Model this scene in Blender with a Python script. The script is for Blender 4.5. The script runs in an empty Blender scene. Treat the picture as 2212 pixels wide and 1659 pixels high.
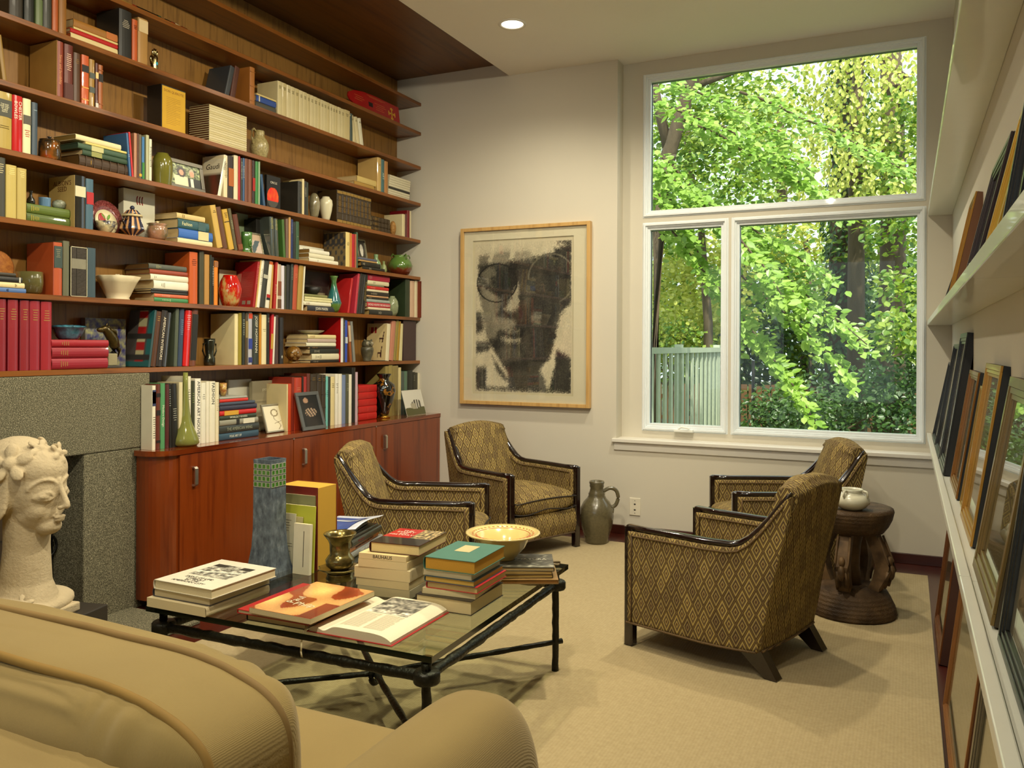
import bpy, bmesh, math, random
from mathutils import Vector, Matrix, Euler, noise
PI = math.pi
S = bpy.context.scene
COL = S.collection
# ------------------------------------------------------------------ camera
FPX, YAW, ROLL, CYP, CXP, CAMZ = 1804.3, 0.4423, 0.0045, 747.3, 1106.0, 1.40
_c, _s = math.cos(YAW), math.sin(YAW)
FW = Vector((-_s, _c, 0)); _rt = Vector((_c, _s, 0)); _up = Vector((0, 0, 1))
RT = _rt*math.cos(ROLL) + _up*math.sin(ROLL)
UP = _up*math.cos(ROLL) - _rt*math.sin(ROLL)
CAM = Vector((0, 0, CAMZ))
cd = bpy.data.cameras.new('camera'); cam = bpy.data.objects.new('camera', cd); COL.objects.link(cam)
cd.sensor_width = 36; cd.lens = FPX/2212*36; cd.shift_y = -(829.5-CYP)/2212; cd.clip_start = .05; cd.clip_end = 300
m = Matrix((RT, UP, -FW)).transposed().to_4x4(); m.translation = CAM; cam.matrix_world = m
S.camera = cam
def at(px, py, ax, v):
    """point of the photograph laid on the world plane ax = v"""
    d = RT*(px-CXP)/FPX - UP*(py-CYP)/FPX + FW
    i = 'xyz'.index(ax)
    return CAM + d*((v-CAM[i])/d[i])
# ------------------------------------------------------------------ colour management, world, sun
S.view_settings.view_transform = 'Standard'; S.view_settings.look = 'None'
S.view_settings.gamma = 1; S.view_settings.exposure = -0.10; S.view_settings.use_curve_mapping = False
S.cycles.max_bounces = 7; S.cycles.diffuse_bounces = 4; S.cycles.glossy_bounces = 3
S.cycles.transmission_bounces = 5; S.cycles.transparent_max_bounces = 10
S.cycles.caustics_reflective = False; S.cycles.caustics_refractive = False
S.cycles.sample_clamp_indirect = 4.0; S.cycles.use_adaptive_sampling = True; S.cycles.adaptive_threshold = .02
w = bpy.data.worlds.new('world'); S.world = w; w.use_nodes = True
nt = w.node_tree; bg = nt.nodes['Background']
bg.inputs[0].default_value = (.84, .95, 1, 1); bg.inputs[1].default_value = 2.0
sl = bpy.data.lights.new('sun', 'SUN'); so = bpy.data.objects.new('sun', sl); COL.objects.link(so)
sl.energy = 7.0; sl.angle = .02; sl.color = (1, .95, .80)
so.rotation_euler = (math.radians(31), 0, math.radians(28))   # from behind the house, high: lights the garden, never the room
WARM = (1, .90, .68)
def spot(x, y, z, tx, ty, tz, e, cone, blend=.5, r=.05, col=WARM):
    l = bpy.data.lights.new('spot', 'SPOT'); o = bpy.data.objects.new('spot_lamp', l); COL.objects.link(o)
    l.energy = e; l.spot_size = math.radians(cone); l.spot_blend = blend; l.shadow_soft_size = r; l.color = col
    o.location = (x, y, z); o.rotation_euler = (Vector((tx, ty, tz))-Vector((x, y, z))).to_track_quat('-Z', 'Y').to_euler()
    return o
CANS = [(-2.40, 5.05), (-2.40, 3.1), (-2.40, 1.0), (-1.0, 5.0), (-1.0, 3.3), (-1.0, 1.5), (-1.0, -.4)]
AIM = {0: (-2.7, 5.0, 0, 80), 1: (-2.2, 2.9, 0, 120), 2: (-2.5, 1.2, 0, 80), 3: (-1.4, 4.9, .0, 170), 4: (-3.2, 3.8, .3, 290), 5: (-3.2, 2.5, .3, 230), 6: (-2.0, 1.2, .2, 130)}
for i, (x, y) in enumerate(CANS):
    tx, ty, tz, e = AIM[i]
    spot(x, y, 3.50, tx, ty, tz, e, 150, 1.0)
def spl(pts, n=6):
    """smooth path through points"""
    P = [Vector(p) for p in pts]; out = []
    for i in range(len(P)-1):
        a, b, c, d = P[max(0, i-1)], P[i], P[i+1], P[min(len(P)-1, i+2)]
        for k in range(n):
            t = k/n; out.append(.5*((2*b)+(c-a)*t+(2*a-5*b+4*c-d)*t*t+(3*b-a-3*c+d)*t**3))
    return out+[P[-1]]
# ------------------------------------------------------------------ mesh builder
class MB:
    def __init__(s): s.v = []; s.f = []; s.m = []; s.sm = []; s.mi = 0; s.smooth = False
    def add(s, vs, fs, sm=None):
        b = len(s.v); s.v += [tuple(v) for v in vs]
        for f in fs:
            s.f.append([b+i for i in f]); s.m.append(s.mi); s.sm.append(s.smooth if sm is None else sm)
    def box(s, x0, x1, y0, y1, z0, z1, M=None):
        vs = [Vector((x, y, z)) for z in (z0, z1) for y in (y0, y1) for x in (x0, x1)]
        if M is not None: vs = [M@v for v in vs]
        s.add(vs, [(0, 2, 3, 1), (4, 5, 7, 6), (0, 1, 5, 4), (2, 6, 7, 3), (0, 4, 6, 2), (1, 3, 7, 5)], False)
        return s
    def prism(s, poly, ax, a, b, M=None, sm=False):
        """poly of 2-D points extruded along axis ax from a to b"""
        def mk(p, t):
            return Vector({'x': (t, p[0], p[1]), 'y': (p[0], t, p[1]), 'z': (p[0], p[1], t)}[ax])
        n = len(poly); vs = [mk(p, a) for p in poly] + [mk(p, b) for p in poly]
        if M is not None: vs = [M@v for v in vs]
        s.add(vs, [tuple(range(n))[::-1], tuple(range(n, 2*n))], False)
        s.add(vs, [(i, (i+1) % n, n+(i+1) % n, n+i) for i in range(n)], sm)
        return s
    def lathe(s, prof, c=(0, 0, 0), n=32, M=None, fn=None, cap=True):
        vs = []; k = len(prof)
        for j in range(n):
            a = 2*PI*j/n
            for r, z in prof:
                rr = r*(fn(a, z) if fn else 1)
                v = Vector((rr*math.cos(a), rr*math.sin(a), z))
                if M is not None: v = M@v
                vs.append(v+Vector(c))
        fs = [(j*k+i, ((j+1) % n)*k+i, ((j+1) % n)*k+i+1, j*k+i+1) for j in range(n) for i in range(k-1)]
        if cap and prof[0][0] > 1e-6: fs.append(tuple(j*k for j in range(n))[::-1])
        if cap and prof[-1][0] > 1e-6: fs.append(tuple(j*k+k-1 for j in range(n)))
        s.add(vs, fs, True); return s
    def tube(s, pts, r, n=8, closed=False, wob=0, flat=None):
        pts = [Vector(p) for p in pts]; L = len(pts); vs = []
        up = Vector((0, 0, 1))
        for i, p in enumerate(pts):
            a = pts[(i-1) % L] if (closed or i > 0) else p
            b = pts[(i+1) % L] if (closed or i < L-1) else p
            t = (b-a).normalized() if (b-a).length > 1e-9 else Vector((0, 0, 1))
            u = up.cross(t)
            if u.length < .05: u = Vector((1, 0, 0)).cross(t)
            u.normalize(); w_ = t.cross(u)
            rr = r[i] if isinstance(r, (list, tuple)) else r
            if wob: rr *= 1+random.uniform(-wob, wob)
            for j in range(n):
                q = 2*PI*j/n
                vs.append(p+u*rr*math.cos(q)+w_*rr*(flat or 1)*math.sin(q))
        fs = []
        for i in range(L if closed else L-1):
            a = i*n; b = ((i+1) % L)*n
            fs += [(a+j, a+(j+1) % n, b+(j+1) % n, b+j) for j in range(n)]
        if not closed: fs += [tuple(range(n))[::-1], tuple((L-1)*n+j for j in range(n))]
        s.add(vs, fs, n > 5); return s
    def ball(s, c, r, nu=16, nv=10, M=None):
        if not isinstance(r, (tuple, list)): r = (r, r, r)
        vs = []; c = Vector(c)
        for i in range(nv+1):
            t = PI*i/nv
            for j in range(nu):
                a = 2*PI*j/nu
                v = Vector((r[0]*math.sin(t)*math.cos(a), r[1]*math.sin(t)*math.sin(a), r[2]*math.cos(t)))
                if M is not None: v = M@v
                vs.append(c+v)
        s.add(vs, [(i*nu+j, (i+1)*nu+j, (i+1)*nu+(j+1) % nu, i*nu+(j+1) % nu) for i in range(nv) for j in range(nu)], True)
        return s
    def grid(s, fn, nu, nv, closeu=False, sm=True):
        vs = [Vector(fn(i/(nu if closeu else nu-1), j/(nv-1))) for j in range(nv) for i in range(nu)]
        fs = []
        for j in range(nv-1):
            for i in range(nu if closeu else nu-1):
                i2 = (i+1) % nu
                fs.append((j*nu+i, j*nu+i2, (j+1)*nu+i2, (j+1)*nu+i))
        s.add(vs, fs, sm); return s
    def build(s, name, mats, parent=None, bevel=0, seg=2, uv=False, weld=False, loc=None, sub=0, solid=0, kind=None):
        me = bpy.data.meshes.new(name); me.from_pydata(s.v, [], s.f)
        if not isinstance(mats, (list, tuple)): mats = [mats]
        for q in mats: me.materials.append(q)
        me.polygons.foreach_set('material_index', [min(i, len(mats)-1) for i in s.m])
        me.polygons.foreach_set('use_smooth', s.sm)
        me.update()
        bm = bmesh.new(); bm.from_mesh(me)
        if weld: bmesh.ops.remove_doubles(bm, verts=bm.verts, dist=1e-5)
        bmesh.ops.recalc_face_normals(bm, faces=bm.faces); bm.to_mesh(me); bm.free()
        if uv: boxuv(me)
        o = bpy.data.objects.new(name, me); COL.objects.link(o)
        if loc: o.location = loc
        if parent: o.parent = parent
        if bevel:
            b = o.modifiers.new('bevel', 'BEVEL'); b.width = bevel; b.segments = seg; b.limit_method = 'ANGLE'; b.angle_limit = math.radians(40)
        if sub:
            b = o.modifiers.new('sub', 'SUBSURF'); b.levels = sub; b.render_levels = sub
        if solid:
            b = o.modifiers.new('solid', 'SOLIDIFY'); b.thickness = solid
        if kind: o['kind'] = kind
        return o
def boxuv(me):
    """planar UVs in metres, chosen by the dominant normal"""
    ul = me.uv_layers.new(name='uv')
    for p in me.polygons:
        n = p.normal; ax = max(range(3), key=lambda i: abs(n[i]))
        for li in p.loop_indices:
            c = me.vertices[me.loops[li].vertex_index].co
            ul.data[li].uv = (c[1], c[2]) if ax == 0 else (c[0], c[2]) if ax == 1 else (c[1], c[0])
LABELS = {}
def tag(o, label, cat, group=None):
    o['label'] = label; o['category'] = cat
    if group: o['group'] = group
    LABELS.setdefault(label, []).append(o)
    return o
def empty(name, loc=(0, 0, 0), rz=0, label=None, cat=None, group=None, rot=None):
    o = bpy.data.objects.new(name, None); COL.objects.link(o); o.empty_display_size = .05
    o.location = loc; o.rotation_euler = rot or (0, 0, rz)
    if label: tag(o, label, cat, group)
    return o
def struct(o): o['kind'] = 'structure'; return o
# ------------------------------------------------------------------ materials
MC = {}
class N:
    """tiny node helper"""
    def __init__(s, name):
        s.m = bpy.data.materials.new(name); s.m.use_nodes = True; s.t = s.m.node_tree
        s.b = s.t.nodes['Principled BSDF']; s.out = s.t.nodes['Material Output']
    def n(s, ty, **k):
        q = s.t.nodes.new(ty)
        for a, v in k.items():
            if a.startswith('_'): setattr(q, a[1:], v)
            else: q.inputs[a].default_value = v
        return q
    def l(s, a, b): s.t.links.new(a, b)
    def co(s, kind='Object', scale=(1, 1, 1), rot=(0, 0, 0)):
        t = s.n('ShaderNodeTexCoord'); mp = s.n('ShaderNodeMapping'); s.l(t.outputs[kind], mp.inputs['Vector'])
        mp.inputs['Scale'].default_value = scale; mp.inputs['Rotation'].default_value = rot
        return mp.outputs[0]
    def noise(s, vec, scale=5, detail=4, rough=.5, out='Fac'):
        q = s.n('ShaderNodeTexNoise'); q.inputs['Scale'].default_value = scale; q.inputs['Detail'].default_value = detail
        q.inputs['Roughness'].default_value = rough; s.l(vec, q.inputs['Vector']); return q.outputs[out]
    def ramp(s, fac, stops, interp='LINEAR'):
        q = s.n('ShaderNodeValToRGB'); e = q.color_ramp.elements; q.color_ramp.interpolation = interp
        while len(e) > 1: e.remove(e[-1])
        e[0].position, e[0].color = stops[0][0], (*stops[0][1], 1)
        for p, c in stops[1:]:
            x = e.new(p); x.color = (*c, 1)
        s.l(fac, q.inputs[0]); return q.outputs[0]
    def math(s, op, a, b=None, c=None):
        q = s.n('ShaderNodeMath', _operation=op)
        for i, v in enumerate((a, b, c)):
            if v is None: continue
            if isinstance(v, (int, float)): q.inputs[i].default_value = v
            else: s.l(v, q.inputs[i])
        return q.outputs[0]
    def mix(s, fac, a, b, bt='MIX'):
        q = s.n('ShaderNodeMix', _data_type='RGBA', _blend_type=bt)
        for i, v in ((0, fac), (6, a), (7, b)):
            if isinstance(v, (int, float)): q.inputs[i].default_value = v
            elif isinstance(v, tuple): q.inputs[i].default_value = (*v, 1)
            else: s.l(v, q.inputs[i])
        return q.outputs[2]
    def bump(s, h, strength=.3, dist=.01):
        q = s.n('ShaderNodeBump'); q.inputs['Strength'].default_value = strength; q.inputs['Distance'].default_value = dist
        s.l(h, q.inputs['Height']); s.l(q.outputs[0], s.b.inputs['Normal']); return q
    def base(s, c):
        if isinstance(c, tuple): s.b.inputs['Base Color'].default_value = (*c, 1)
        else: s.l(c, s.b.inputs['Base Color'])
    def set(s, **k):
        for a, v in k.items(): s.b.inputs[{'rough': 'Roughness', 'metal': 'Metallic', 'coat': 'Coat Weight', 'spec': 'Specular IOR Level', 'sheen': 'Sheen Weight', 'trans': 'Transmission Weight', 'ior': 'IOR', 'coatr': 'Coat Roughness', 'alpha': 'Alpha'}[a]].default_value = v
def srgb(h):
    h = h.lstrip('#'); v = [int(h[i:i+2], 16)/255 for i in (0, 2, 4)]
    return tuple(x/12.92 if x <= .04045 else ((x+.055)/1.055)**2.4 for x in v)
def plain(h, rough=.5, metal=0, coat=0, var=.12, bump=0, bscale=60):
    """painted / cloth / paper colour with slight procedural variation"""
    k = (h, rough, metal, coat, var, bump, bscale)
    if k in MC: return MC[k]
    q = N('surface_'+h.strip('#')); c = srgb(h)
    v = q.co(scale=(1, 1, 1)); nz = q.noise(v, 14, 3)
    q.base(q.mix(nz, tuple(x*(1-var) for x in c), tuple(min(1, x*(1+var)) for x in c)))
    q.set(rough=rough, metal=metal, coat=coat)
    if bump: q.bump(q.noise(v, bscale, 4), bump, .004)
    MC[k] = q.m; return q.m
def wood(name, a, b, ax=1, scale=1, rough=.35, coat=.3, c=None, spec=.5):
    k = ('wood', name)
    if k in MC: return MC[k]
    q = N(name); sc = [14*scale]*3; sc[ax] = .9*scale
    v = q.co(scale=tuple(sc)); n1 = q.noise(v, 2.2, 6, .6)
    sc2 = [90*scale]*3; sc2[ax] = 3*scale
    v2 = q.co(scale=tuple(sc2)); n2 = q.noise(v2, 2, 3)
    col = q.ramp(n1, [(.3, srgb(a)), (.5, srgb(c or b)), (.72, srgb(b))])
    q.base(q.mix(q.math('MULTIPLY', n2, .35), col, tuple(x*.5 for x in srgb(a))))
    q.set(rough=rough, coat=coat, coatr=.15, spec=spec); q.bump(n2, .06, .002)
    MC[k] = q.m; return q.m

def pane(name, tint, base=.04, k=1.0, rough=0.0):
    """thin glass: clear, mirror-like only at grazing angles, same from both sides"""
    g = N(name); tr = g.n('ShaderNodeBsdfTransparent'); gl = g.n('ShaderNodeBsdfGlossy'); gl.inputs['Roughness'].default_value = rough
    lw = g.n('ShaderNodeLayerWeight'); lw.inputs[0].default_value = .5
    f = g.math('MULTIPLY_ADD', g.math('POWER', lw.outputs['Facing'], 4.0), .9*k, base); mx = g.n('ShaderNodeMixShader')
    g.l(f, mx.inputs[0]); g.l(tr.outputs[0], mx.inputs[1]); g.l(gl.outputs[0], mx.inputs[2]); g.l(mx.outputs[0], g.out.inputs[0])
    tr.inputs[0].default_value = (*tint, 1); return g.m
# ------------------------------------------------------------------ structure materials
def plaster(name, col, var=.04):
    q = N(name); v = q.co(); n = q.noise(v, 1.3, 3)
    c = srgb(col); q.base(q.mix(n, tuple(x*(1-var) for x in c), tuple(x*(1+var) for x in c)))
    q.set(rough=.75, spec=.25); q.bump(q.noise(v, 180, 3), .05, .001); return q.m
M_wall = plaster('wall_paint', '#cdc7b7'); M_ceil = plaster('ceiling_paint', '#ebe7de'); M_trim = plain('#dedad0', .35, 0, .2, .03)
M_shelf = wood('cherry_shelf', '#552e0a', '#885018', 1, 1, .32, .25)
M_back = wood('veneer_back', '#6a4818', '#946a2e', 2, 1.6, .5, .1)
M_soffit = wood('soffit_wood', '#4a2a06', '#6c420e', 1, .5, .45, .15)
M_cab = wood('cherry_cabinet', '#541a06', '#82380e', 2, .5, .28, .4)
M_cabdark = M_cab
def m_stone():
    q = N('granite'); v = q.co(); a = q.noise(v, 210, 4, .75); b = q.noise(v, 4, 3)
    vor = q.n('ShaderNodeTexVoronoi'); vor.inputs['Scale'].default_value = 300; q.l(v, vor.inputs['Vector'])
    c = q.ramp(a, [(.30, srgb('#1e1c12')), (.5, srgb('#686450')), (.66, srgb('#c0b898'))])
    q.base(q.mix(q.math('MULTIPLY', b, .35), c, srgb('#5d5a48')))
    q.set(rough=.85, spec=.2); q.bump(q.math('ADD', a, vor.outputs[0]), .55, .006); return q.m
M_stone = m_stone()
def m_rug():
    q = N('rug_weave'); v = q.co()
    wv = q.n('ShaderNodeTexWave', _wave_type='BANDS', _bands_direction='X'); wv.inputs['Scale'].default_value = 26; wv.inputs['Distortion'].default_value = .6; wv.inputs['Detail'].default_value = 1; q.l(v, wv.inputs['Vector'])
    w2 = q.n('ShaderNodeTexWave', _wave_type='BANDS', _bands_direction='Y'); w2.inputs['Scale'].default_value = 38; w2.inputs['Distortion'].default_value = .8; q.l(v, w2.inputs['Vector'])
    h = q.math('MULTIPLY', wv.outputs['Fac'], w2.outputs['Fac'])
    n = q.noise(v, 60, 3)
    q.base(q.mix(q.math('MULTIPLY_ADD', h, .22, q.math('MULTIPLY', n, .8)), srgb('#94825c'), srgb('#b4a37c')))
    q.set(rough=.95, spec=.1, sheen=.2); q.bump(q.math('ADD', h, q.math('MULTIPLY', n, .4)), .35, .003); return q.m
M_rug = m_rug()
M_floor = wood('floor_boards', '#2a0d08', '#45170c', 1, .6, .3, .4)
# ------------------------------------------------------------------ room
YP, XR, XB, ZC = 6.005, .26, -3.935, 3.555
XL = -2.88          # where the white ceiling stops and the wooden soffit begins
YN = 6.14           # back of the window niche
Y0 = -3.2           # rear wall
def sbox(name, mat, *b, bevel=0, n=None):
    mb = MB(); mb.box(*b); return struct(mb.build(name, mat, bevel=bevel))
sbox('floor', M_floor, XB-.3, XR+.2, Y0-.2, YN+.2, -.12, 0)
sbox('ceiling', M_ceil, XL, XR+.2, Y0-.2, YN+.2, ZC, ZC+.35)
sbox('ceiling_soffit', M_soffit, XB-.3, XL, Y0-.2, YP+.1, 3.655, 3.9)
# far wall, left of the niche and below the sill
sbox('wall_far', M_wall, XB-.3, -1.975, YP, YP+.3, 0, 3.9)
sbox('wall_far_below_sill', M_wall, -1.975, XR+.2, YP, YP+.3, 0, .70)
sbox('wall_left', M_wall, XB-.3, XB-.02, Y0-.2, YP+.3, 0, 3.9)
sbox('wall_right', M_wall, XR, XR+.25, Y0-.2, YN+.3, 0, 3.9)
# rear wall behind the camera, unseen; its two openings are added for fill daylight
mb = MB(); mb.box(XB-.3, -3.4, Y0-.25, Y0, 0, 3.9); mb.box(-2.0, -1.6, Y0-.25, Y0, 0, 3.9); mb.box(-.2, XR+.2, Y0-.25, Y0, 0, 3.9)
for a, b in ((-3.4, -2.0), (-1.6, -.2)): mb.box(a, b, Y0-.25, Y0, 0, .45); mb.box(a, b, Y0-.25, Y0, 2.9, 3.9)
struct(mb.build('wall_rear', M_wall))
# window wall: painted frame field pierced by three lights
WIN = [('window_1', -1.817, .105, 2.37, 3.455), ('window_2', -1.817, -1.175, .765, 2.335), ('window_3', -1.155, .11, .765, 2.335)]
xs = [-1.975, -1.80, -1.19, -1.14, .09, XR]; 
mb = MB(); yb0, yb1 = YN, YN+.14
mb.box(-1.975, -1.80, yb0, yb1, .70, ZC); mb.box(.09, XR, yb0, yb1, .70, ZC)
mb.box(-1.80, .09, yb0, yb1, 3.44, ZC); mb.box(-1.80, .09, yb0, yb1, 2.32, 2.385); mb.box(-1.80, .09, yb0, yb1, .70, .78)
mb.box(-1.19, -1.14, yb0, yb1, .78, 2.32)
struct(mb.build('wall_window', M_wall))
M_winframe = plain('#e6ecee', .3, 0, .3, .02)
M_pane = pane('window_glass', (.96, .98, .96), .012, .3)
for nm, x0, x1, z0, z1 in WIN:
    mb = MB(); y = YN
    for k, (d, w_) in enumerate(((.012, .012), (-.002, .022), (.010, .034), (.022, .052))):   # stepped mouldings
        a = [0, .010, .020, .034][k]; t = w_-a+.004
        X0, X1, Z0, Z1 = x0+a, x1-a, z0+a, z1-a; yy = y-.014+d; ye = YN+.075
        mb.box(X0, X0+t, yy, ye, Z0, Z1); mb.box(X1-t, X1, yy, ye, Z0, Z1); mb.box(X0+t, X1-t, yy, ye, Z0, Z0+t); mb.box(X0+t, X1-t, yy, ye, Z1-t, Z1)
    f = struct(mb.build(nm, M_winframe, bevel=.002, seg=1))
    mb = MB(); mb.box(x0+.05, x1-.05, YN+.05, YN+.056, z0+.05, z1-.05); mb.build('window_pane', M_pane, f)
    mb = MB()   # spacer bar round the glass
    mb.box(x0+.048, x0+.056, YN+.04, YN+.066, z0+.05, z1-.05); mb.box(x1-.056, x1-.048, YN+.04, YN+.066, z0+.05, z1-.05)
    mb.box(x0+.05, x1-.05, YN+.04, YN+.066, z1-.060, z1-.050); mb.build('glazing_bar', plain('#5c7a66', .4), f)
    if nm == 'window_2':
        mb = MB(); mb.box(-1.56, -1.42, YN-.05, YN-.012, .772, .790); mb.tube([(-1.53, YN-.04, .79), (-1.50, YN-.05, .808), (-1.44, YN-.055, .80)], .008, 8)
        mb.build('window_crank', plain('#eef0ea', .3, 0, .3), f, bevel=.003)
# sill + apron
mb = MB(); mb.box(-2.0, XR, YP-.035, YN, .685, .712); mb.box(-1.99, XR, YP-.012, YP+.02, .625, .685)
struct(mb.build('trim_1', M_trim, bevel=.004))
# dark baseboards
M_bb = wood('baseboard_wood', '#2a0f08', '#41180c', 0, .6, .35, .3)
sbox('baseboard_far', M_bb, -3.49, XR, YP-.018, YP, 0, .066, bevel=.003)
sbox('baseboard_right', M_bb, XR-.018, XR, Y0, YP-.02, 0, .066, bevel=.003)
# outlet
o = empty('power_outlet', (-1.826, YP, .145), label='cream duplex power outlet on the wall below the window', cat='outlet')
mb = MB(); mb.box(-.042, .042, -.007, 0, 0, .13); mb.build('cover_plate', plain('#ddd6c2', .4), o, bevel=.004)
for z in (.042, .084):
    mb = MB(); mb.ball((0, -.0075, z), (.008, .002, .006), 12, 6); mb.build('socket', plain('#33302a', .5), o)
for z in (.018, .110):
    mb = MB(); mb.ball((0, -.0075, z), (.003, .0015, .003), 8, 4); mb.build('screw', plain('#6a655a', .4, 1), o)
# rug on the floor
mb = MB(); mb.box(-3.0, .118, -2.2, 5.69, .0, .012)
tag(mb.build('rug', M_rug, bevel=.004), 'large beige ribbed wool rug covering the dark wood floor', 'rug')
# ------------------------------------------------------------------ recessed ceiling lamps
e = N('lamp_glow'); e.b.inputs['Emission Color'].default_value = (1, .9, .7, 1); e.b.inputs['Emission Strength'].default_value = 9; M_glow = e.m
lab = ['glowing recessed ceiling lamp above the bookshelf wall, the one in view']
LW = ['', 'over the glass table beside the shelves', 'over the bust and fireplace', 'in front of the framed portrait', 'over the nearest armchair side of the table', 'over the sofa front', 'behind the sofa']
for i, (x, y) in enumerate(CANS):
    seen = i == 0
    o = empty('recessed_lamp', (x, y, ZC), label=lab[0] if seen else 'recessed ceiling lamp above the view, '+LW[i], cat='ceiling lamp', group='recessed ceiling lamps')
    mb = MB(); mb.lathe([(.072, -.001), (.075, -.006), (.092, -.006), (.096, -.001)], n=36, cap=False); mb.build('trim_ring', M_trim, o)
    mb = MB(); mb.lathe([(0, -.0015), (.072, -.0015)], n=32, cap=False); mb.build('lamp_lens', M_glow, o)
# ------------------------------------------------------------------ bookcase shelves
ZS = [3.433, 3.187, 2.900, 2.593, 2.284, 1.974, 1.634, 1.275]; XF = -3.696
bc = empty('bookcase', (XB, 2.0, 0), label='wall of long cherry wood shelves over veneer back panelling', cat='bookcase')
def child(mb, name, mat, par, **k):
    """build in world coordinates under a located parent"""
    o = mb.build(name, mat, None, **k); o.parent = par
    o.matrix_parent_inverse = Matrix.LocRotScale(par.location, par.rotation_euler, None).inverted(); return o
mb = MB()
mb.box(XB-.018, XB, -.5, YP-.001, .9, 3.652); child(mb, 'back_panel', M_back, bc)
for i, z in enumerate(ZS):
    mb = MB(); mb.box(XB, XF, -.5, YP-.001, z-.026, z); child(mb, 'shelf', M_shelf, bc, bevel=.0015, seg=1)
# wooden end board at right of the two lower bays
mb = MB(); mb.box(XB, XF+.01, YP-.012, YP-.001, ZS[6]+.001, ZS[5]-.035); child(mb, 'end_board', wood('end_cherry', '#4c1608', '#74260c', 2, 1, .4, .2), bc)
# ------------------------------------------------------------------ fireplace
fp = empty('fireplace', (-3.7, 2.2, 0), label='grey rough granite fireplace with a heavy lintel left of the cabinet', cat='fireplace')
XS_ = -3.69
mb = MB(); mb.box(XB+.002, XS_, .4, 3.234, .852, 1.247); child(mb, 'lintel', M_stone, fp, bevel=.006)
mb = MB(); mb.box(XB+.002, XS_-.004, 2.84, 3.222, .0, .851); child(mb, 'jamb', M_stone, fp, bevel=.006)
mb = MB(); mb.box(XB+.002, XS_-.004, .6, .98, .0, .851); child(mb, 'jamb', M_stone, fp, bevel=.006)
mb = MB(); mb.box(XS_+.0, -3.2, 1.85, 3.12, .0005, .018); child(mb, 'hearth_slab', M_stone, fp, bevel=.004)
q = N('firebrick'); v = q.co(rot=(PI/2, 0, PI/2)); br = q.n('ShaderNodeTexBrick'); q.l(v, br.inputs['Vector']); br.inputs['Scale'].default_value = 1
br.inputs['Brick Width'].default_value = .9; br.inputs['Row Height'].default_value = .34; br.inputs['Mortar Size'].default_value = .006
br.inputs['Color1'].default_value = (*srgb('#4a3820'), 1); br.inputs['Color2'].default_value = (*srgb('#3a2c1a'), 1); br.inputs['Mortar'].default_value = (*srgb('#1c150c'), 1)
q.base(q.mix(q.math('MULTIPLY', q.noise(q.co(), 9, 5), .7), br.outputs[0], srgb('#1a120a'))); q.set(rough=.9); q.bump(br.outputs['Fac'], -.3, .005)
mb = MB(); mb.box(XB-.0, XB+.012, .98, 2.84, .0, .85); child(mb, 'fire_back', q.m, fp)
# an iron damper plate with its hanging ring
M_iron = plain('#1b1a18', .5, .6, 0, .2, .3)
p = at(95, 1180, 'x', XB+.03)
mb = MB(); mb.box(XB+.012, XB+.03, p.y-.10, p.y+.05, .02, .69); iron = child(mb, 'iron_door', M_iron, fp, bevel=.003)
mb = MB(); mb.tube([(XB+.046, p.y+.045*math.sin(a)*1.25, p.z+.058*math.cos(a)) for a in [2*PI*i/24 for i in range(24)]], .006, 8, True); mb.box(XB+.03, XB+.056, p.y-.008, p.y+.008, p.z+.045, p.z+.085)
child(mb, 'ring_pull', M_iron, fp)
# ------------------------------------------------------------------ low cabinet under the shelves
cb = empty('low_cabinet', (-3.5, 4.6, 0), label='long low cherry wood cabinet with three doors and a rounded left end', cat='cabinet')
XC = -3.498; R = .13; ZT = .840
def outline(off, y1=YP-.002):
    """plan outline with a rounded near corner"""
    x0, x1, ya = XB+.004, XC+off, 3.245-off-R*.0
    yl = 3.13-off; xs_ = -3.683
    pts = [(x0, 3.238), (xs_, 3.238), (xs_, yl), (x1-R, yl)] + [(x1-R+R*math.sin(a), yl+R-R*math.cos(a)) for a in [PI/2*i/10 for i in range(1, 11)]] + [(x1, y1), (x0, y1)]
    return pts
mb = MB(); mb.prism(outline(.004), 'z', .812, ZT); child(mb, 'counter_top', wood('cherry_top', '#541a06', '#82380e', 1, .5, .14, .7), cb, bevel=.002)
mb = MB(); mb.prism(outline(-.014), 'z', .05, .811); child(mb, 'carcass', M_cab, cb)
mb = MB(); mb.box(XC-.3, XC-.05, 3.3, YP-.01, .0005, .05); child(mb, 'plinth', plain('#1c0e08', .6), cb)
M_ch = plain('#c9c3b4', .38, 1, 0, .05)
yd = [3.262, 4.174, 5.079, YP-.004]
for i in range(3):
    mb = MB(); mb.box(XC-.016, XC, yd[i]+.003, yd[i+1]-.003, .052, .809); d = child(mb, 'door', M_cab, cb, bevel=.0015, seg=1)
    hy = [3.357, 4.267, 5.184][i]
    mb = MB(); z0_, z1_ = .632, .738; A = [(XC-.001, z1_), (XC+.016, z1_), (XC+.025, z1_-.010), (XC+.025, z0_+.010), (XC+.016, z0_), (XC-.001, z0_)]; B_ = [(XC-.001, z0_+.008), (XC+.014, z0_+.008), (XC+.018, z0_+.014), (XC+.018, z1_-.014), (XC+.014, z1_-.008), (XC-.001, z1_-.008)]
    for k in range(5): mb.prism([A[k], A[k+1], B_[4-k], B_[5-k]], 'y', hy-.011, hy+.011)
    h = mb.build('door_handle', M_ch, d)
    h['label'] = 'brushed chrome pull handle'
for y in (4.174, 5.079):
    mb = MB(); mb.box(XC-.005, XC+.004, y-.005, y+.005, .803, .815); child(mb, 'hinge', M_ch, cb)
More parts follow.
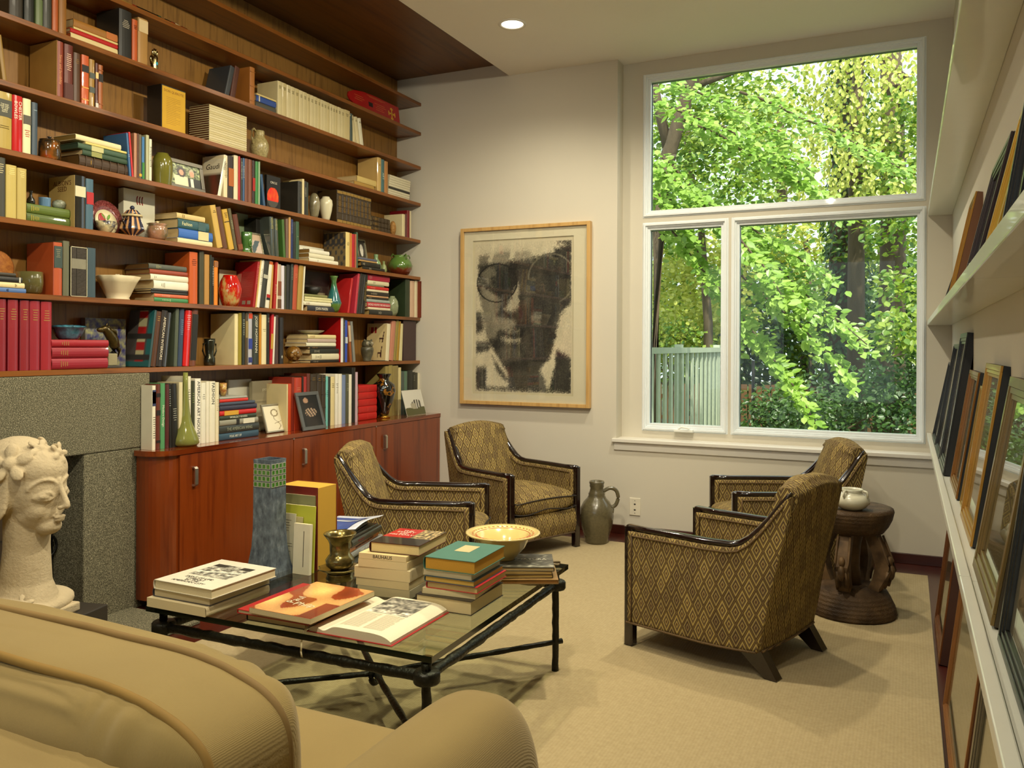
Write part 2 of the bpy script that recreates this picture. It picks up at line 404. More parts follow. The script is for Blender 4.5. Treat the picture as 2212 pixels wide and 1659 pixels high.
# ------------------------------------------------------------------ picture ledges on the right wall
M_ledge = plain('#dcdcd0', .3, 0, .4, .03)
for k, (z, lab) in enumerate(((.842, 'low white picture ledge running along the right wall'), (1.58, 'middle white picture ledge along the right wall'), (2.30, 'top white picture ledge along the right wall, nothing visible on it'))):
    o = empty('picture_ledge', (XR, 2.5, z), label=lab, cat='shelf', group='picture ledges on the right wall')
    for (a, b) in (((Y0+.5), 2.02), (2.024, 4.2), (4.203, YN-.005)) if k == 1 else ((Y0+.5, 2.32), (2.323, YN-.005)):
        mb = MB(); mb.prism([(.117, z-.032), (XR, z-.032), (XR, z-.010), (.142, z-.010), (.142, z), (.117, z)], 'y', a, b); child(mb, 'ledge_board', M_ledge, o, bevel=.003)
# ------------------------------------------------------------------ armchairs
def m_diamond():
    q = N('diamond_fabric'); t = q.n('ShaderNodeTexCoord'); sp = q.n('ShaderNodeSeparateXYZ'); q.l(t.outputs['UV'], sp.inputs[0])
    u = q.math('DIVIDE', sp.outputs[0], .054); v = q.math('DIVIDE', sp.outputs[1], .108)
    a = q.math('ADD', u, v); b = q.math('SUBTRACT', u, v)
    ca, cb_ = q.math('FLOOR', a), q.math('FLOOR', b)
    fa = q.math('ABSOLUTE', q.math('SUBTRACT', q.math('FRACT', a), .5)); fb = q.math('ABSOLUTE', q.math('SUBTRACT', q.math('FRACT', b), .5))
    d = q.math('MULTIPLY', q.math('MAXIMUM', fa, fb), 2)
    cv = q.n('ShaderNodeCombineXYZ'); q.l(ca, cv.inputs[0]); q.l(cb_, cv.inputs[1])
    wn = q.n('ShaderNodeTexWhiteNoise', _noise_dimensions='2D'); q.l(cv.outputs[0], wn.inputs['Vector'])
    g1 = q.ramp(d, [(0, srgb('#6b4a2e')), (.16, srgb('#6e5232')), (.22, srgb('#c4ac68')), (.32, srgb('#b09a5c')), (.37, srgb('#4a3820')), (.50, srgb('#7e6a4e')), (.60, srgb('#86704c')), (.66, srgb('#ccb468')), (.80, srgb('#ae9654')), (.85, srgb('#3a2a18')), (.93, srgb('#6e5838')), (1, srgb('#8c764c'))])
    g2 = q.ramp(d, [(0, srgb('#4c3726')), (.22, srgb('#6c5640')), (.28, srgb('#9c8858')), (.38, srgb('#4a3824')), (.58, srgb('#625040')), (.66, srgb('#a89458')), (.78, srgb('#84704a')), (.86, srgb('#3a2a1a')), (1, srgb('#705c3c'))])
    col = q.mix(wn.outputs['Value'], g1, g2)
    n = q.noise(q.co('UV', (900, 900, 1)), 1, 2)
    q.base(q.mix(q.math('MULTIPLY', n, .22), col, srgb('#24180a'))); q.set(rough=.85, spec=.15)
    q.bump(q.math('ADD', q.math('SINE', q.math('MULTIPLY', d, 16)), n), .35, .003); return q.m
M_fab = m_diamond()
M_lac = plain('#180b09', .12, 0, .8, .05)
q = N('braided_piping'); wv = q.n('ShaderNodeTexWave'); wv.inputs['Scale'].default_value = 70; q.l(q.co(), wv.inputs['Vector'])
q.base(q.mix(wv.outputs['Fac'], srgb('#2c1e0e'), srgb('#7a5e34'))); q.set(rough=.75); q.bump(wv.outputs['Fac'], .5, .003); M_pipe = q.m
def hw(x):
    t = min(1, max(0, (-x-.38)/.38)); t = t*t*(3-2*t); return .335-.068*t
TOPP = [(0, .545), (-.10, .545), (-.25, .546), (-.40, .546), (-.50, .547), (-.545, .556), (-.585, .583), (-.625, .625), (-.665, .675), (-.70, .725), (-.73, .765), (-.75, .788)]
REAR = [(-.628, .112), (-.645, .20), (-.662, .30), (-.683, .40), (-.706, .50), (-.730, .60), (-.752, .70), (-.764, .77)]
def itp(P, x, i=0, j=1):
    P = sorted(P, key=lambda p: p[i])
    if x <= P[0][i]: return P[0][j]
    for a, b in zip(P, P[1:]):
        if x <= b[i]: return a[j]+(b[j]-a[j])*(x-a[i])/(b[i]-a[i])
    return P[-1][j]
def make_chair(label):
    r = empty('armchair', label=label, cat='armchair', group='four matching diamond patterned armchairs')
    for s in (-1, 1):
        mb = MB(); nx, nz = 34, 26
        def f(outer):
            def g_(u, v):
                x = -.005-.755*u; zt = itp(TOPP, x)-.012
                zb = .108 if x > -.628 else itp([(b, a) for a, b in REAR], x, 1, 0)
                zb = min(zb, zt-.002); z = zb+(zt-zb)*v
                bul = .007*math.sin(PI*min(1, max(0, v)))*math.sin(PI*min(1, u*1.0+.02))
                y = hw(x)+bul if outer else hw(x)-.062
                if not outer: y -= .004*math.sin(PI*v)
                return (x, s*y, z)
            return g_
        mb.grid(f(True), nx, nz); mb.grid(f(False), nx, nz)
        for e_ in (0, 1):   # close the rim
            mb.grid(lambda u, v, e_=e_: tuple(Vector(f(True)(u, e_)).lerp(Vector(f(False)(u, e_)), v)), nx, 2)
            mb.grid(lambda u, v, e_=e_: tuple(Vector(f(True)(e_, u)).lerp(Vector(f(False)(e_, u)), v)), nz, 2)
        mb.build('side_panel', M_fab, r, uv=True, weld=True)
        # lacquered rail: arm top running up the wing
        pts = [(x+.0, s*(hw(x)-.030), z+.0) for x, z in TOPP]; rr = [.024]*8+[.022, .019, .015, .009]
        mb = MB(); mb.tube([(.0, s*.305, .548)]+pts[1:], rr, 12, flat=.62); mb.ball((0, s*.305, .546), (.024, .024, .016))
        mb.build('armrest', M_lac, r)
        mb = MB(); mb.prism([(-.026, s*.305-.024), (.022, s*.305-.024), (.022, s*.305+.024), (-.026, s*.305+.024)], 'z', .004, .552)
        mb.build('leg', M_lac, r, bevel=.011, seg=4)
        mb = MB(); mb.prism([(-.50, .118), (-.625, .118), (-.70, 0.002), (-.645, .002)], 'y', s*.235-.026, s*.235+.026)
        mb.build('leg', M_lac, r, bevel=.004)
        # braided piping round the side panel
        o_ = [(x, s*(hw(x)+.004), z-.030) for x, z in TOPP[:11]]
        rp = [(x+.004, s*(hw(x)+.002), z) for x, z in REAR[::-1]]
        bt = [(-.62+.62*i/8, s*(hw(-.62+.62*i/8)+.004), .112) for i in range(9)]
        mb = MB(); mb.tube([(-.028, s*.339, .52-.4*i/6) for i in range(7)][::-1]+[(-.03, s*.339, .515)]+o_[1:], .0045, 8); mb.tube(bt, .005, 8)
        ii = [(x, s*(hw(x)-.068), z-.030) for x, z in TOPP[:9]]
        mb.tube([(-.028, s*.268, .42), (-.028, s*.268, .515)]+ii[1:], .004, 8)
        mb.build('piping', M_pipe, r)
    # back: lofted across the width, crowned on top
    prof = [(-.628, .112), (-.645, .20), (-.662, .30), (-.683, .40), (-.706, .50), (-.730, .60), (-.752, .70), (-.768, .765), (-.768, .80), (-.750, .822), (-.715, .828), (-.68, .815), (-.655, .78), (-.625, .70), (-.585, .58), (-.55, .46), (-.525, .36), (-.51, .28)]
    def bk(u, v):
        k = v*(len(prof)-1); i = min(int(k), len(prof)-2); t = k-i
        x = prof[i][0]+(prof[i+1][0]-prof[i][0])*t; z = prof[i][1]+(prof[i+1][1]-prof[i][1])*t
        s = 2*u-1; c = math.cos(s*PI/2)
        wv_ = hw(x)-(.007 if i < 6 else .007+.031*min(1, (i-5)/2)); y = s*wv_
        if z > .6: z += (.022*c-.022)*min(1, (z-.6)/.18)+.012*c*min(1, (z-.6)/.18)
        if i < 8: x -= .016*c
        elif i > 10: x += .016*c-.030*(1-c)*min(1, (i-10)/2)
        return (x, y, z)
    mb = MB(); mb.grid(bk, 27, 69)
    for s_ in (0, 1): mb.add([bk(s_, j/68) for j in range(69)], [tuple(range(69))], False)
    mb.build('backrest', M_fab, r, uv=True, weld=True)
    # front apron and seat cushion
    mb = MB()
    def ap(u, v):
        y = (2*u-1)*.278; z = .105+.165*v; return (.012+.016*math.sin(PI*v)+.006*math.cos(y*5), y, z)
    mb.grid(ap, 16, 10); mb.box(-.6, .012, -.275, .275, .105, .265); mb.build('seat_frame', M_fab, r, uv=True)
    mb = MB()
    def cs(u, v):
        # rounded box by superellipse in section
        a = 2*PI*u; t = -PI/2+PI*v
        ce = lambda w_, e_: math.copysign(abs(math.cos(w_))**e_, math.cos(w_)); se = lambda w_, e_: math.copysign(abs(math.sin(w_))**e_, math.sin(w_))
        x = .30*ce(t, .25)*ce(a, .22); y = .277*ce(t, .25)*se(a, .22); z = .068*se(t, .55)
        cr = (1-(x/.30)**2)*(1-(y/.277)**2); z += .045*cr*(1 if t > 0 else .2)
        z -= .014*math.cos(y*9)*(x > .2)*(t <= 0)
        return (-.265+x, y, .335+z)
    mb.grid(cs, 72, 28, True); mb.build('seat_cushion', M_fab, r, uv=True, weld=True)
    mb = MB()
    for zz, dz in ((.372, 1), (.298, 0)):
        pts = []
        for i in range(21):
            y = -.27+.54*i/20; pts.append((.034-.0*y, y, zz+.012*math.cos(y*5.8)-.012 if dz else zz+.010*math.cos(y*17)-.004))
        mb.tube([(-.05, -.278, zz-.008)]+pts+[(-.05, .278, zz-.008)], .0042, 8)
    mb.build('cushion_piping', plain('#20160c', .7), r)
    mb = MB(); mb.tube([(.022, -.27+.54*i/8, .108) for i in range(9)], .006, 8); mb.build('piping', M_pipe, r); mb = MB(); mb.tube([(-.634-.014*math.cos(s_*PI/2), s_*.26, .112) for s_ in [-1+.25*i for i in range(9)]], .006, 8)
    mb.build('piping', M_pipe, r)
    return r
def copy_tree(o, parent=None):
    c = o.copy(); COL.objects.link(c); c.parent = parent
    for ch in [x for x in bpy.data.objects if x.parent == o]: copy_tree(ch, c)
    return c
ch0 = make_chair('nearest diamond patterned armchair, standing on the rug at right with its side to us')
ch0.location = (-1.072, 4.050, .012); ch0.rotation_euler.z = math.radians(162.5)
for lab, x, y, a in (('diamond patterned armchair left of centre, behind the book-covered glass table', -2.195, 4.205, 19.5),
                     ('diamond patterned armchair below the framed portrait, beside the stoneware jug', -2.193, 5.150, -23),
                     ('diamond patterned armchair farthest right, below the window behind the carved stool', -1.009, 5.155, 203.8)):
    c = copy_tree(ch0); c.location = (x, y, .012); c.rotation_euler.z = math.radians(a); tag(c, lab, 'armchair', 'four matching diamond patterned armchairs')
# ------------------------------------------------------------------ coffee table
q = N('wrought_iron'); v = q.co(); q.base(q.mix(q.noise(v, 30, 4), srgb('#11110d'), srgb('#2c2b22'))); q.set(rough=.42, metal=.55, spec=.5); q.bump(q.noise(v, 55, 3), .7, .006); M_wi = q.m
ZT2 = .46; TC = Vector((-1.895, 2.755)); TR = math.radians(1.1); TW, TL = .590, .590
def TP(u, v, z):    # table local to world
    c, s_ = math.cos(TR), math.sin(TR); return Vector((TC.x+u*c-v*s_, TC.y+u*s_+v*c, z))
tb = empty('coffee_table', (TC.x, TC.y, 0), label='square glass coffee table on hammered black iron legs, covered with books', cat='coffee table')
M_tg = pane('table_glass', (.90, .94, .86), .06, 1.0, .01)
M_edge = plain('#131a10', .08, 0, .8)
mb = MB(); h_ = .02; a = TW; vs = [TP(x, y, z) for z in (ZT2-h_, ZT2) for x, y in ((-a, -a), (a, -a), (a, a), (-a, a))]
mb.add(vs, [(0, 3, 2, 1), (4, 5, 6, 7)], False); mb.mi = 1; mb.add(vs, [(0, 1, 5, 4), (1, 2, 6, 5), (2, 3, 7, 6), (3, 0, 4, 7)], False)
child(mb, 'glass_top', [M_tg, M_edge], tb)
lg = .548
for sx, sy in ((-1, -1), (1, -1), (1, 1), (-1, 1)):
    mb = MB(); n = 14
    mb.tube([TP(sx*lg+random.uniform(-.0015, .0015), sy*lg+random.uniform(-.0015, .0015), .012+.41*i/n) for i in range(n+1)], .0155, 8, wob=.10)
    mb.lathe([(.0, .36), (.038, .36), (.042, .366), (.042, .392), (.037, .398), (.0, .398)], TP(sx*lg, sy*lg, 0), 20, fn=lambda a, z: 1+.03*math.sin(3*a+sx))
    mb.lathe([(.0, .40), (.014, .40), (.014, ZT2-.0215), (.020, ZT2-.0215), (.020, ZT2-.0205), (0, ZT2-.0205)], TP(sx*lg, sy*lg, 0), 16)
    child(mb, 'leg', M_wi, tb)
for (a, b) in (((-1, -1), (1, -1)), ((1, -1), (1, 1)), ((1, 1), (-1, 1)), ((-1, 1), (-1, -1))):
    mb = MB(); n = 36; pts = []
    for i in range(n+1):
        t = i/n; u = a[0]+(b[0]-a[0])*t; v_ = a[1]+(b[1]-a[1])*t
        pts.append(TP(u*lg, v_*lg, .377+random.uniform(-.0015, .0015)))
    mb.tube(pts, [.017+random.uniform(-.002, .002) for _ in pts], 7); child(mb, 'rail', M_wi, tb)
for sx, sy in ((-1, -1), (1, -1), (1, 1), (-1, 1)):
    mb = MB(); n = 24
    mb.tube([TP(sx*lg*(1-t)*1.04, sy*lg*(1-t)*1.04, .135-.03*t) for t in [i/n for i in range(n+1)]], [.0135+random.uniform(-.0015, .0015) for _ in range(n+1)], 7, flat=.8)
    child(mb, 'stretcher', M_wi, tb)
mb = MB(); cc = TP(0, 0, .10); mb.tube([cc+Vector((0, .030*math.sin(t), .032*math.cos(t))) for t in [2*PI*i/20 for i in range(20)]], .012, 8, True); child(mb, 'stretcher_ring', M_wi, tb)
# ------------------------------------------------------------------ carved stool, pot, jug
q = N('carved_wood'); v = q.co(); q.base(q.ramp(q.noise(v, 9, 5), [(.3, srgb('#2e2012')), (.6, srgb('#54402a')), (.8, srgb('#6e5636'))])); q.set(rough=.62, spec=.3)
wv = q.n('ShaderNodeTexWave', _wave_type='BANDS', _bands_direction='Z'); wv.inputs['Scale'].default_value = 16; wv.inputs['Distortion'].default_value = 3.5; wv.inputs['Detail Scale'].default_value = 9; q.l(v, wv.inputs['Vector'])
q.bump(q.math('ADD', wv.outputs['Fac'], q.noise(v, 40, 3)), .5, .006); M_carve = q.m
q = N('carved_wood_plain'); v = q.co(); q.base(q.ramp(q.noise(v, 12, 5), [(.3, srgb('#3a2a18')), (.6, srgb('#6a5236')), (.8, srgb('#806444'))])); q.set(rough=.6, spec=.3); q.bump(q.noise(v, 40, 3), .3, .004); M_carve2 = q.m
st = empty('carved_stool', (-.262, 4.735, .012), label='round dark carved wooden stool with figural legs behind the nearest armchair', cat='stool')
def zig(n, amp): return lambda a, z: 1+amp*math.sin(n*a+z*160)
mb = MB(); mb.lathe([(0, .555), (.09, .556), (.185, .558), (.202, .552), (.205, .535), (.196, .50), (.178, .462), (.155, .43), (.10, .42), (0, .42)], n=72, fn=zig(44, .008)); mb.build('seat', M_carve, st)
mb = MB(); mb.lathe([(0, 0), (.215, .0), (.22, .012), (.212, .05), (.19, .10), (.168, .135), (.12, .15), (0, .15)], n=72, fn=zig(36, .010)); mb.build('base', M_carve, st)
for k, a in enumerate((-1.75, -.35, 1.2, 2.75)):
    ca, sa = math.cos(a), math.sin(a); M = Matrix(((ca, -sa, 0, 0), (sa, ca, 0, 0), (0, 0, 1, 0), (0, 0, 0, 1)))
    mb = MB(); mb.prism([(.075, .43), (.135, .43), (.185, .33), (.205, .275), (.195, .22), (.150, .135), (.09, .135), (.120, .20), (.135, .27), (.115, .34)], 'y', -.030, .030, M)
    mb.build('leg', M_carve2, st, bevel=.006)
    mb = MB(); mb.ball(M@Vector((.196, 0, .300)), (.016, .022, .026), 12, 8); mb.ball(M@Vector((.204, 0, .245)), (.018, .026, .040), 12, 8); mb.tube([M@Vector((.200, -.024, .25)), M@Vector((.178, -.02, .17))], .012, 8); mb.tube([M@Vector((.200, .024, .25)), M@Vector((.178, .02, .17))], .012, 8)
    for s in (-1, 1): mb.tube([M@Vector((.150, s*.030, .42)), M@Vector((.200, s*.031, .30)), M@Vector((.214, s*.031, .255)), M@Vector((.160, s*.030, .15))], .006, 6)
    mb.build('carved_figure', M_carve2, st)
mb = MB(); mb.lathe([(0, .14), (.05, .14), (.04, .25), (.045, .35), (.06, .43)], n=20); mb.build('post', M_carve2, st)
p = at(1848, 1104, 'z', .572); 
po = empty('white_pot', (p.x-.02, p.y+.05, .571), label='small squat crackled white pot standing on the carved stool', cat='pot')
mb = MB(); mb.lathe([(0, 0), (.045, 0), (.066, .012), (.086, .034), (.088, .052), (.074, .074), (.052, .084), (.046, .092), (.056, .104), (.050, .106), (.040, .092), (.06, .07), (.07, .04), (0, .02)], n=40)
mb.build('pot_body', plain('#c9c6b0', .25, 0, .5, .12, .15, 90), po)
mb = MB()
for a in (-2.0, -.4): mb.tube([(.055*math.cos(a)*1.05, .055*math.sin(a)*1.05, .100), (.078*math.cos(a), .078*math.sin(a), .098), (.084*math.cos(a), .084*math.sin(a), .07)], .006, 6)
mb.build('lug_handle', plain('#c9c6b0', .25, 0, .5), po)
jg = empty('stoneware_jug', (-1.985, 5.605, .0125), label='tall brown salt-glazed stoneware jug with loop handle on the floor by the wall', cat='jug')
q = N('salt_glaze'); v = q.co(); q.base(q.mix(q.noise(v, 70, 5, .7), srgb('#3c3626'), srgb('#6a6248'))); q.set(rough=.25, coat=.6); q.bump(q.noise(v, 60, 4), .25, .004); M_jug = q.m
mb = MB(); mb.lathe([(0, 0), (.078, 0), (.080, .012), (.090, .05), (.112, .12), (.122, .19), (.116, .245), (.092, .29), (.068, .315), (.058, .335), (.060, .345), (.052, .36), (.046, .385), (.052, .40), (.050, .41), (.055, .425), (.050, .435), (.038, .43), (.035, .38), (.0, .36)], n=44); mb.build('jug_body', M_jug, jg)
mb = MB(); mb.tube(spl([(.04, .02, .36), (.085, .035, .385), (.125, .05, .37), (.140, .055, .32), (.125, .05, .27), (.10, .04, .25)]), .0135, 12)
for k in range(5): mb.ball((.112*math.cos(.1+k*.16), .112*math.sin(.1+k*.16), .225+.014*(k % 2)), (.012, .014, .014), 8, 6)
mb.build('handle', M_jug, jg)
# ------------------------------------------------------------------ sofa
q = N('sofa_velvet'); v = q.co(); q.base(q.mix(q.noise(v, 3, 3), srgb('#7e6a40'), srgb('#94804e'))); q.set(rough=.85, sheen=.35, spec=.15)
q.b.inputs['Sheen Tint'].default_value = (1, .85, .6, 1); wv = q.n('ShaderNodeTexWave'); wv.inputs['Scale'].default_value = 160; wv.inputs['Distortion'].default_value = 2; q.l(v, wv.inputs['Vector'])
q.bump(q.math('ADD', wv.outputs['Fac'], q.noise(v, 240, 3)), .18, .002); M_sofa = q.m
M_spipe = plain('#86682c', .8, 0, 0, .1); M_sofa2 = plain('#7c6234', .8, 0, 0, .1)
so_ = empty('sofa', (-1.7, 1.2, 0), label='beige upholstered sofa with piped back cushions in the left foreground', cat='sofa')
def sell(c, r, ex=.35, ez=.5, fn=None, nu=96, nv=48):
    def f(u, v):
        a = 2*PI*u; t = -PI/2+PI*v
        pw = lambda w_, e_: math.copysign(abs(w_)**e_, w_)
        x = r[0]*pw(math.cos(t), ez)*pw(math.cos(a), ex); y = r[1]*pw(math.cos(t), ez)*pw(math.sin(a), ex); z = r[2]*pw(math.sin(t), ez)
        p = Vector((x, y, z))
        if fn: p = fn(p)
        return Vector(c)+p
    return f
CY_, CZ_, RZ_ = 1.05, .585, .245
def mkpuff(rx, cx):
    def puff(p):
        X_ = p.x/rx; Zz = p.z/RZ_; q_ = p.copy()
        cr = max(0, 1-abs(X_)**4)*max(0, 1-abs(Zz)**4)
        sg = 1 if p.y > 0 else -1
        n = noise.noise(Vector((p.x*2.4+cx, p.z*3, sg*2.0)))
        edge = math.exp(-((1-abs(Zz)-.12)/.26)**2)*min(1, (1-abs(Zz))*14) if Zz > 0 else 0
        wr = (math.sin(p.x*118+4*math.sin(p.x*13)+3*n)+.8*math.sin(p.x*53+1.3+2*math.sin(p.x*7)))*edge*(.5+.5*noise.noise(Vector((p.x*5, 3, sg))))
        q_.y += sg*((.165 if sg > 0 else .085)*cr**.55+.012*n*cr)+sg*.0062*wr*(cr > .001)*min(1, abs(p.y)/.03)
        q_.z += .020*noise.noise(Vector((p.x*2.3+7, 0, 0)))*(Zz > .3)+.002*wr*(Zz > .5)*min(1, abs(p.y)/.05)-.022*abs(X_)**3*(Zz > 0)+.012*(1-X_*X_)*(Zz > 0)
        q_.x -= .012*math.exp(-((X_-.15)/.05)**2)*(Zz > .5)*0
        return q_
    return puff
for (cx, rx) in ((-1.740, .790), (-2.97, .42)):
    pf_ = mkpuff(rx, cx)
    mb = MB(); mb.grid(sell((cx, CY_, CZ_), (rx, .092, RZ_), .12, .26, pf_, 320, 110), 320, 110, True)
    cu = child(mb, 'back_cushion', M_sofa, so_, weld=True)
    for yy in (.086, -.086):
        mb = MB(); pts = []
        for i in range(110):
            t = -PI*.15+(PI*1.30)*i/109
            pw = lambda w_, e_: math.copysign(abs(w_)**e_, w_)
            p = pf_(Vector((rx*.992*pw(math.cos(t), .26), yy*.3, RZ_*.992*pw(math.sin(t), .26)))); pts.append(Vector((cx+p.x, CY_+yy+.004*math.sin(p.x*15), CZ_+p.z+.002)))
        mb.tube(pts, .0085, 10); o = mb.build('piping', M_spipe if yy < 0 else M_sofa2, cu)
mb = MB(); mb.grid(sell((-2.12, 1.34, .365), (1.26, .44, .085), .12, .22, lambda p: Vector((p.x, p.y, p.z+.02*(1-(p.x/1.26)**2)*(1-(p.y/.44)**2)))), 96, 32, True); child(mb, 'seat_cushion', M_sofa, so_, weld=True)
mb = MB(); mb.grid(sell((-2.08, 1.33, .17), (1.30, .43, .11), .1, .15), 64, 16, True); child(mb, 'seat_frame', M_sofa, so_, weld=True)
def arm(p):
    p = p.copy(); f = 1 if p.z > 0 else .72+.28*max(0, 1+p.z/.2); p.x *= f; return p
def armf(cx, hx):
    def f(u, v):
        a = 2*PI*u; e = .72; y = -1+2*v; k = max(0, 1-abs(y)**9)**(1/5)
        x = hx*math.copysign(abs(math.cos(a))**e, math.cos(a)); z = math.copysign(abs(math.sin(a))**e, math.sin(a))
        xx = x*k*(1 if z > 0 else .92); zz = .335+(.325 if z > 0 else .30)*z*(.35+.65*k)
        return (cx+xx, 1.145+.545*y, zz)
    return f
mb = MB(); mb.grid(armf(-.835, .150), 72, 90, True); child(mb, 'armrest', M_sofa, so_, weld=True)
mb = MB(); mb.grid(sell((-2.08, .835, .42), (1.33, .115, .345), .15, .4), 96, 48, True); child(mb, 'sofa_back', M_sofa, so_, weld=True)
mb = MB(); mb.tube([(-3.2+2.4*i/20, .90, .742+.004*math.sin(i)) for i in range(19)]+[(-.83, .9, .70), (-.80, .9, .6)], .0085, 8); child(mb, 'piping', M_spipe, so_)
for x in (-3.25, -.92):
    for y in (.85, 1.5):
        mb = MB(); mb.lathe([(0, .012), (.02, .012), (.03, .07), (0, .07)], (x, y, 0), 16); child(mb, 'leg', M_lac, so_)

# left hand arm of the sofa
mb = MB(); mb.grid(armf(-3.44, .11), 48, 60, True); child(mb, 'armrest', M_sofa, so_, weld=True)
# ------------------------------------------------------------------ plaster bust on its pedestal
q = N('bust_clay'); v = q.co(); q.base(q.mix(q.noise(v, 5, 4), srgb('#a89878'), srgb('#c4b494'))); q.set(rough=.85, spec=.2)
q.bump(q.math('ADD', q.noise(v, 26, 6, .65), q.math('MULTIPLY', q.noise(v, 120, 3), .4)), .55, .008); M_bust = q.m
bu = empty('bust_sculpture', (-2.95, 2.035, .415), math.radians(13), label='pale clay bust of a woman with flowers in her hair beside the fireplace', cat='sculpture')
mb = MB(); Z = .285
def B(x, y, z, a, b, c, M=None): mb.ball((x, y, z+Z), (a, b, c), 24, 16, M)
def T(pts, r, n=8): mb.tube([(x, y, z+Z) for x, y, z in pts], r, n)
B(-.040, 0, .205, .160, .126, .152); B(.030, 0, .175, .108, .102, .150); B(.030, 0, .085, .095, .082, .080); B(.085, 0, .030, .050, .046, .034); B(.052, 0, .235, .088, .098, .09)
T([(.132, 0, .205), (.142, 0, .175), (.156, 0, .140), (.168, 0, .112)], [.011, .009, .011, .013]); B(.166, 0, .106, .014, .014, .011)
for s in (-1, 1):
    B(.150, s*.014, .101, .012, .009, .009); B(.062, s*.044, .095, .052, .038, .050)
    T(spl([(.134, s*.012, .186), (.134, s*.032, .202), (.118, s*.060, .206), (.094, s*.082, .190), (.078, s*.092, .168)]), .0062)
    B(.112, s*.046, .146, .018, .028, .013); T(spl([(.132, s*.020, .140), (.131, s*.042, .160), (.116, s*.063, .158), (.094, s*.082, .142)]), .0042); T(spl([(.132, s*.020, .140), (.128, s*.042, .131), (.114, s*.062, .132), (.094, s*.082, .142)]), .0038); B(.124, s*.046, .145, .008, .010, .010)
    B(-.050, s*.098, .15, .080, .034, .080)
    for k in range(8):
        T(spl([(.050-.006*k, s*(.090+.002*k), .262-.014*k), (.010, s*(.116+.001*k), .235-.020*k), (-.045, s*(.130), .195-.021*k), (-.11, s*.112, .155-.018*k), (-.165, s*.05, .12-.010*k)], 4), [.0085]*16+[.006])
B(.139, 0, .066, .014, .027, .0075); B(.137, 0, .054, .014, .023, .0082); 
T([(-.01, 0, -.30), (-.008, 0, -.18), (-.004, 0, -.05), (-.002, 0, .10)], [.135, .088, .078, .080], 24)
B(-.02, 0, -.275, .14, .21, .055); B(-.01, 0, -.25, .10, .14, .05)
def flower(c, n, r):
    n = Vector(n).normalized(); u = n.orthogonal().normalized(); w_ = n.cross(u); c = Vector(c)
    R3 = Matrix((u, w_, n)).transposed()
    B(*c, .38*r, .38*r, .30*r, R3)
    for k in range(5):
        a = 2*PI*k/5+.3; d = u*math.cos(a)+w_*math.sin(a)
        M3 = Matrix((d, n.cross(d), n)).transposed(); p_ = c+d*r*.78
        B(*p_, .46*r, .34*r, .16*r, M3)
flower((.020, -.108, .268), (.25, -.86, .50), .066); flower((.080, -.030, .318), (.62, -.25, .7), .040); flower((.118, .02, .30), (.9, .1, .4), .036); flower((-.03, .132, .275), (0, .92, .38), .062)
flower((.085, -.12, -.225), (.5, -.4, .75), .035)
o = mb.build('bust_figure', M_bust, bu)
rm = o.modifiers.new('remesh', 'REMESH'); rm.mode = 'VOXEL'; rm.voxel_size = .0042; rm.use_smooth_shade = True
sm = o.modifiers.new('smooth', 'SMOOTH'); sm.factor = .5; sm.iterations = 7
mb = MB(); mb.box(-.12, .12, -.13, .13, -.035, .0); mb.build('bust_base', M_bust, bu, bevel=.006)
mb = MB(); mb.box(-.17, .17, -.22, .22, -.402, -.0352); mb.build('pedestal', plain('#2b2620', .5), bu, bevel=.004)
# ------------------------------------------------------------------ books: one builder, every book a thing with cover, pages and lettering
M_page = {}
def pages(h='#d9c79c'):
    if h in M_page: return M_page[h]
    q = N('page_edges'); c = srgb(h); wv = q.n('ShaderNodeTexNoise'); wv.inputs['Scale'].default_value = 1; wv.inputs['Detail'].default_value = 4
    q.l(q.co(scale=(500, 500, 500)), wv.inputs['Vector']); q.base(q.mix(wv.outputs['Fac'], tuple(x*.78 for x in c), tuple(min(1, x*1.1) for x in c))); q.set(rough=.8, spec=.15); M_page[h] = q.m; return q.m
def text(s_, size, mat, par, X, Y, at_, name='lettering', ext=.0002, fit=None, sx=1.0):
    """lettering lying in the plane of unit vectors X (reading direction) and Y (up), centred at at_"""
    cu = bpy.data.curves.new(name, 'FONT'); cu.body = s_; cu.size = size; cu.align_x = 'CENTER'; cu.align_y = 'CENTER'; cu.extrude = ext; cu.resolution_u = 2
    cu.space_line = .85; n = max(len(l_) for l_ in s_.split('\n')); wd = n*size*.56
    if fit and wd > fit: sx = fit/wd
    cu.materials.append(mat); o = bpy.data.objects.new(name, cu); COL.objects.link(o); o.parent = par
    X, Y = Vector(X), Vector(Y); Z = X.cross(Y); m = Matrix((X*sx, Y, Z)).transposed().to_4x4(); m.translation = Vector(at_); o.matrix_local = m
    return o
ONAMES = {1: 'second', 2: 'third', 3: 'fourth', 4: 'fifth', 5: 'sixth', 6: 'seventh', 7: 'eighth'}
NBOOK = [0]
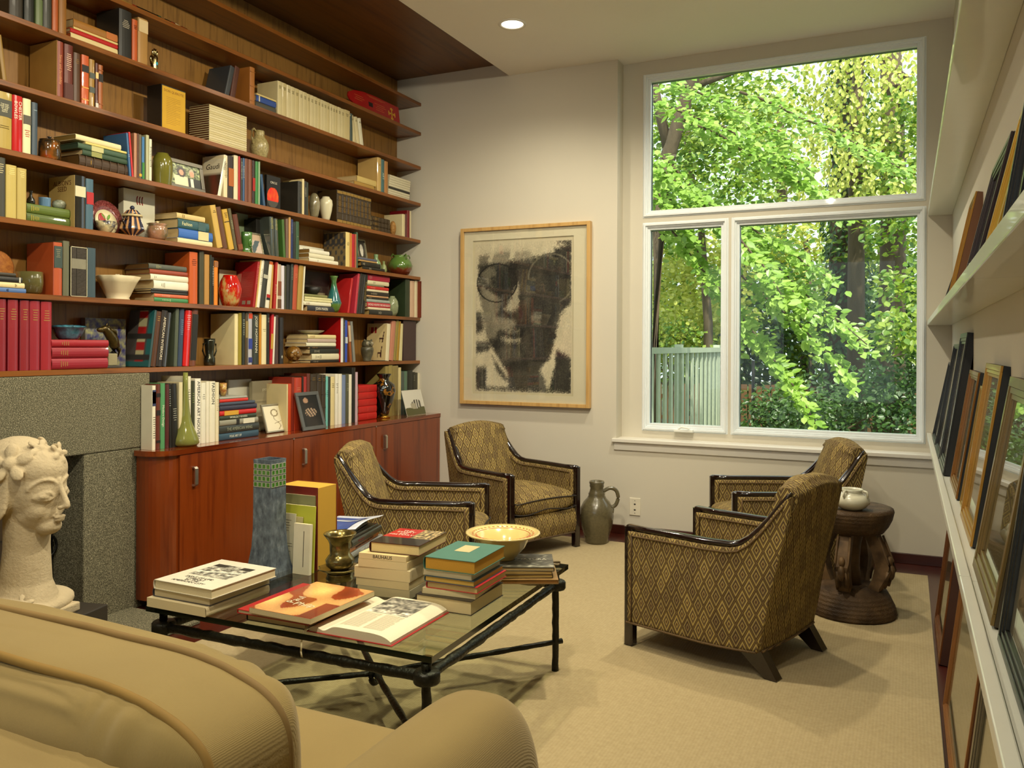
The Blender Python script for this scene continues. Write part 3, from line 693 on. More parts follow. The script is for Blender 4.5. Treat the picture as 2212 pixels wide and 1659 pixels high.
def painted(name, fn, par, org, U, V, nu, nv, rough=.5, coat=0):
    """a printed picture: grid org + u*U + v*V coloured by fn(u, v) -> srgb 0..1 triple, as colour attribute"""
    me = bpy.data.meshes.new(name); org, U, V = Vector(org), Vector(U), Vector(V)
    vs = [org+U*(i/nu)+V*(j/nv) for j in range(nv+1) for i in range(nu+1)]
    fs = [(j*(nu+1)+i, j*(nu+1)+i+1, (j+1)*(nu+1)+i+1, (j+1)*(nu+1)+i) for j in range(nv) for i in range(nu)]
    me.from_pydata(vs, [], fs); ca = me.color_attributes.new('ink', 'FLOAT_COLOR', 'POINT')
    lin = lambda x: x/12.92 if x <= .04045 else ((x+.055)/1.055)**2.4
    data = []
    for j in range(nv+1):
        for i in range(nu+1):
            c = fn(i/nu, j/nv); data += [lin(min(1, max(0, x))) for x in c]+[1]
    ca.data.foreach_set('color', data)
    k = ('ink', rough, coat)
    if k not in MC:
        q = N('printed_ink'); a = q.n('ShaderNodeVertexColor'); a.layer_name = 'ink'; q.base(a.outputs[0]); q.set(rough=rough, coat=coat); MC[k] = q.m
    me.materials.append(MC[k]); o = bpy.data.objects.new(name, me); COL.objects.link(o); o.parent = par; return o
def book_geo(par, d, t, h, col, pg='#d9c79c', rough=.45, coat=.15, hard=True, rnd=None, ax='up', rib=0):
    """spine at x=0 facing +x. 'up': thickness along y (0..t), height z. 'flat': thickness along z, length along y (0..h)"""
    ov = min(.003, t*.2) if hard else 0; bt = min(.0022, t*.18) if hard else .0006; r = min(t*.22, .006) if rnd is None else rnd
    def P(x, a, b): return (x, a, b) if ax == 'up' else (x, b, a)
    mb = MB(); n = 7; sec = []
    for i in range(n+1):
        a = -PI/2+PI*i/n; sec.append((r*math.cos(a), t/2+t/2*math.sin(a)))
    outer = [(-d, 0)]+[(x-r, y) for x, y in sec]+[(-d, t)]
    inner = [(-d, t-bt)]+[(max(x-r-bt, -d+.001), min(max(y, bt), t-bt)) for x, y in sec[::-1]]+[(-d, bt)]
    L0 = [P(x, y, 0) for x, y in outer+inner]; L1 = [P(x, y, h) for x, y in outer+inner]
    k = len(L0); ko = len(outer)
    mb.add(L0+L1, [(i, (i+1) % k, k+(i+1) % k, k+i) for i in range(k)], False)
    for i in range(ko-1): mb.add([L0[i], L0[i+1], L0[k-2-i], L0[k-1-i]], [(0, 1, 2, 3)], False); mb.add([L1[i], L1[i+1], L1[k-2-i], L1[k-1-i]], [(0, 3, 2, 1)], False)
    for j in range(rib):
        zz = h*(.12+.76*j/max(1, rib-1)); q0 = P(-r*.6, t*.04, zz-.002); q1 = P(.0018, t*.96, zz+.002)
        mb.box(*[v for a, b in zip(q0, q1) for v in (min(a, b), max(a, b))])
    c_ = mb.build('cover', plain(col, rough, 0, coat, .08), par, weld=True)
    mb = MB(); q0, q1 = P(-d+ov, bt+.0001, ov), P(-r-bt*.9, t-bt-.0001, h-ov)
    mb.box(*[v for a, b in zip(q0, q1) for v in (min(a, b), max(a, b))]); mb.build('page_block', pages(pg), par)
    return c_
def deco(par, t, h, ax, o):
    """lettering, bands and labels on the spine"""
    if ax == 'up': RD, RU = (0, 0, -1), (0, 1, 0); HX, HY = (0, 1, 0), (0, 0, 1); ctr = lambda f, off=0: (.0004, t/2+off, h*f)
    else: RD, RU = (0, 1, 0), (0, 0, 1); HX, HY = (0, 0, 1), (0, -1, 0); ctr = lambda f, off=0: (.0004, h*(1-f), t/2+off)
    for (f0, f1, c) in o.get('band', ()):
        mb = MB(); k = .04
        if ax == 'up': mb.box(-.002, .0003, t*k, t*(1-k), h*f0, h*f1)
        else: mb.box(-.002, .0003, h*(1-f1), h*(1-f0), t*k, t*(1-k))
        mb.build('spine_label', plain(c, .5, .6 if c == '#c8a040' else 0), par)
    if 't' in o:
        m_ = plain(o.get('tc', '#e8dcb8'), .5); f = o.get('tf', .5); mode = o.get('tm', 'v')
        if mode == 'v':
            for ln, off in zip(o['t'].split('|'), ((0,), (.22, -.22))[len(o['t'].split('|'))-1]):
                text(ln, min(o.get('ts', .8)*t*(1 if '|' not in o['t'] else .55), .03), m_, par, RD, RU, ctr(f, off*t), fit=h*o.get('tl', .8))
        else: text(o['t'].replace('|', '\n'), o.get('hs', .22)*t, m_, par, HX, HY, ctr(f), fit=t*.9)
    if 'dash' in o:   # worn gilt lettering too fine to read
        c, f, n = o['dash']; mb = MB(); random.seed(int(t*1e5)+n)
        for i in range(n):
            ff = f-.035*i; wd = t*random.uniform(.3, .6)
            if ax == 'up': mb.box(-.001, .0004, t/2-wd/2, t/2+wd/2, h*ff, h*ff+.003)
            else: mb.box(-.001, .0004, h*(1-ff)-.003, h*(1-ff), t/2-wd/2, t/2+wd/2)
        mb.build('gilt_lettering', plain(c, .35, .7), par)
def lab_of(base, sh):
    if sh is None: return base
    return base+(' on the cabinet top' if sh == 'C' else ' on the %s shelf' % ONAMES[sh])
def U(sh, x0, x1, yt, col, lab, h=None, lean=0, xf=-3.716, d=.175, z=None, cat='book', grp=None, gap=.0006, **o):
    """upright book from the left and right pixel of its spine foot and the pixel of its top"""
    zz = ZS[sh] if z is None else z
    xm = (x0+x1)/2
    ztop = zz+h if h else at(xm+lean, yt, 'x', xf).z
    py = at(xm, 800, 'x', xf)
    ya = at(x0, yt or 300, 'x', xf).y; yb = at(x1, yt or 300, 'x', xf).y
    t = yb-ya-gap; hh = ztop-zz
    lim = 9
    if sh in ZS_idx and sh > 0: lim = ZS[sh-1]-.026-zz-.006
    th = 0
    if lean:
        dy = at(x0+lean, yt, 'x', xf).y-ya; th = math.atan2(dy, hh); hh = hh/math.cos(th)-abs(t*math.sin(th))
    hh = min(hh, lim/math.cos(th)-abs(t*math.tan(th))*.9)
    piv = yb if th > 0 else ya
    r = empty('book', (xf, piv, zz+.0006), label=lab_of(lab, sh), cat=cat, group=grp)
    if th: r.rotation_euler = (-th, 0, 0)
    sub = r
    d = min(d, xf-XB-.006)
    par = r
    # geometry spans y 0..t ; when leaning right the pivot is its right foot
    off = -t if th > 0 else 0
    n0 = len(bpy.data.objects)
    kids = []
    c = book_geo(par, d, t, hh, col, o.get('pg', '#d9c79c'), o.get('rough', .45), o.get('coat', .2), o.get('hard', True), o.get('rnd'), 'up', o.get('rib', 0))
    deco(par, t, hh, 'up', o)
    if off:
        for k in r.children: k.location.y += off
    r['_t'] = t; r['_h'] = hh; r['_off'] = off; r['_d'] = d
    return r
ZS_idx = set(range(8))
def STK(sh, items, xf=-3.73, z=None, y0px=None, d=.20, grp=None):
    """pile of flat books, bottom first: (x0, x1, thickness px, colour, label, opts)"""
    zz = (ZS[sh] if z is None else z)+.0006; out = []
    for it in items:
        x0, x1, tp, col, lab = it[:5]; o = dict(it[5]) if len(it) > 5 else {}
        ya, yb = at(x0, 500, 'x', xf).y, at(x1, 500, 'x', xf).y
        xm = (x0+x1)/2; t = at(xm, 500, 'x', xf).z-at(xm, 500+tp, 'x', xf).z
        sk = o.get('in', 0)
        r = empty('book', (xf-sk, ya, zz), label=lab_of(lab, sh), cat='book', group=o.get('grp', grp))
        book_geo(r, min(o.get('d', d), xf-XB-.006-sk), t-.0006, yb-ya, col, o.get('pg', '#cdb684'), o.get('rough', .45), o.get('coat', .2), o.get('hard', True), o.get('rnd'), 'flat', o.get('rib', 0))
        deco(r, t-.0006, yb-ya, 'flat', o); zz += t; out.append(r)
        if o.get('rz'): r.rotation_euler.z = o['rz']
    return zz
ORD = ['first', 'second', 'third', 'fourth', 'fifth', 'sixth', 'seventh', 'eighth', 'ninth', 'tenth', 'eleventh', 'twelfth', 'thirteenth', 'fourteenth', 'fifteenth', 'sixteenth', 'seventeenth', 'eighteenth', 'nineteenth', 'twentieth', 'twenty-first']
# ---- shelf 2 (third from the top)
U(2, 20, 50, 0, '#2a2214', 'dark olive book farthest left', h=.24, dash=('#8a7440', .8, 2))
U(2, 52, 74, 0, '#15180f', 'black-green tall book beside a pale green spine', h=.245)
U(2, 77, 93, 0, '#5f6e44', 'pale green tall book with brown spine label', h=.235, band=[(.55, .68, '#3c1c10')])
U(2, 93, 112, 0, '#33332a', 'charcoal tall book left of an orange spine', h=.24)
U(2, 113, 126, 0, '#a8501a', 'orange tall book with its top out of view', h=.245)
U(2, 127, 144, 0, '#8a5a1c', 'brown tall book left of the flat pile', h=.24)
STK(2, [(151, 270, 16, '#d8c48c', 'cream flat book with blue oval at the bottom of its pile', dict(pg='#c0602c')),
        (150, 258, 9, '#b01210', 'red flat book second from bottom of its pile'),
        (157, 257, 5, '#d6bd7c', 'thin cream flat book under a boxed volume'),
        (157, 257, 17, '#9a6826', 'tan boxed volume lying topmost of the left pile', dict(band=[(.06, .30, '#b5682a')]))])
U(2, 259, 286, 23, '#1d1c18', 'thick black book with white stamped title', t='COLLECTED|STORIES', tm='h', tf=.72, hs=.2, tc='#e0d8c0') if False else U(2, 259, 286, 23, '#1d1c18', 'thick black book with white stamped title', dash=('#e0d8c0', .78, 5))
U(2, 287, 298.5, 43, '#b5521c', 'orange clothbound book beside the thick black book', dash=('#4a1c08', .85, 3))
U(2, 299.5, 321, 41, '#a37a3e', 'book in worn tan dust jacket beside the silver hand', band=[(.70, .97, '#cdb688')])
U(2, 486, 496, 143, '#33373a', 'slate blue book leaning right', lean=13)
U(2, 498, 509, 144, '#4c2412', 'dark brown book leaning right beside the slate one', lean=11)
U(2, 541, 551.5, 146, '#a06428', 'tan leather book with ribbed spine', rib=3, rnd=.005)
STK(2, [(551.5, 611, 15, '#45443a', 'grey flat book at the bottom of the short pile'), (552.5, 606, 13, '#26458c', 'blue flat book in the middle of the short pile', dict(band=[(.86, .90, '#d8d0b0')])), (553, 603, 4, '#cdb878', 'thin cream flat book on top of the blue one')], d=.15)
xs_ = [600.6, 610, 620, 629, 637.7, 647, 655.4, 663.8, 670.8, 678.6, 686.6, 693.2, 700, 706.4, 713.1, 718.8, 724.5, 730, 737.8, 744.3, 756.5]
for i in range(20):
    U(2, xs_[i], xs_[i+1], 176+(xs_[i]-600.6)*.435, ['#c9bb8c', '#c4b482', '#cdbf92'][i % 3], '%s from left of the long row of matching cream volumes' % ORD[i], grp='matching cream volumes', dash=('#6a5a30', .86, 3), rnd=.003)
U(2, 757.5, 763, 246, '#3c4a44', 'thin grey-green book between upright and leaning cream volumes')
for i, (a, b) in enumerate(((764, 771), (772, 779), (780, 787))):
    U(2, a, b, 248+3*i, ['#cdbf92', '#cfc296', '#d6d0b4'][i], '%s leaning cream volume at the right end of the row' % ORD[i], lean=-7, dash=('#6a5a30', .86, 2))
# ---- shelf 3 (fourth)
U(3, 7, 17, 74, '#8a6a2a', 'tan book at the left edge, leaning left', lean=-13)
U(3, 124, 138.5, 90, '#7c2e12', 'brown-red volume in a tan slipcase', d=.20, t='Sense and Sensibility', tc='#d0905c', ts=.5); b_ = [o for o in COL.objects if o.get('label', '').startswith('brown-red volume in a tan')][0]; mb = MB(); mb.box(-b_['_d'], -.0005, -.0022, -.0001, .0003, b_['_h']+.0015); mb.build('slipcase_side', plain('#a07838', .5), b_)
U(3, 140, 159.5, 97, '#5c1e0c', 'dark brown volume with silver title, second of the slipcases', band=[(.02, .30, '#4a1a0a')], dash=('#e8c8b0', .82, 9))
U(3, 160, 175, 115, '#4a2c10', 'plain dark brown book beside the slipcases', dash=('#8a6a40', .86, 3))
U(3, 177.5, 193, 120, '#b8501c', 'red and gold patterned spine with a black label', rnd=.004, band=[(.66, .8, '#141008'), (.34, .36, '#d8a040'), (.10, .12, '#d8a040')])
U(3, 194, 206, 129, '#94702a', 'tan spine with two grey-blue blocks', band=[(.60, .72, '#4a5048'), (.30, .42, '#4a5048')])
U(3, 207, 213.5, 137, '#4c1e16', 'thin maroon book with cream label and silver tassel', band=[(.66, .80, '#d8c080'), (.02, .12, '#c8c4b8')])
U(3, 214, 223.5, 141, '#94501c', 'orange-brown leather book with black title block', band=[(.62, .80, '#17120a')], rib=2)
b = U(3, 349, 401, 190, '#17120c', 'boxed volume with yellow front and black sides', cat='boxed book', d=.11, rnd=.001, hard=False)
mb = MB(); mb.box(-.001, .0012, .004, b['_t']-.002, .004, b['_h']-.006); mb.build('front_label', plain('#c09418', .5), b)
text('DON QUIXOTE', .020, plain('#7a4a10', .5), b, (0, 1, 0), (0, 0, 1), (.0016, b['_t']/2, b['_h']*.88), fit=b['_t']*.85)
mb = MB()
for i in range(16): mb.box(.0012, .0016, b['_t']*.2, b['_t']*(.78 if i % 4 else .6), b['_h']*(.14+.04*i), b['_h']*(.14+.04*i)+.0012)
mb.build('printed_lines', plain('#8a6412', .5), b)
STK(3, [(451, 532, 4.72, '#43220f' if False else ('#cfc193', '#c9ba88', '#d4c79c')[i % 3], ('%s cream-spined volume counting up the tall pile of matching books' % ORD[i]), dict(pg='#5a3018', rnd=.002, hard=True, grp='tall pile of matching cream volumes')) for i in range(17)], xf=-3.722, d=.16)
STK(3, [(765, 808, 10, '#a5823c', 'tan flat book under another near the right end'), (771, 816, 13, '#c4ac68', 'cream flat book lying on a tan one near the right end')], d=.19)
U(3, 816.5, 824.5, 341, '#c0a060', 'cream clothbound upright book right of the flat pair', dash=('#7a6030', .8, 2), d=.19)
U(3, 825, 831, 345, '#3f6668', 'teal upright book near the right end', t='ART', tm='v', tc='#c8d0b8', ts=.8)
U(3, 832, 839, 349, '#a8743c', 'tan-orange upright book near the right end')
STK(3, [(838+.4*i, 884+.3*i, 5.0, '#d3ccb0' if i != 3 else '#24221c', '%s from bottom of the thin white booklets at the right end' % ORD[i], dict(grp='pile of thin white booklets', hard=False, d=.14, pg='#cfc6a4')) for i in range(9)])
mb = MB(); r_ = empty('red_folder', (-3.80, at(645, 360, 'x', -3.80).y, ZS[3]+.0006), label='thin red folder lying near the middle of the fourth shelf', cat='folder')
mb.box(-.09, .07, -.085, .085, 0, .0045); mb.build('cover', plain('#b0201c', .4), r_); mb = MB(); mb.box(-.088, .068, -.083, .083, .0046, .0060); mb.build('sheet', plain('#a81c18', .4), r_)
# ---- shelf 4 (fifth)
U(4, -7, 27.5, 199, '#a8903e', 'thick tan book with dark title block at the far left', t='THE RISE|AND FALL|OF THE|THIRD|REICH', tm='h', tf=.72, hs=.13, tc='#e0d8b0', band=[(.57, .87, '#3a3a2a')], dash=('#5a4a1c', .4, 2))
U(4, 28, 50, 207, '#b40f12', 'glossy red book with white lettering, CHESTER', t='CHESTER|BOWLES', tf=.74, tl=.5, tc='#ece0c8', coat=.7, rough=.2)
U(4, 51, 68.5, 214, '#ddd2a4', 'cream book with small portrait on its spine', band=[(.54, .70, '#4a4436')], dash=('#a8342c', .42, 4))
U(4, 70, 83, 222, '#2e3f4c', 'slate blue book left of the lacquered jar', dash=('#8a9aa0', .85, 1))
STK(4, [(171, 283, 26, '#3c2812', 'thick brown leather book with gilt ornaments at bottom of pile', dict(rib=6, rnd=.012, pg='#5e4520', dash=('#c09438', .78, 1))),
        (178, 279, 12, '#2f4630', 'dark green flat book on the leather one', dict(band=[(.60, .82, '#8a8a4c')])),
        (168, 275, 12, '#3d5540', 'green flat book with cream lettering', dict(band=[(.50, .74, '#b8b47c')], pg='#3a4a38')),
        (184, 273, 5, '#d2c070', 'thin pale yellow flat book on the green ones', dict(hard=False)),
        (163, 261, 12, '#ddd0a0', 'cream flat book topmost of the green and brown pile', dict(pg='#8a7038', coat=.6, rnd=.006))], xf=-3.725, d=.17)
U(4, 281, 285.3, 287, '#34608c', 'thin blue book leaning left with white lettering', lean=-8, dash=('#e0e4e0', .5, 2))
U(4, 286, 290, 285, '#b8141c', 'thin red book leaning left', lean=-8)
U(4, 290.5, 297, 288, '#a87858', 'dusty pink book beside the leaning red one')
U(4, 297.3, 301, 289, '#54301c', 'narrow dark brown book')
U(4, 301.3, 307, 291, '#5a5038', 'narrow olive patterned book with yellow tag', band=[(.06, .12, '#e0a020')])
U(4, 307.7, 313, 296, '#2f6ca0', 'narrow book, blue above and green below', band=[(.02, .40, '#3a7a30')])
U(4, 316.5, 323, 292, '#a8a880', 'narrow pale green-grey book')
U(4, 323.5, 329, 301, '#d8d4b8', 'white magazine with black printed spine', hard=False, dash=('#2a2820', .8, 14))
b = U(4, 471, 478, 335, '#e2dac2', 'white-spined book leaning right, its cover signed in script', lean=15, d=.16, t='GAUDI', ts=.7, tf=.75, tl=.3, tc='#3a3428')
painted('cover_print', lambda u, v: (.30+.1*math.sin(9*u+5*v), .17, .10) if v < .55 else (.80, .76, .64), b, (-b['_d']+.002, b['_off']-.0006, .003), (b['_d']-.006, 0, 0), (0, 0, b['_h']-.006), 6, 12)
text('Gaudi', .05, plain('#2e2620', .5), b, (1, 0, 0), (0, 0, 1), (-b['_d']*.5, b['_off']-.0012, b['_h']*.72), fit=.13)
U(4, 484.5, 493, 336, '#d8caa0', 'cream book right of the one leaning', dash=('#6a5a3a', .8, 10))
U(4, 494, 506, 338, '#2a1a10', 'dark spine with flame-coloured picture', band=[(.30, .72, '#a85a1c')])
U(4, 506.5, 515.5, 336, '#d4cba6', 'cream paperback beside a thin red spine', hard=False)
U(4, 516, 520, 338, '#a81018', 'thin red spine')
U(4, 520.7, 525, 342, '#23221e', 'thin black spine with white lettering', dash=('#d8d0b8', .9, 12))
U(4, 525.3, 529.6, 342, '#2f547c', 'thin blue spine with white lettering', dash=('#d8d0b8', .8, 8))
U(4, 530, 537.4, 343, '#6a3820', 'left of two brown matching spines')
U(4, 538, 545.4, 345, '#74422a', 'right of two brown matching spines')
U(4, 546.2, 552, 347, '#301410', 'black and red spine', band=[(.3, .6, '#a01c10')])
U(4, 553, 559, 349, '#2f7a38', 'bright green spine')
U(4, 559.3, 562.6, 349, '#8fa884', 'very thin pale green spine')
U(4, 570, 575, 376, '#2c4c6c', 'blue book leaning left beside the black cover', lean=-7)
b = U(4, 569+7, 606, 381, '#14120e', 'black cover showing a red and orange disc, facing out', cat='book', xf=-3.76, d=.02, hard=False, rnd=.0005)
def circ(u, v):
    x, y = (u-.45)/.42, (v-.36)/.30; r = math.hypot(x, y)
    if r < 1: return (.85, .22+.25*noise.noise(Vector((u*6, v*6, 0))), .05) if v > .24 else (.28, .27, .24)
    return (.07, .06, .05)
painted('cover_print', circ, b, (.0006, .001, .001), (0, b['_t']-.002, 0), (0, 0, b['_h']-.002), 40, 50)
text('CIRCLE', .020, plain('#d8d0bc', .5), b, (0, 1, 0), (0, 0, 1), (.0012, b['_t']*.5, b['_h']*.80), fit=b['_t']*.8)
U(4, 645, 653.5, 392, '#25241e', 'tall black book right of the red disc cover', dash=('#6a6858', .9, 12))
U(4, 654, 658.3, 387, '#d8c894', 'thin cream spine beside a tall black book')
U(4, 658.8, 662.8, 392, '#1c1b16', 'thin black spine left of the grey vase', dash=('#c8c0a8', .8, 8))
U(4, 663, 667, 394, '#242c1c', 'thin dark green spine left of the grey vase')
xs_ = [728.6, 740.2, 749, 757, 764.2, 771.8, 779, 786.6, 794.4, 802]
for i in range(9):
    U(4, xs_[i], xs_[i+1], 411+2.2*i, '#35260f', '%s from left of the brown gilt leather set' % ORD[i], grp='brown gilt leather set', rib=5, rnd=.004, band=[(.02, .10, '#8a6c2c'), (.90, .98, '#8a6c2c')], dash=('#a88438', .8, 14))
STK(4, [(803, 842.5, 10.6, '#35260f', '%s of three gilt leather volumes lying flat' % n_, dict(rib=5, rnd=.004, dash=('#a88438', .9, 8), grp='gilt leather volumes lying flat')) for n_ in ('lowest', 'middle', 'topmost')], d=.15)
U(4, 870, 876, 463, '#cfc296', 'cream book with broad pale side near the right end', d=.18)
U(4, 876.5, 880, 462, '#5a2c28', 'narrow dull pink spine near the right end')
U(4, 880.5, 886, 455, '#6e0c12', 'dark red tall book near the right end')
U(4, 886.3, 889, 456, '#c8bc98', 'thin pale spine at the right end')
# ---- shelf 5 (sixth)
U(5, -9, 13.5, 340, '#38362a', 'thick charcoal book at the far left', dash=('#c8bc90', .88, 5))
U(5, 14.3, 37.5, 357, '#b8a456', 'left of two cream volumes with gilt titles', dash=('#e8d890', .93, 4))
U(5, 38.3, 59, 364, '#b09c52', 'right of two cream volumes with gilt titles', dash=('#e8d890', .93, 4))
zg = STK(5, [(58, 161.5, 20, '#4c5c20', 'lower of two olive green gilt volumes lying flat', dict(rnd=.008, dash=('#c0aa48', .9, 5))), (58, 161.5, 20, '#52641f', 'upper of two olive green gilt volumes lying flat', dict(rnd=.008, dash=('#c0aa48', .9, 5)))], xf=-3.745, d=.16)
b = U(5, 162, 186.5, 380, '#1f1d18', 'thick black dust-jacketed book with cream cover side', t='', coat=.8, rough=.15, band=[(.60, .80, '#c8c09c'), (.30, .31, '#c8c0a8')], d=.19) if False else U(5, 162, 186.5, 380, '#1f1d18', 'thick black dust-jacketed book with cream cover side', coat=.8, rough=.15, band=[(.60, .80, '#c8c09c')], d=.19)
mb = MB(); mb.box(-b['_d'], -.001, -.0012, .0, 0.001, b['_h']-.001); mb.build('jacket_side', plain('#b49a5c', .5), b)
text("ALBION'S\nSEED", .034, plain('#5a2e14', .5), b, (1, 0, 0), (0, 0, 1), (-b['_d']*.48, -.0016, b['_h']*.80), fit=.14)
U(5, 187, 203.5, 387, '#3d5c6c', 'slate blue cloth book with red label', band=[(.50, .74, '#a81c20')])
STK(5, [(384, 459, 12, '#d8ca9c', 'cream flat book under the blue one', dict(d=.18)), (386.5, 460, 20.5, '#1f5aa8', 'bright blue flat book with picture on its spine', dict(coat=.6, rnd=.008, band=[(.13, .44, '#cfc490')], d=.18)),
        (385, 452, 20, '#1f4a4c', 'dark teal flat book titled Fashion', dict(t='Fashion', tc='#e0d8a0', ts=.62, tf=.72, tl=.42, coat=.4, rnd=.008, d=.18, band=[(.12, .36, '#3c5858')])), (382, 443, 12, '#cbb478', 'cream flat book topmost of the Fashion pile', dict(d=.18, dash=('#8a6a34', .8, 3)))])
U(5, 471, 483, 441, '#b8902c' if False else '#c2a050', 'wide yellow-tan book leaning left', lean=-17, dash=('#4a3414', .86, 2), d=.19)
U(5, 483.5, 494, 445, '#5c3820', 'brown book leaning left between two yellow ones', lean=-17, d=.18)
U(5, 496.5, 508, 450, '#c09a38', 'mustard book with black rule, leaning left', lean=-17, band=[(.68, .70, '#2a1c0c')], dash=('#5a4414', .9, 4), d=.18)
U(5, 508.7, 515, 449, '#565034', 'grey-olive book leaning left', lean=-16, dash=('#b0a880', .7, 6), d=.18)
U(5, 516.5, 527, 461, '#5a2a14', 'reddish brown book leaning left beside the green pot', lean=-14, d=.18, band=[(.04, .18, '#7c4420')])
U(5, 586.5, 595.6, 468, '#39403a', 'left of two dark books in shiny jackets with gilt titles', lean=-4, coat=.8, rough=.15, dash=('#c0b868', .95, 8), d=.19)
U(5, 596.5, 604.5, 472, '#3c433c', 'right of two dark books in shiny jackets with gilt titles', lean=-4, coat=.8, rough=.15, dash=('#c0b868', .95, 8), d=.18)
U(5, 613.6, 618.6, 474, '#3f6428', 'grass green book leaning slightly', lean=-4, d=.19)
U(5, 619.4, 624.8, 473, '#6a5244', 'mottled brown spine beside a green book', lean=-1)
U(5, 625.2, 628.8, 469, '#c09458', 'thin tan spine')
U(5, 629.4, 634.4, 474, '#1c2c5c', 'navy blue spine', dash=('#8890b0', .9, 8))
U(5, 635, 640, 480, '#1c241e', 'near-black spine left of a green one')
U(5, 640.5, 647.4, 479, '#2f4f34', 'dark green spine left of the white pile', dash=('#b0b088', .6, 1))
STK(5, [(668, 731, 9.5, '#ddd8c0', 'lowest white book of the pale curved pile', dict(dash=('#7c7458', .7, 1))), (668, 722, 9.5, '#d8d2b4', 'middle white book of the pale curved pile', dict(pg='#8c6a34')), (669, 712, 9, '#dcd8c4', 'uppermost white book of the pale curved pile', dict(pg='#8c6a34'))], d=.17)
b = U(5, 649, 701, 531, '#dfdcc8', 'white book standing behind the pale pile, titled in grey capitals', xf=-3.87, d=.03, h=.13, hard=False)
text('THE STATE OF THE ART', .020, plain('#5c5844', .5), b, (0, 1, 0), (0, 0, 1), (.0006, b['_t']/2, b['_h']*.80), fit=b['_t']*.9)
b = U(5, 747.5, 757, 502, '#d8c27c', 'cream-spined book with blue patterned side', d=.20, dash=('#8a7444', .7, 3))
painted('cover_print', lambda u, v: (.22, .22, .22) if (math.sin(u*25)*math.sin(v*19) > .1) ^ (v > .6) else (.45, .38, .24), b, (-b['_d'], -.0006, .002), (b['_d']-.003, 0, 0), (0, 0, b['_h']-.004), 24, 24)
U(5, 757.5, 761, 504, '#c07828', 'thin orange spine'); U(5, 761.5, 767.5, 506, '#a81424', 'crimson spine'); U(5, 768, 770.4, 506, '#b06040', 'very thin tan-red spine'); U(5, 770.6, 774, 502, '#3c5c44', 'thin green spine left of the silver frame')
zs5 = STK(5, [(784, 832, 7.5, '#191812', 'lower black flat book with white lettering', dict(dash=('#d8d0b8', .7, 3), pg='#9a7a40')), (781, 823, 9.5, '#1d1c16', 'upper black flat book with white lettering', dict(dash=('#d8d0b8', .9, 3), pg='#9a7a40')), (776, 815, 3.5, '#b08c58', 'thin tan booklet between black and grey ones', dict(hard=False)), (773, 815, 5, '#54586c', 'grey-blue thin book topmost below the silver frame', {})], d=.17)
# ---- shelf 6 (seventh)
STK(6, [(-12, 57, 10.5, '#4a6ca0', 'blue flat book at the bottom of the far left pile', dict(dash=('#20284c', .6, 2))), (-12, 54, 12, '#d6c490', 'cream flat book with script title at far left', dict(dash=('#8a7848', .3, 2))), (-12, 49, 12.5, '#1a1a18', 'black glossy flat book in the far left pile', dict(coat=.7, band=[(.06, .12, '#b8b8a8')])), (-12, 35, 8, '#332c20', 'dark brown flat book topmost of the far left pile')])
U(6, 117, 136, 524, '#a84a20', 'thick orange-red book with teal label', d=.20, band=[(.52, .93, '#33433e')], dash=('#a09878', .86, 5))
U(6, 137.5, 151.5, 521, '#5c5c44', 'olive grey tall book beside an orange one')
b = U(6, 152.5, 188.5, 534, '#16130e', 'slipcase holding two worn black leather volumes', cat='boxed books', d=.17, rnd=.0005, hard=False)
for k, (a, c) in enumerate(((.05, .33), (.36, .93))):
    mb = MB(); t_ = b['_t']; mb.box(-.02, .0015, t_*a, t_*c, .004, b['_h']-.006); mb.build('volume', plain('#2c2418', .6, 0, 0, .5, .5, 80), b)
mb = MB(); mb.box(.0010, .0024, b['_t']*.06, b['_t']*.92, b['_h']*.56, b['_h']*.76); mb.build('worn_label', plain('#7c7864', .6, 0, 0, .3), b)
mb = MB(); t_ = b['_t']; h_ = b['_h']; mb.box(-.001, .0026, 0, t_*.03, 0, h_); mb.box(-.001, .0026, t_*.97, t_, 0, h_); mb.box(-.001, .0026, 0, t_, h_-.003, h_); mb.box(-.001, .0026, 0, t_, 0, .003); mb.build('case_edge', plain('#c0b898', .5), b)
U(6, 189.5, 208.5, 536, '#33464e', 'slate blue book right of the slipcase')
STK(6, [(334, 424, 9.5, '#3a7c48', 'green magazines at the bottom of the pile beside the bowl', dict(hard=False, dash=('#d8d8a8', .8, 6))), (334, 420, 8, '#c0603a', 'orange thin book in the pile beside the bowl', dict(hard=False, dash=('#d8b090', .8, 6))), (327, 417, 5, '#20201a', 'lower thin black book in the pile beside the bowl'), (327, 417, 5, '#1c1c18', 'upper thin black book in the pile beside the bowl'),
        (333, 417, 18, '#ddd8c2', 'thick white book in the pile beside the bowl', dict(dash=('#8a8468', .8, 3), rnd=.006)), (326, 413, 13, '#d8d2b8', 'white book above the thick white one', dict(dash=('#9a9478', .9, 2))), (324, 407, 10, '#8c3a1c', 'rust red flat book near the top of its pile', dict(pg='#8a6a3c')), (322, 404, 12, '#4e5044', 'grey gilt flat book topmost of its pile', dict(rnd=.007, pg='#6a4c28', dash=('#b8b07c', .8, 4)))], d=.19)
U(6, 411, 428.5, 545, '#b8521a', 'wide orange book right of the tall pile', d=.20, dash=('#4a1c0c', .85, 4))
U(6, 432.5, 442.5, 541, '#3c3a24', 'dark olive tall book'); U(6, 443.3, 454, 550, '#a87c3c', 'tan box-like book'); U(6, 454.8, 458.2, 551, '#242c20', 'thin dark green spine'); U(6, 458.6, 463, 556, '#191814', 'thin black spine with white lettering', dash=('#e0d8c0', .8, 12))
U(6, 463.6, 472, 564, '#d07a1c', 'amber orange spine left of the red vase', band=[(.86, .99, '#8a5a34')])
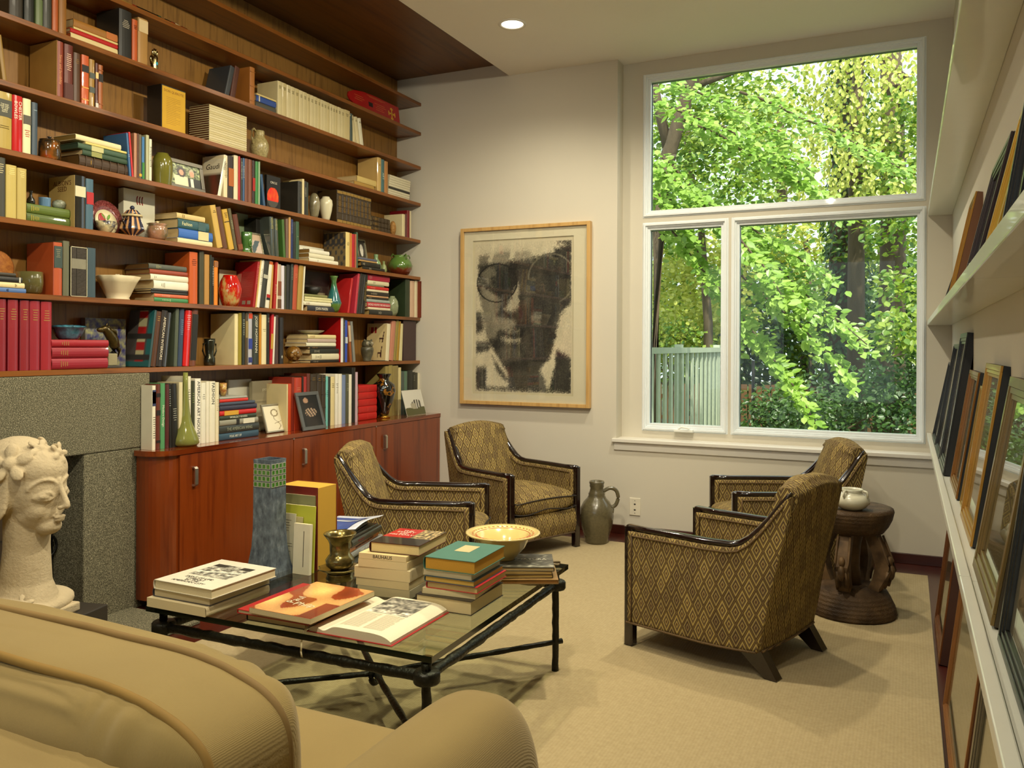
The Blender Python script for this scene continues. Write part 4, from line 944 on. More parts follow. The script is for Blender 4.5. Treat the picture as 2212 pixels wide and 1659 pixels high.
b = U(6, 547, 552, 565, '#96181a', 'red book leaning right, its printed cover showing', lean=11, d=.19, dash=('#d8a080', .9, 12))
mb = MB(); d_ = b['_d']
for i in range(22): mb.box(-d_*.62, -d_*.10, b['_off']-.0009, b['_off'], b['_h']*(.22+.026*i), b['_h']*(.22+.026*i)+.0012)
mb.box(-d_*.86, -d_*.66, b['_off']-.0009, b['_off'], b['_h']*.40, b['_h']*.74); mb.build('printed_lines', plain('#a05a4c', .5), b)
mb = MB(); mb.box(-d_*.5, -d_*.36, b['_off']-.0010, b['_off'], b['_h']*.06, b['_h']*.14); mb.box(-d_*.28, -d_*.14, b['_off']-.0010, b['_off'], b['_h']*.06, b['_h']*.14); mb.build('printed_squares', plain('#8c7c6c', .5), b)
U(6, 552.5, 555, 561, '#c8a860', 'thin cream-yellow spine leaning right', lean=11); U(6, 555.5, 561.8, 560, '#d8d4c0', 'white spine leaning right', lean=11, dash=('#8a8470', .8, 10))
U(6, 562.3, 573.3, 560, '#2c2b22', 'thick black book leaning right', lean=11, band=[(.62, .70, '#a8a490')])
U(6, 574.5, 582.5, 564, '#d2cdb8', 'white spine with red and black bands, leaning right', lean=8, band=[(.93, .99, '#c05a20'), (.22, .29, '#a81c18'), (.17, .22, '#191814')])
U(6, 584, 588, 572, '#b08840', 'thin tan spine, short', lean=4); U(6, 591.5, 597, 566, '#a01c14', 'red spine with white dots', lean=5, dash=('#d8c8b0', .5, 6)); U(6, 597.6, 600, 569, '#d8cca8', 'thin white spine beside a red one', lean=2)
U(6, 600.6, 608.6, 571, '#b09c88', 'pictorial spine of pink and brown', band=[(.30, .62, '#7c4428'), (.02, .22, '#5c3c20')]); U(6, 609, 615.6, 574, '#c8c4cc', 'pale lilac-white spine'); U(6, 616, 619.2, 575, '#3c3c28', 'thin olive-black spine')
U(6, 619.7, 626.3, 572, '#20201c', 'black spine left of a dark grey one', lean=1); U(6, 626.9, 632.4, 570, '#2c3430', 'dark grey-green spine with fine lettering', lean=3, dash=('#9aa088', .9, 8))
U(6, 633, 641.8, 570, '#a8482a', 'brick red cloth spine', lean=4, dash=('#d89a68', .78, 3)); U(6, 643, 652.5, 573, '#a08238', 'old gold spine with pale edge', lean=5); U(6, 653, 655.6, 575, '#d8d2b8', 'thin white spine right of the gold one', lean=5)
STK(6, [(665.5, 725, 12, '#2a2d34', 'dark grey flat book titled JOHN MARIN' if False else 'dark grey flat book with white capitals under white ones', dict(t='JOHN MARIN', tc='#d8d4c0', ts=.85, tl=.42)), (657, 716, 8.5, '#d8d4b8', 'white flat book with coloured script title', dict(dash=('#a8604c', .9, 4))), (659, 719, 5, '#d4ce9c', 'lower thin cream flat book near the teal vase', {}), (659, 718, 5, '#cfc994', 'upper thin cream flat book near the teal vase', {}), (658, 708, 6, '#7c7c4c', 'thin olive booklet topmost near the teal vase', dict(hard=False))], d=.17)
b = U(6, 752, 755.6, 601, '#b01c1c', 'bright red book leaning right with broad red side', lean=8.5, d=.19)
U(6, 766.5, 771, 591, '#b02c3c', 'crimson patterned spine leaning right', lean=8, dash=('#d8a0a0', .9, 12)); U(6, 771.5, 776.6, 590, '#26221c', 'first black spine right of a crimson one', lean=8); U(6, 777, 780.8, 592, '#191814', 'second black spine right of a crimson one', lean=8)
U(6, 781.5, 788.5, 593, '#1c1b16', 'black spine with gold letters left of the red pile', lean=8, dash=('#c0a850', .8, 14))
STK(6, [(799, 849, 11, '#262823', 'black flat book at the bottom of the many-coloured pile', dict(t='', ) if False else dict(dash=('#c8c8b8', .6, 4), pg='#a89058')), (796, 844, 5.5, '#d8ccac', 'thin cream book above the black bottom one', dict(hard=False)), (794, 844, 10.5, '#b02a34', 'red flat book titled Chicago architecture and design', dict(t='CHICAGO ARCHITECTURE AND DESIGN', tc='#e8dcd0', ts=.62, tl=.9)), (793, 843, 6.5, '#9aa49c', 'grey-white thin flat book in the many-coloured pile', {}),
        (793, 840, 4.5, '#211f1a', 'thin black flat book under a tan one', dict(dash=('#c8c0a8', .9, 4))), (793, 840, 3.5, '#c09468', 'thin tan booklet in the many-coloured pile', dict(hard=False)), (793, 841, 8, '#24211c', 'black flat book with white capitals in mid pile', dict(dash=('#d0c8b0', .8, 8))), (792, 840, 5, '#d8ccac', 'thin cream booklet under the bright red book', dict(hard=False)), (792, 840.6, 7, '#c02420', 'bright red flat book near the top of its pile', dict(dash=('#e8c0a8', .8, 6))), (793, 830, 3, '#7c7c60', 'very thin grey booklet', dict(hard=False)), (793, 841, 9, '#cfc8a4', 'cream flat book second from top', dict(dash=('#7c7858', .7, 3))), (794, 842.5, 13, '#a81838', 'crimson flat book topmost of the many-coloured pile', dict(rnd=.006, dash=('#d8a8b0', .9, 4)))], xf=-3.725, d=.15)
U(6, 877, 886.5, 604, '#28361f', 'dark green box file with broad green side', cat='box file', d=.20, hard=False); U(6, 887.3, 896.5, 607, '#c8a88c', 'pale pink wide spine near the right end'); U(6, 897, 903.5, 606, '#d4caa8', 'cream spine at the right end')
# ---- shelf 7 (eighth)
for i, (a, c, yt) in enumerate(((-6, 15, 645), (19, 41, 647), (45, 65, 648), (65.8, 88, 650), (90, 113.5, 652))):
    U(7, a, c, yt, ['#7e1420', '#861622', '#80141e', '#8a1826', '#901420'][i], '%s from left of the upright dark red gilt volumes' % ORD[i], grp='dark red gilt art volumes', rnd=.006, d=.19, xf=-3.708, dash=('#c0a058', .86, 5), band=[(.40, .47, '#8a5a30')] if False else [])
STK(7, [(114, 235, 24, '#8c1828', 'lowest of three dark red volumes lying flat', dict(rnd=.012, dash=('#c09858', .84, 4))), (114, 236, 23.5, '#8a1a26', 'middle of three dark red volumes lying flat', dict(rnd=.012, dash=('#c09858', .84, 4))), (113, 236, 16, '#941420', 'topmost of three dark red volumes lying flat, under the bowl', dict(rnd=.009, dash=('#c09858', .82, 4)))], xf=-3.708, d=.20)
b = U(7, 321, 325.8, 670, '#2c4a4c', 'book leaning right with red, teal and cream checked cover', lean=14, d=.19)
def plaid(u, v):
    if .12 < v < .22 or .48 < v < .58: return (.16, .16, .15)
    if u > .8 or v < .1: return (.12, .36, .36)
    if .4 < u < .75: return (.62, .08, .07) if int(v*7) % 2 == 0 else (.68, .66, .5)
    return (.28, .26, .25)
painted('cover_print', plaid, b, (-b['_d'], b['_off']-.0006, .002), (b['_d']-.002, 0, 0), (0, 0, b['_h']-.004), 30, 40)
U(7, 326.5, 338, 672, '#4a2a12', 'brown gilt-edged book leaning right', lean=13, dash=('#c09850', .9, 3)); U(7, 338.8, 351.5, 670, '#231a14', 'dark book leaning right titled American interiors', lean=13, t='AMERICAN INTERIORS', tc='#d8ccb0', ts=.6); U(7, 352.5, 361, 675, '#3a3a3c', 'dark grey shiny book leaning right', lean=11, coat=.8, rough=.15)
U(7, 377, 384.5, 665, '#4a5240', 'grey-green spine with broad dark side', lean=4, d=.19); U(7, 385.2, 395, 666, '#2c3c54', 'slate blue spine leaning slightly', lean=5, dash=('#90a0b0', .8, 8)); U(7, 396.5, 410, 670, '#c01414', 'bright red glossy spine', lean=6, coat=.7, rough=.2, dash=('#f0c0b0', .9, 8)); U(7, 411, 424, 667, '#6a3820', 'brown spine with black panel', lean=6, band=[(.10, .92, '#1c1a14')])
U(7, 508, 515.8, 678, '#d8ca98', 'cream book with very broad cream side', d=.20); U(7, 516.4, 523.4, 676, '#8a7c20', 'mustard-green spine'); U(7, 524, 530.4, 675, '#20241c', 'black-green spine with white lettering', dash=('#c8c8b0', .85, 9)); U(7, 531, 537, 676, '#4a3c24', 'brown spine with gold square outline', band=[(.52, .84, '#8a7848')])
U(7, 537.6, 546, 674, '#a8a8b0', 'blue, white and red patterned spine', band=[(.88, .98, '#c04020'), (.30, .50, '#2c3c8c'), (.04, .14, '#2c3470')]); U(7, 547, 560.6, 680, '#2b3028', 'dark grey spine titled with white capitals', t='JOSEF HOFFMANN', tc='#d8d4bc', ts=.5, tf=.6); U(7, 561.2, 565.8, 674, '#b87c1c', 'amber spine'); U(7, 566.6, 577, 680, '#d8cca0', 'cream spine right of the amber one', dash=('#a89868', .7, 2))
U(7, 577.6, 583.6, 676, '#1c1e18', 'black spine left of a bright red one', dash=('#c8c0a8', .9, 3)); U(7, 584, 589.4, 675, '#b0101c', 'bright red spine with gold ornament', lean=4, band=[(.30, .60, '#b89038')]); U(7, 590, 593.4, 684, '#d8d4c4', 'thin white spine right of the red one', lean=3)
b = U(7, 595, 603, 681, '#46302a', 'pink and brown marbled book beside an egg-shaped stone', d=.18); U(7, 605.5, 614, 686, '#1e1a1a', 'black book left of the stacked plates', d=.18)
zpl = STK(7, [(672.5, 736, 6, '#1f1e1a', 'thin black flat book at the bottom below the plates', dict(dash=('#c8c0a8', .9, 5))), (675, 738, 13.5, '#cfc8a8', 'thick white flat book with grey letters below the plates', dict(dash=('#6a6858', .86, 6))), (671.5, 738, 10.5, '#272a24', 'black flat book with small white capitals', dict(dash=('#d0c8b0', .86, 5))), (671, 727, 5, '#24201a', 'thin dark flat book with orange lettering', dict(dash=('#c09058', .9, 6))), (663, 727, 8, '#d4d2b8', 'white flat book in the middle below the plates', {}), (665.7, 727, 8.5, '#b09c90', 'dull pink flat book below the plates', {}), (666, 727, 9, '#cfc08c', 'cream flat book directly under the plates', dict(dash=('#a8703c', .9, 5)))], d=.19)
U(7, 736.5, 743, 686, '#d4d4cc', 'white-spined book with broad red side', d=.20, z=None); 
mb = MB(); b = bpy.data.objects[[o.name for o in COL.objects if o.get('label', '').startswith('white-spined book with broad red side')][0]]; mb.box(-b['_d'], -.001, -.0014, -.0002, .0005, b['_h']-.0005); mb.build('red_board', plain('#a00c0e', .4), b)
U(7, 743.6, 746, 690, '#33342e', 'very thin dark spine with white lettering', dash=('#c8c8c0', .9, 14)); U(7, 746.5, 751.6, 692, '#2c48a8', 'cobalt blue spine', band=[(.45, .60, '#b8c0c8')]); U(7, 757.5, 762.5, 694, '#8a4c20', 'rust brown spine leaning left', lean=-6, band=[(.5, .9, '#c0a888')]); U(7, 765, 769.6, 694, '#7c7c74', 'grey spine leaning left', lean=-7)
b = U(7, 833, 841.4, 699, '#d8cfae', 'cream book whose side shows red and brown chairs', lean=4, d=.19)
def chairs_(u, v):
    if .12 < u < .5 and .74 < v < .9 and math.sin(u*30) > -.6: return (.56, .08, .08)
    for cx, cy in ((.75, .6), (.68, .2)):
        x, y = u-cx, v-cy
        if abs(x-.07-.25*y) < .02 and -.1 < y < .18 or abs(y) < .025 and abs(x) < .10 or abs(abs(x)-.08) < .015 and -.12 < y < 0: return (.22, .08, .08)
    return (.78, .70, .50)
painted('cover_print', chairs_, b, (-b['_d'], b['_off']-.0006, .002), (b['_d']-.002, 0, 0), (0, 0, b['_h']-.004), 40, 48)
U(7, 842.2, 850.8, 692, '#b87c64', 'salmon pink spine leaning right', lean=6, d=.18); U(7, 851.5, 857, 692, '#8a7c3c', 'khaki spine leaning right', lean=6); U(7, 857.5, 862.5, 694, '#a07c28', 'dull gold spine leaning right', lean=5); U(7, 863.2, 870, 699, '#cfc694', 'pale yellow ragged spine', lean=2, hard=False)
b = U(7, 871.5, 899, 693, '#3a2626', 'wide dark plum box at the right end', cat='box', d=.17, rnd=.001, hard=False)
# ------------------------------------------------------------------ books on the cabinet top
def UC(x0, x1, yt, col, lab, xf=-3.60, **k): return U('C', x0, x1, yt, col, lab, xf=xf, z=ZT, d=k.pop('d', .20), **k)
UC(330, 337.5, 833, '#dcd6bc', 'thin white book with black lettering, leftmost', d=.085, band=[(.68, .93, '#2c3454'), (.72, .9, '#dcd6bc')], dash=('#2a2820', .5, 10))
UC(338.5, 347.5, 830, '#5c2818', 'dark red book crossed by black bands', d=.085, band=[(.80, .86, '#1c140c'), (.52, .60, '#1c140c'), (.10, .14, '#1c140c')])
UC(348, 358, 828, '#4c8a58', 'green book with white title along the spine', t='Modern Design', tc='#d8e0c0', ts=.62)
UC(358.5, 367, 830, '#4c1a18', 'dark maroon patterned spine behind the glass bottle'); UC(367.5, 372.5, 829, '#191814', 'thin black spine behind the glass bottle', lean=-3, dash=('#d0c8b0', .9, 8)); UC(374, 387, 829, '#171612', 'wide black spine behind the glass bottle', lean=-4, dash=('#d0c8b0', .6, 6))
UC(388, 396, 826, '#cfc49a', 'cream spine seen left of the bottle neck'); UC(405, 414, 813, '#d8d2b8', 'white spine just right of the bottle neck', dash=('#6a6858', .8, 5)); UC(414.6, 422, 823, '#343822', 'olive-black spine right of the bottle', dash=('#a8b068', .8, 5))
UC(422.8, 435.4, 818, '#e0dccc', 'white spine titled American art nouveau', t='AMERICAN ART NOUVEAU', tc='#24221c', ts=.66, tl=.86)
UC(436, 446, 827, '#dcd8c4', 'white spine right of the art nouveau one', dash=('#8a8470', .8, 3)); UC(446.6, 453.6, 824, '#dcd6c0', 'narrow white spine left of the FASHION one'); UC(454.4, 466.6, 824, '#ddd8c0', 'white spine titled FASHION in black', t='FASHION', tc='#1a1812', ts=.75, tf=.80, tl=.36); UC(467.2, 474.4, 826, '#d8cfae', 'cream-white spine right of the FASHION one', dash=('#c09880', .7, 6))
zc = STK('C', [(474, 559, 14.5, '#274454', 'steel blue flat book at the bottom of the pile', dict(t='FOLK ART OF', tc='#d8dcc8', ts=.5, tf=.6, tl=.3)), (474, 560, 16.5, '#2c3028', 'dark grey flat book titled The American Wing', dict(t='THE AMERICAN WING', tc='#8c9078', ts=.6, tl=.6)), (475, 558, 12, '#8a8876', 'black and white patterned flat book in the pile', dict(band=[(.10, .40, '#d0ccb4'), (.50, .58, '#24221c')])), (475, 554, 9.5, '#2c3826', 'dark green flat book with white title', dict(t='WORLDLY GOODS', tc='#d8d8c0', ts=.7, tl=.4)), (475, 554, 11, '#b81c18', 'red flat book with yellow block', dict(band=[(.50, .88, '#c89830')])), (475, 555, 12, '#2c2a3c', 'purple-black flat book in the pile', {}), (475, 551, 8, '#3c4454', 'blue-grey thin flat book in the pile', {}), (475, 536, 9, '#c02c1c', 'red flat book with grey pad on top', dict(band=[(.0, .0001, '#808078')]))], xf=-3.60, z=ZT, d=.22) if False else None
def STC(items, xf, d): 
    global ZS_idx
    zz = ZT+.0006
    for x0, x1, tp, col, lab, o in items:
        ya, yb = at(x0, 900, 'x', xf).y, at(x1, 900, 'x', xf).y; xm = (x0+x1)/2; t = at(xm, 800, 'x', xf).z-at(xm, 800+tp, 'x', xf).z
        r = empty('book', (xf, ya, zz), label=lab_of(lab, 'C'), cat='book'); book_geo(r, d, t-.0006, yb-ya, col, o.get('pg', '#cdb684'), .45, .2, True, o.get('rnd'), 'flat'); deco(r, t-.0006, yb-ya, 'flat', o); zz += t
    return zz
zc = STC([(474, 559, 14.5, '#274454', 'steel blue flat book at the bottom of the pile', dict(t='FOLK ART OF', tc='#d8dcc8', ts=.5, tf=.6, tl=.3)), (474, 560, 16.5, '#2c3028', 'dark grey flat book titled The American Wing', dict(t='THE AMERICAN WING', tc='#8c9078', ts=.6, tl=.6)), (475, 558, 12, '#8a8876', 'black and white patterned flat book', dict(band=[(.10, .40, '#d0ccb4'), (.50, .58, '#24221c')])), (475, 554, 9, '#2c3826', 'dark green flat book titled Worldly Goods', dict(t='WORLDLY GOODS', tc='#d8d8c0', ts=.7, tl=.4)), (475, 554, 10.5, '#b81c18', 'red flat book with yellow block', dict(band=[(.50, .88, '#c89830')])), (475, 555, 11, '#2c2a3c', 'purple-black flat book', {}), (475, 551, 7, '#3c4454', 'blue-grey thin flat book', {}), (475, 536, 7, '#c02c1c', 'red flat book near the top of the pile', {}), (475, 534, 4.5, '#9c9c90', 'thin grey notebook topmost of the pile', {})], -3.60, .20)
b = UC(495, 545, 820, '#c4c0ac', 'grey-white book standing behind, left of the photo-covered one', xf=-3.84, d=.03, hard=False)
text('Celebrating', .016, plain('#6c6858', .5), b, (0, 1, 0), (0, 0, 1), (.0008, b['_t']*.5, b['_h']*.66))
b = UC(544.6, 618, 822, '#8c8468', 'book with sepia sea photograph on its cover, facing out', xf=-3.79, d=.025, hard=False, rnd=.0005)
def sea(u, v):
    w_ = .48+.08*math.sin(v*30+3*noise.noise(Vector((u*4, v*12, 0))))*(v < .62)
    if math.hypot((u-.40)/.05, (v-.40)/.06) < 1 or abs(u-.40-.02*math.sin(v*20)) < .04 and v < .36: w_ = .15
    return (w_*1.05, w_*.98, w_*.78)
painted('cover_print', sea, b, (.0008, .001, .001), (0, b['_t']-.002, 0), (0, 0, b['_h']-.002), 36, 36)
text('JOCK STURGES', .020, plain('#c8c2a4', .5), b, (0, 1, 0), (0, 0, 1), (.0014, b['_t']*.5, b['_h']*.82), fit=b['_t']*.8)
XR2 = -3.62
UC(620, 623, 830, '#c8b888', 'thin cream spine left of orange-red one', xf=XR2); UC(623.6, 631, 829, '#b8401c', 'orange-red spine behind the pewter frame', xf=XR2); UC(631.6, 636.4, 815, '#7c2414', 'dark red spine behind the pewter frame', xf=XR2); UC(637, 653, 816, '#a83418', 'wide brick red spine behind the pewter frame', xf=XR2, dash=('#d89870', .8, 2)); UC(653.6, 656.6, 813, '#281c14', 'thin black-brown spine behind the pewter frame', xf=XR2); UC(657, 663.6, 814, '#98241c', 'red spine with dark ends left of leather set', xf=XR2); UC(664.4, 671, 807, '#5c2414', 'reddish brown spine left of leather set', xf=XR2)
for i, (a, c) in enumerate(((671.5, 685), (685.6, 695), (695.6, 704.4))): UC(a, c, 808+i, '#33281a', '%s of three dark leather volumes with gilt ornaments' % ORD[i], xf=XR2, rib=4, rnd=.004, grp='dark leather volumes', dash=('#b08c40', .92, 2))
UC(705, 710, 813, '#6ab0a8', 'turquoise spine', xf=XR2, dash=('#204c4c', .7, 4)); UC(710.5, 715, 814, '#24281e', 'black spine right of the turquoise one', xf=XR2); UC(715.5, 724.2, 814, '#d0c08c', 'yellow-cream spine right of the turquoise one', xf=XR2, dash=('#6a5c34', .85, 3)); UC(725.6, 732.4, 808, '#d8d4c4', 'white spine with tiny picture, left of another white', xf=XR2, dash=('#6c685c', .8, 6)); UC(733, 739.8, 808, '#dad6c6', 'white spine directly left of the blue-grey one', xf=XR2)
UC(740.4, 747.8, 810, '#6c7c9c', 'blue-grey spine', xf=XR2); UC(748.4, 754.6, 808, '#4c4c34', 'olive brown spine', xf=XR2, dash=('#b8b890', .8, 5)); UC(755.2, 761, 809, '#d8d2bc', 'white spine left of the tallest black', xf=XR2); UC(761.6, 768.6, 794, '#141310', 'tallest black book', xf=XR2, d=.24, h=None); UC(769.2, 774, 804, '#b89ca4', 'lilac and white spine right of the tall black', xf=XR2)
STC([(774.6, 814, 15, '#b01814', '%s from bottom of the five bright red boxes' % ORD[i], dict(grp='', dash=('#d86050', .5, 1))) for i in range(5)], -3.66, .16)
UC(834, 841, 791, '#8c7c44', 'first tan folder behind the black vase', xf=-3.70); UC(841.6, 849, 789, '#94844a', 'second tan folder behind the black vase', xf=-3.70); UC(849.6, 861.4, 790, '#8a7a48', 'wide tan folder behind the black vase', xf=-3.70); UC(862, 867.6, 794, '#cfc08c', 'cream spine right of the tan folders', xf=-3.70)
UC(868.4, 874, 803, '#46524c', 'blue-grey spine behind the house photograph', xf=-3.70); UC(874.6, 881, 802, '#55705c', 'green-grey spine behind the house photograph', xf=-3.70); UC(881.6, 892.6, 800, '#1e2018', 'wide black spine behind the house photograph', xf=-3.70); UC(893.2, 897.8, 804, '#2c2c20', 'thin black spine with lettering behind the house photograph', xf=-3.70, dash=('#b8b8a0', .9, 4)); UC(898.4, 903, 805, '#3c3a2c', 'thin grey-black spine behind the house photograph', xf=-3.70); UC(903.8, 908.8, 806, '#cfc8ac', 'cream spine above the house photograph corner', xf=-3.70, d=.18)
UC(909.8, 914.6, 809, '#d4cba8', 'pale yellow tall spine near the far wall', xf=-3.70, d=.18); UC(915.2, 921, 811, '#c8b98c', 'tan-cream spine nearest the far wall', xf=-3.70, d=.18)
# ------------------------------------------------------------------ ornaments
def glaze(name, a, b, sc=12, rough=.15, coat=.6, bump=0, c=None):
    q = N(name); v = q.co(); st_ = [(.35, srgb(a)), (.62, srgb(b))]+([(.8, srgb(c))] if c else [])
    q.base(q.ramp(q.noise(v, sc, 5, .6), st_)); q.set(rough=rough, coat=coat)
    if bump: q.bump(q.noise(v, 60, 4), bump, .004)
    return q.m
def orn(name, px0, px1, pyb, pyt, sh, label, cat, prof, mat, x=-3.80, z=None, n=36, fn=None, group=None, part='body'):
    """lathed ornament: width from pixels, prof as (r 0..1 of half width, z 0..1 of height)"""
    zz = (ZT if sh == 'C' else ZS[sh]) if z is None else z
    ya, yb = at(px0, pyb, 'x', x).y, at(px1, pyb, 'x', x).y
    # pixel span of a round body as seen from the camera
    c = Vector((x, (ya+yb)/2, zz)); dist = (c-CAM).dot(FW); r = (px1-px0)/2*dist/FPX; yc = at((px0+px1)/2, pyb, 'x', x).y
    h = (pyb-pyt)*dist/FPX
    o = empty(name, (x, yc, zz+.0008), label=label, cat=cat, group=group)
    mb = MB(); mb.lathe([(a*r, b_*h) for a, b_ in prof], n=n, fn=fn); mb.build(part, mat, o); o['_r'] = r; o['_h'] = h
    return o
VASE = [(0, 0), (.45, 0), (.62, .08), (.92, .35), (1, .58), (.9, .78), (.6, .90), (.5, .93), (.55, 1), (.42, 1), (.4, .9), (0, .85)]
# silver hand with a turquoise stone
p = at(333, 147, 'x', -3.76); hd = empty('hand_figurine', (-3.76, p.y, ZS[2]+.0006), label='small silver hand figurine with a turquoise stone on the third shelf', cat='figurine')
M_sil = plain('#b8a878', .2, 1, 0, .15, .3, 80)
mb = MB(); mb.lathe([(0, 0), (.017, 0), (.020, .01), (.018, .05), (.020, .08), (.012, .095), (0, .098)], n=20); mb.build('palm', M_sil, hd)
for k in range(4): mb = MB(); mb.tube([(.002, -.015+.010*k, .085), (.004, -.016+.0105*k, .108+.006*(k in (1, 2))), (.006, -.016+.0108*k, .118+.010*(k in (1, 2)))], [.0055, .005, .003], 8); mb.build('finger', M_sil, hd)
mb = MB(); mb.tube([(.0, -.018, .04), (.006, -.030, .062), (.010, -.032, .080)], [.007, .006, .0035], 8); mb.build('thumb', M_sil, hd)
mb = MB(); mb.ball((.019, .002, .045), (.004, .007, .010), 12, 8); mb.build('turquoise_stone', plain('#2c9ab0', .2, 0, .5), hd)
# speckled pitcher
o = orn('pitcher', 540, 580, 341, 277, 3, 'speckled cream pitcher right of the tall cream pile on the fourth shelf', 'pitcher', [(0, 0), (.55, 0), (.8, .12), (1, .38), (.98, .55), (.78, .70), (.56, .78), (.52, .84), (.55, .97), (.50, 1), (.44, .97), (.4, .8), (0, .7)], glaze('speckled_glaze', '#8a7c50', '#b0a270', 90, .3, .3))
mb = MB(); r, h = o['_r'], o['_h']; mb.tube([(0, -.45*r, h*.93), (.0, -.85*r, h*1.02), (0, -1.12*r, h*.95), (.0, -1.15*r, h*.70), (0, -.95*r, h*.5)], [.006, .006, .006, .006, .008], 8); mb.build('handle', o.children[0].data.materials[0], o)
# lacquered jar with red dots
M_lacq = N('painted_lacquer'); q = M_lacq; v = q.co(); q.base(q.ramp(q.noise(v, 16, 2), [(.4, srgb('#241c10')), (.52, srgb('#5c3c14')), (.62, srgb('#8c4c14')), (.70, srgb('#a82c10'))])); q.set(rough=.1, coat=.9)
o = orn('lidded_jar', 84, 129, 345, 299, 4, 'small dark lacquered jar with lid and red spots on the fifth shelf', 'jar', [(0, 0), (.85, 0), (.98, .1), (1, .5), (.98, .85), (.88, .95), (0, .95)], M_lacq.m, x=-3.76)
mb = MB(); r, h = o['_r'], o['_h']; mb.lathe([(.86*r, .952*h), (.90*r, .97*h), (.5*r, 1.02*h), (.1*r, 1.03*h), (.12*r, 1.08*h), (.22*r, 1.12*h), (.1*r, 1.16*h), (0, 1.16*h)], n=32); mb.build('lid', plain('#1a1610', .12, 0, .8), o)
orn('vase', 329, 372, 397, 326, 4, 'glossy olive green jar left of the couple photograph on the fifth shelf', 'vase', [(0, 0), (.82, 0), (.86, .04), (.88, .12), (.96, .3), (1, .6), (.95, .78), (.75, .92), (.6, .96), (.6, 1), (.52, 1), (.5, .9), (0, .8)], glaze('olive_glaze', '#5c5a1c', '#6e6a28', 6), x=-3.78)
orn('vase', 667, 690.5, 469, 414, 4, 'brown-grey egg-shaped vase left of the white one on the fifth shelf', 'vase', [(0, 0), (.5, 0), (.75, .12), (.98, .4), (1, .6), (.85, .84), (.5, .97), (.3, 1), (0, .99)], glaze('grey_glaze', '#6a6248', '#8c8468', 8), x=-3.76)
orn('vase', 689.5, 718.5, 476, 424, 4, 'plain white vase left of the gilt leather set on the fifth shelf', 'vase', [(0, 0), (.45, 0), (.6, .1), (.85, .4), (1, .68), (.92, .86), (.6, .95), (.55, 1), (.45, 1), (.42, .9), (0, .85)], plain('#cfc8a8', .2, 0, .6, .03), x=-3.755)
o = orn('woven_ball', 841.5, 855.5, 506, 474, 4, 'small woven rattan ball right of the flat leather volumes on the fifth shelf', 'ornament', [(0, 0), (.4, .03), (.75, .15), (.97, .35), (1, .5), (.97, .65), (.75, .85), (.4, .97), (0, 1)], glaze('rattan', '#7c5420', '#a87c3c', 60, .7, 0, .8), x=-3.76)
# shelf 6th: things standing on the olive green volumes
zz = zg
orn('vase', 58, 75, 438, 407, 5, 'small black bottle-necked vase on the olive green volumes', 'vase', [(0, 0), (.8, 0), (1, .2), (.9, .4), (.4, .6), (.3, .8), (.5, .95), (.45, 1), (0, 1)], plain('#16150f', .1, 0, .8), x=-3.80, z=zz)
o = orn('enamel_cup', 84, 109, 444, 424, 5, 'small blue enamel cup on the olive green volumes', 'cup', [(0, 0), (.9, 0), (.92, .1), (.95, .9), (1, 1), (.92, .98), (.88, .1), (0, .08)], plain('#5a7c9c', .2, 0, .5), x=-3.80, z=zz)
orn('small_bowl', 113, 142, 450, 430, 5, 'small grey brushed bowl on the olive green volumes', 'bowl', [(0, 0), (.5, 0), (.9, .25), (1, .55), (.85, .85), (.55, .95), (.5, 1), (.45, .95), (0, .8)], glaze('grey_brushed', '#4a4c3c', '#9aa08c', 20), x=-3.80, z=zz)
# plate on its edge, patterned bowl, teapot, striped pot
p = at(237, 462, 'x', -3.84); pl = empty('display_plate', (-3.87, p.y, ZS[5]+.097), rot=(0, math.radians(78), 0), label='large dark pink plate standing on edge behind the small bowl, sixth shelf', cat='plate')
mb = MB(); mb.lathe([(0, -.006), (.060, -.006), (.062, -.002), (.095, .008), (.096, .011), (.062, .003), (0, .001)], n=48); mb.build('plate_body', glaze('pink_sponge', '#5c1c1c', '#94504c', 120, .25, .4), pl)
p = at(232, 470, 'x', -3.82); pl = empty('floral_plate', (-3.835, p.y, ZS[5]+.070), rot=(0, math.radians(76), 0), label='smaller cream plate painted with red flower and green leaves, sixth shelf', cat='plate')
mb = MB(); mb.lathe([(0, -.004), (.04, -.004), (.067, .006), (.068, .008), (.04, 0), (0, .0)], n=40); mb.build('plate_body', plain('#cfc49c', .3, 0, .4), pl)
mb = MB(); mb.ball((-.018, -.02, .0035), (.030, .022, .0025), 16, 6); mb.build('red_flower', plain('#9c1418', .4), pl)
for k in range(5):
    a = .4+k*1.1; M3 = Matrix.Rotation(a, 3, 'Z'); mb = MB(); mb.ball((.035*math.cos(a), .032*math.sin(a)+.006, .0045), (.017, .007, .0016), 12, 6, M3); mb.build('painted_leaf', plain('#5c8a24', .4), pl)
orn('patterned_bowl', 207, 250, 499, 475, 5, 'small cream bowl with red flower and dark blue pattern, sixth shelf', 'bowl', [(0, 0), (.45, 0), (.5, .06), (.8, .45), (1, 1), (.95, 1), (.75, .5), (0, .15)], glaze('bowl_pattern', '#1c2440', '#cfc090', 26, .15, .5, 0, '#a8201c'), x=-3.745)
b = U(5, 267, 335, 411, '#c8c4ac', 'white book with red emblem standing behind the teapot', xf=-3.86, d=.04, hard=False, rnd=.0005)
for k in range(3): mb = MB(); mb.tube([(.0008, b['_t']*(.44+.08*k)+.006*math.cos(t), b['_h']*.80+.022*math.sin(t)) for t in [PI/2+PI*i/8 for i in range(9)]], .003, 6); mb.build('red_emblem', plain('#8c1418', .5), b)
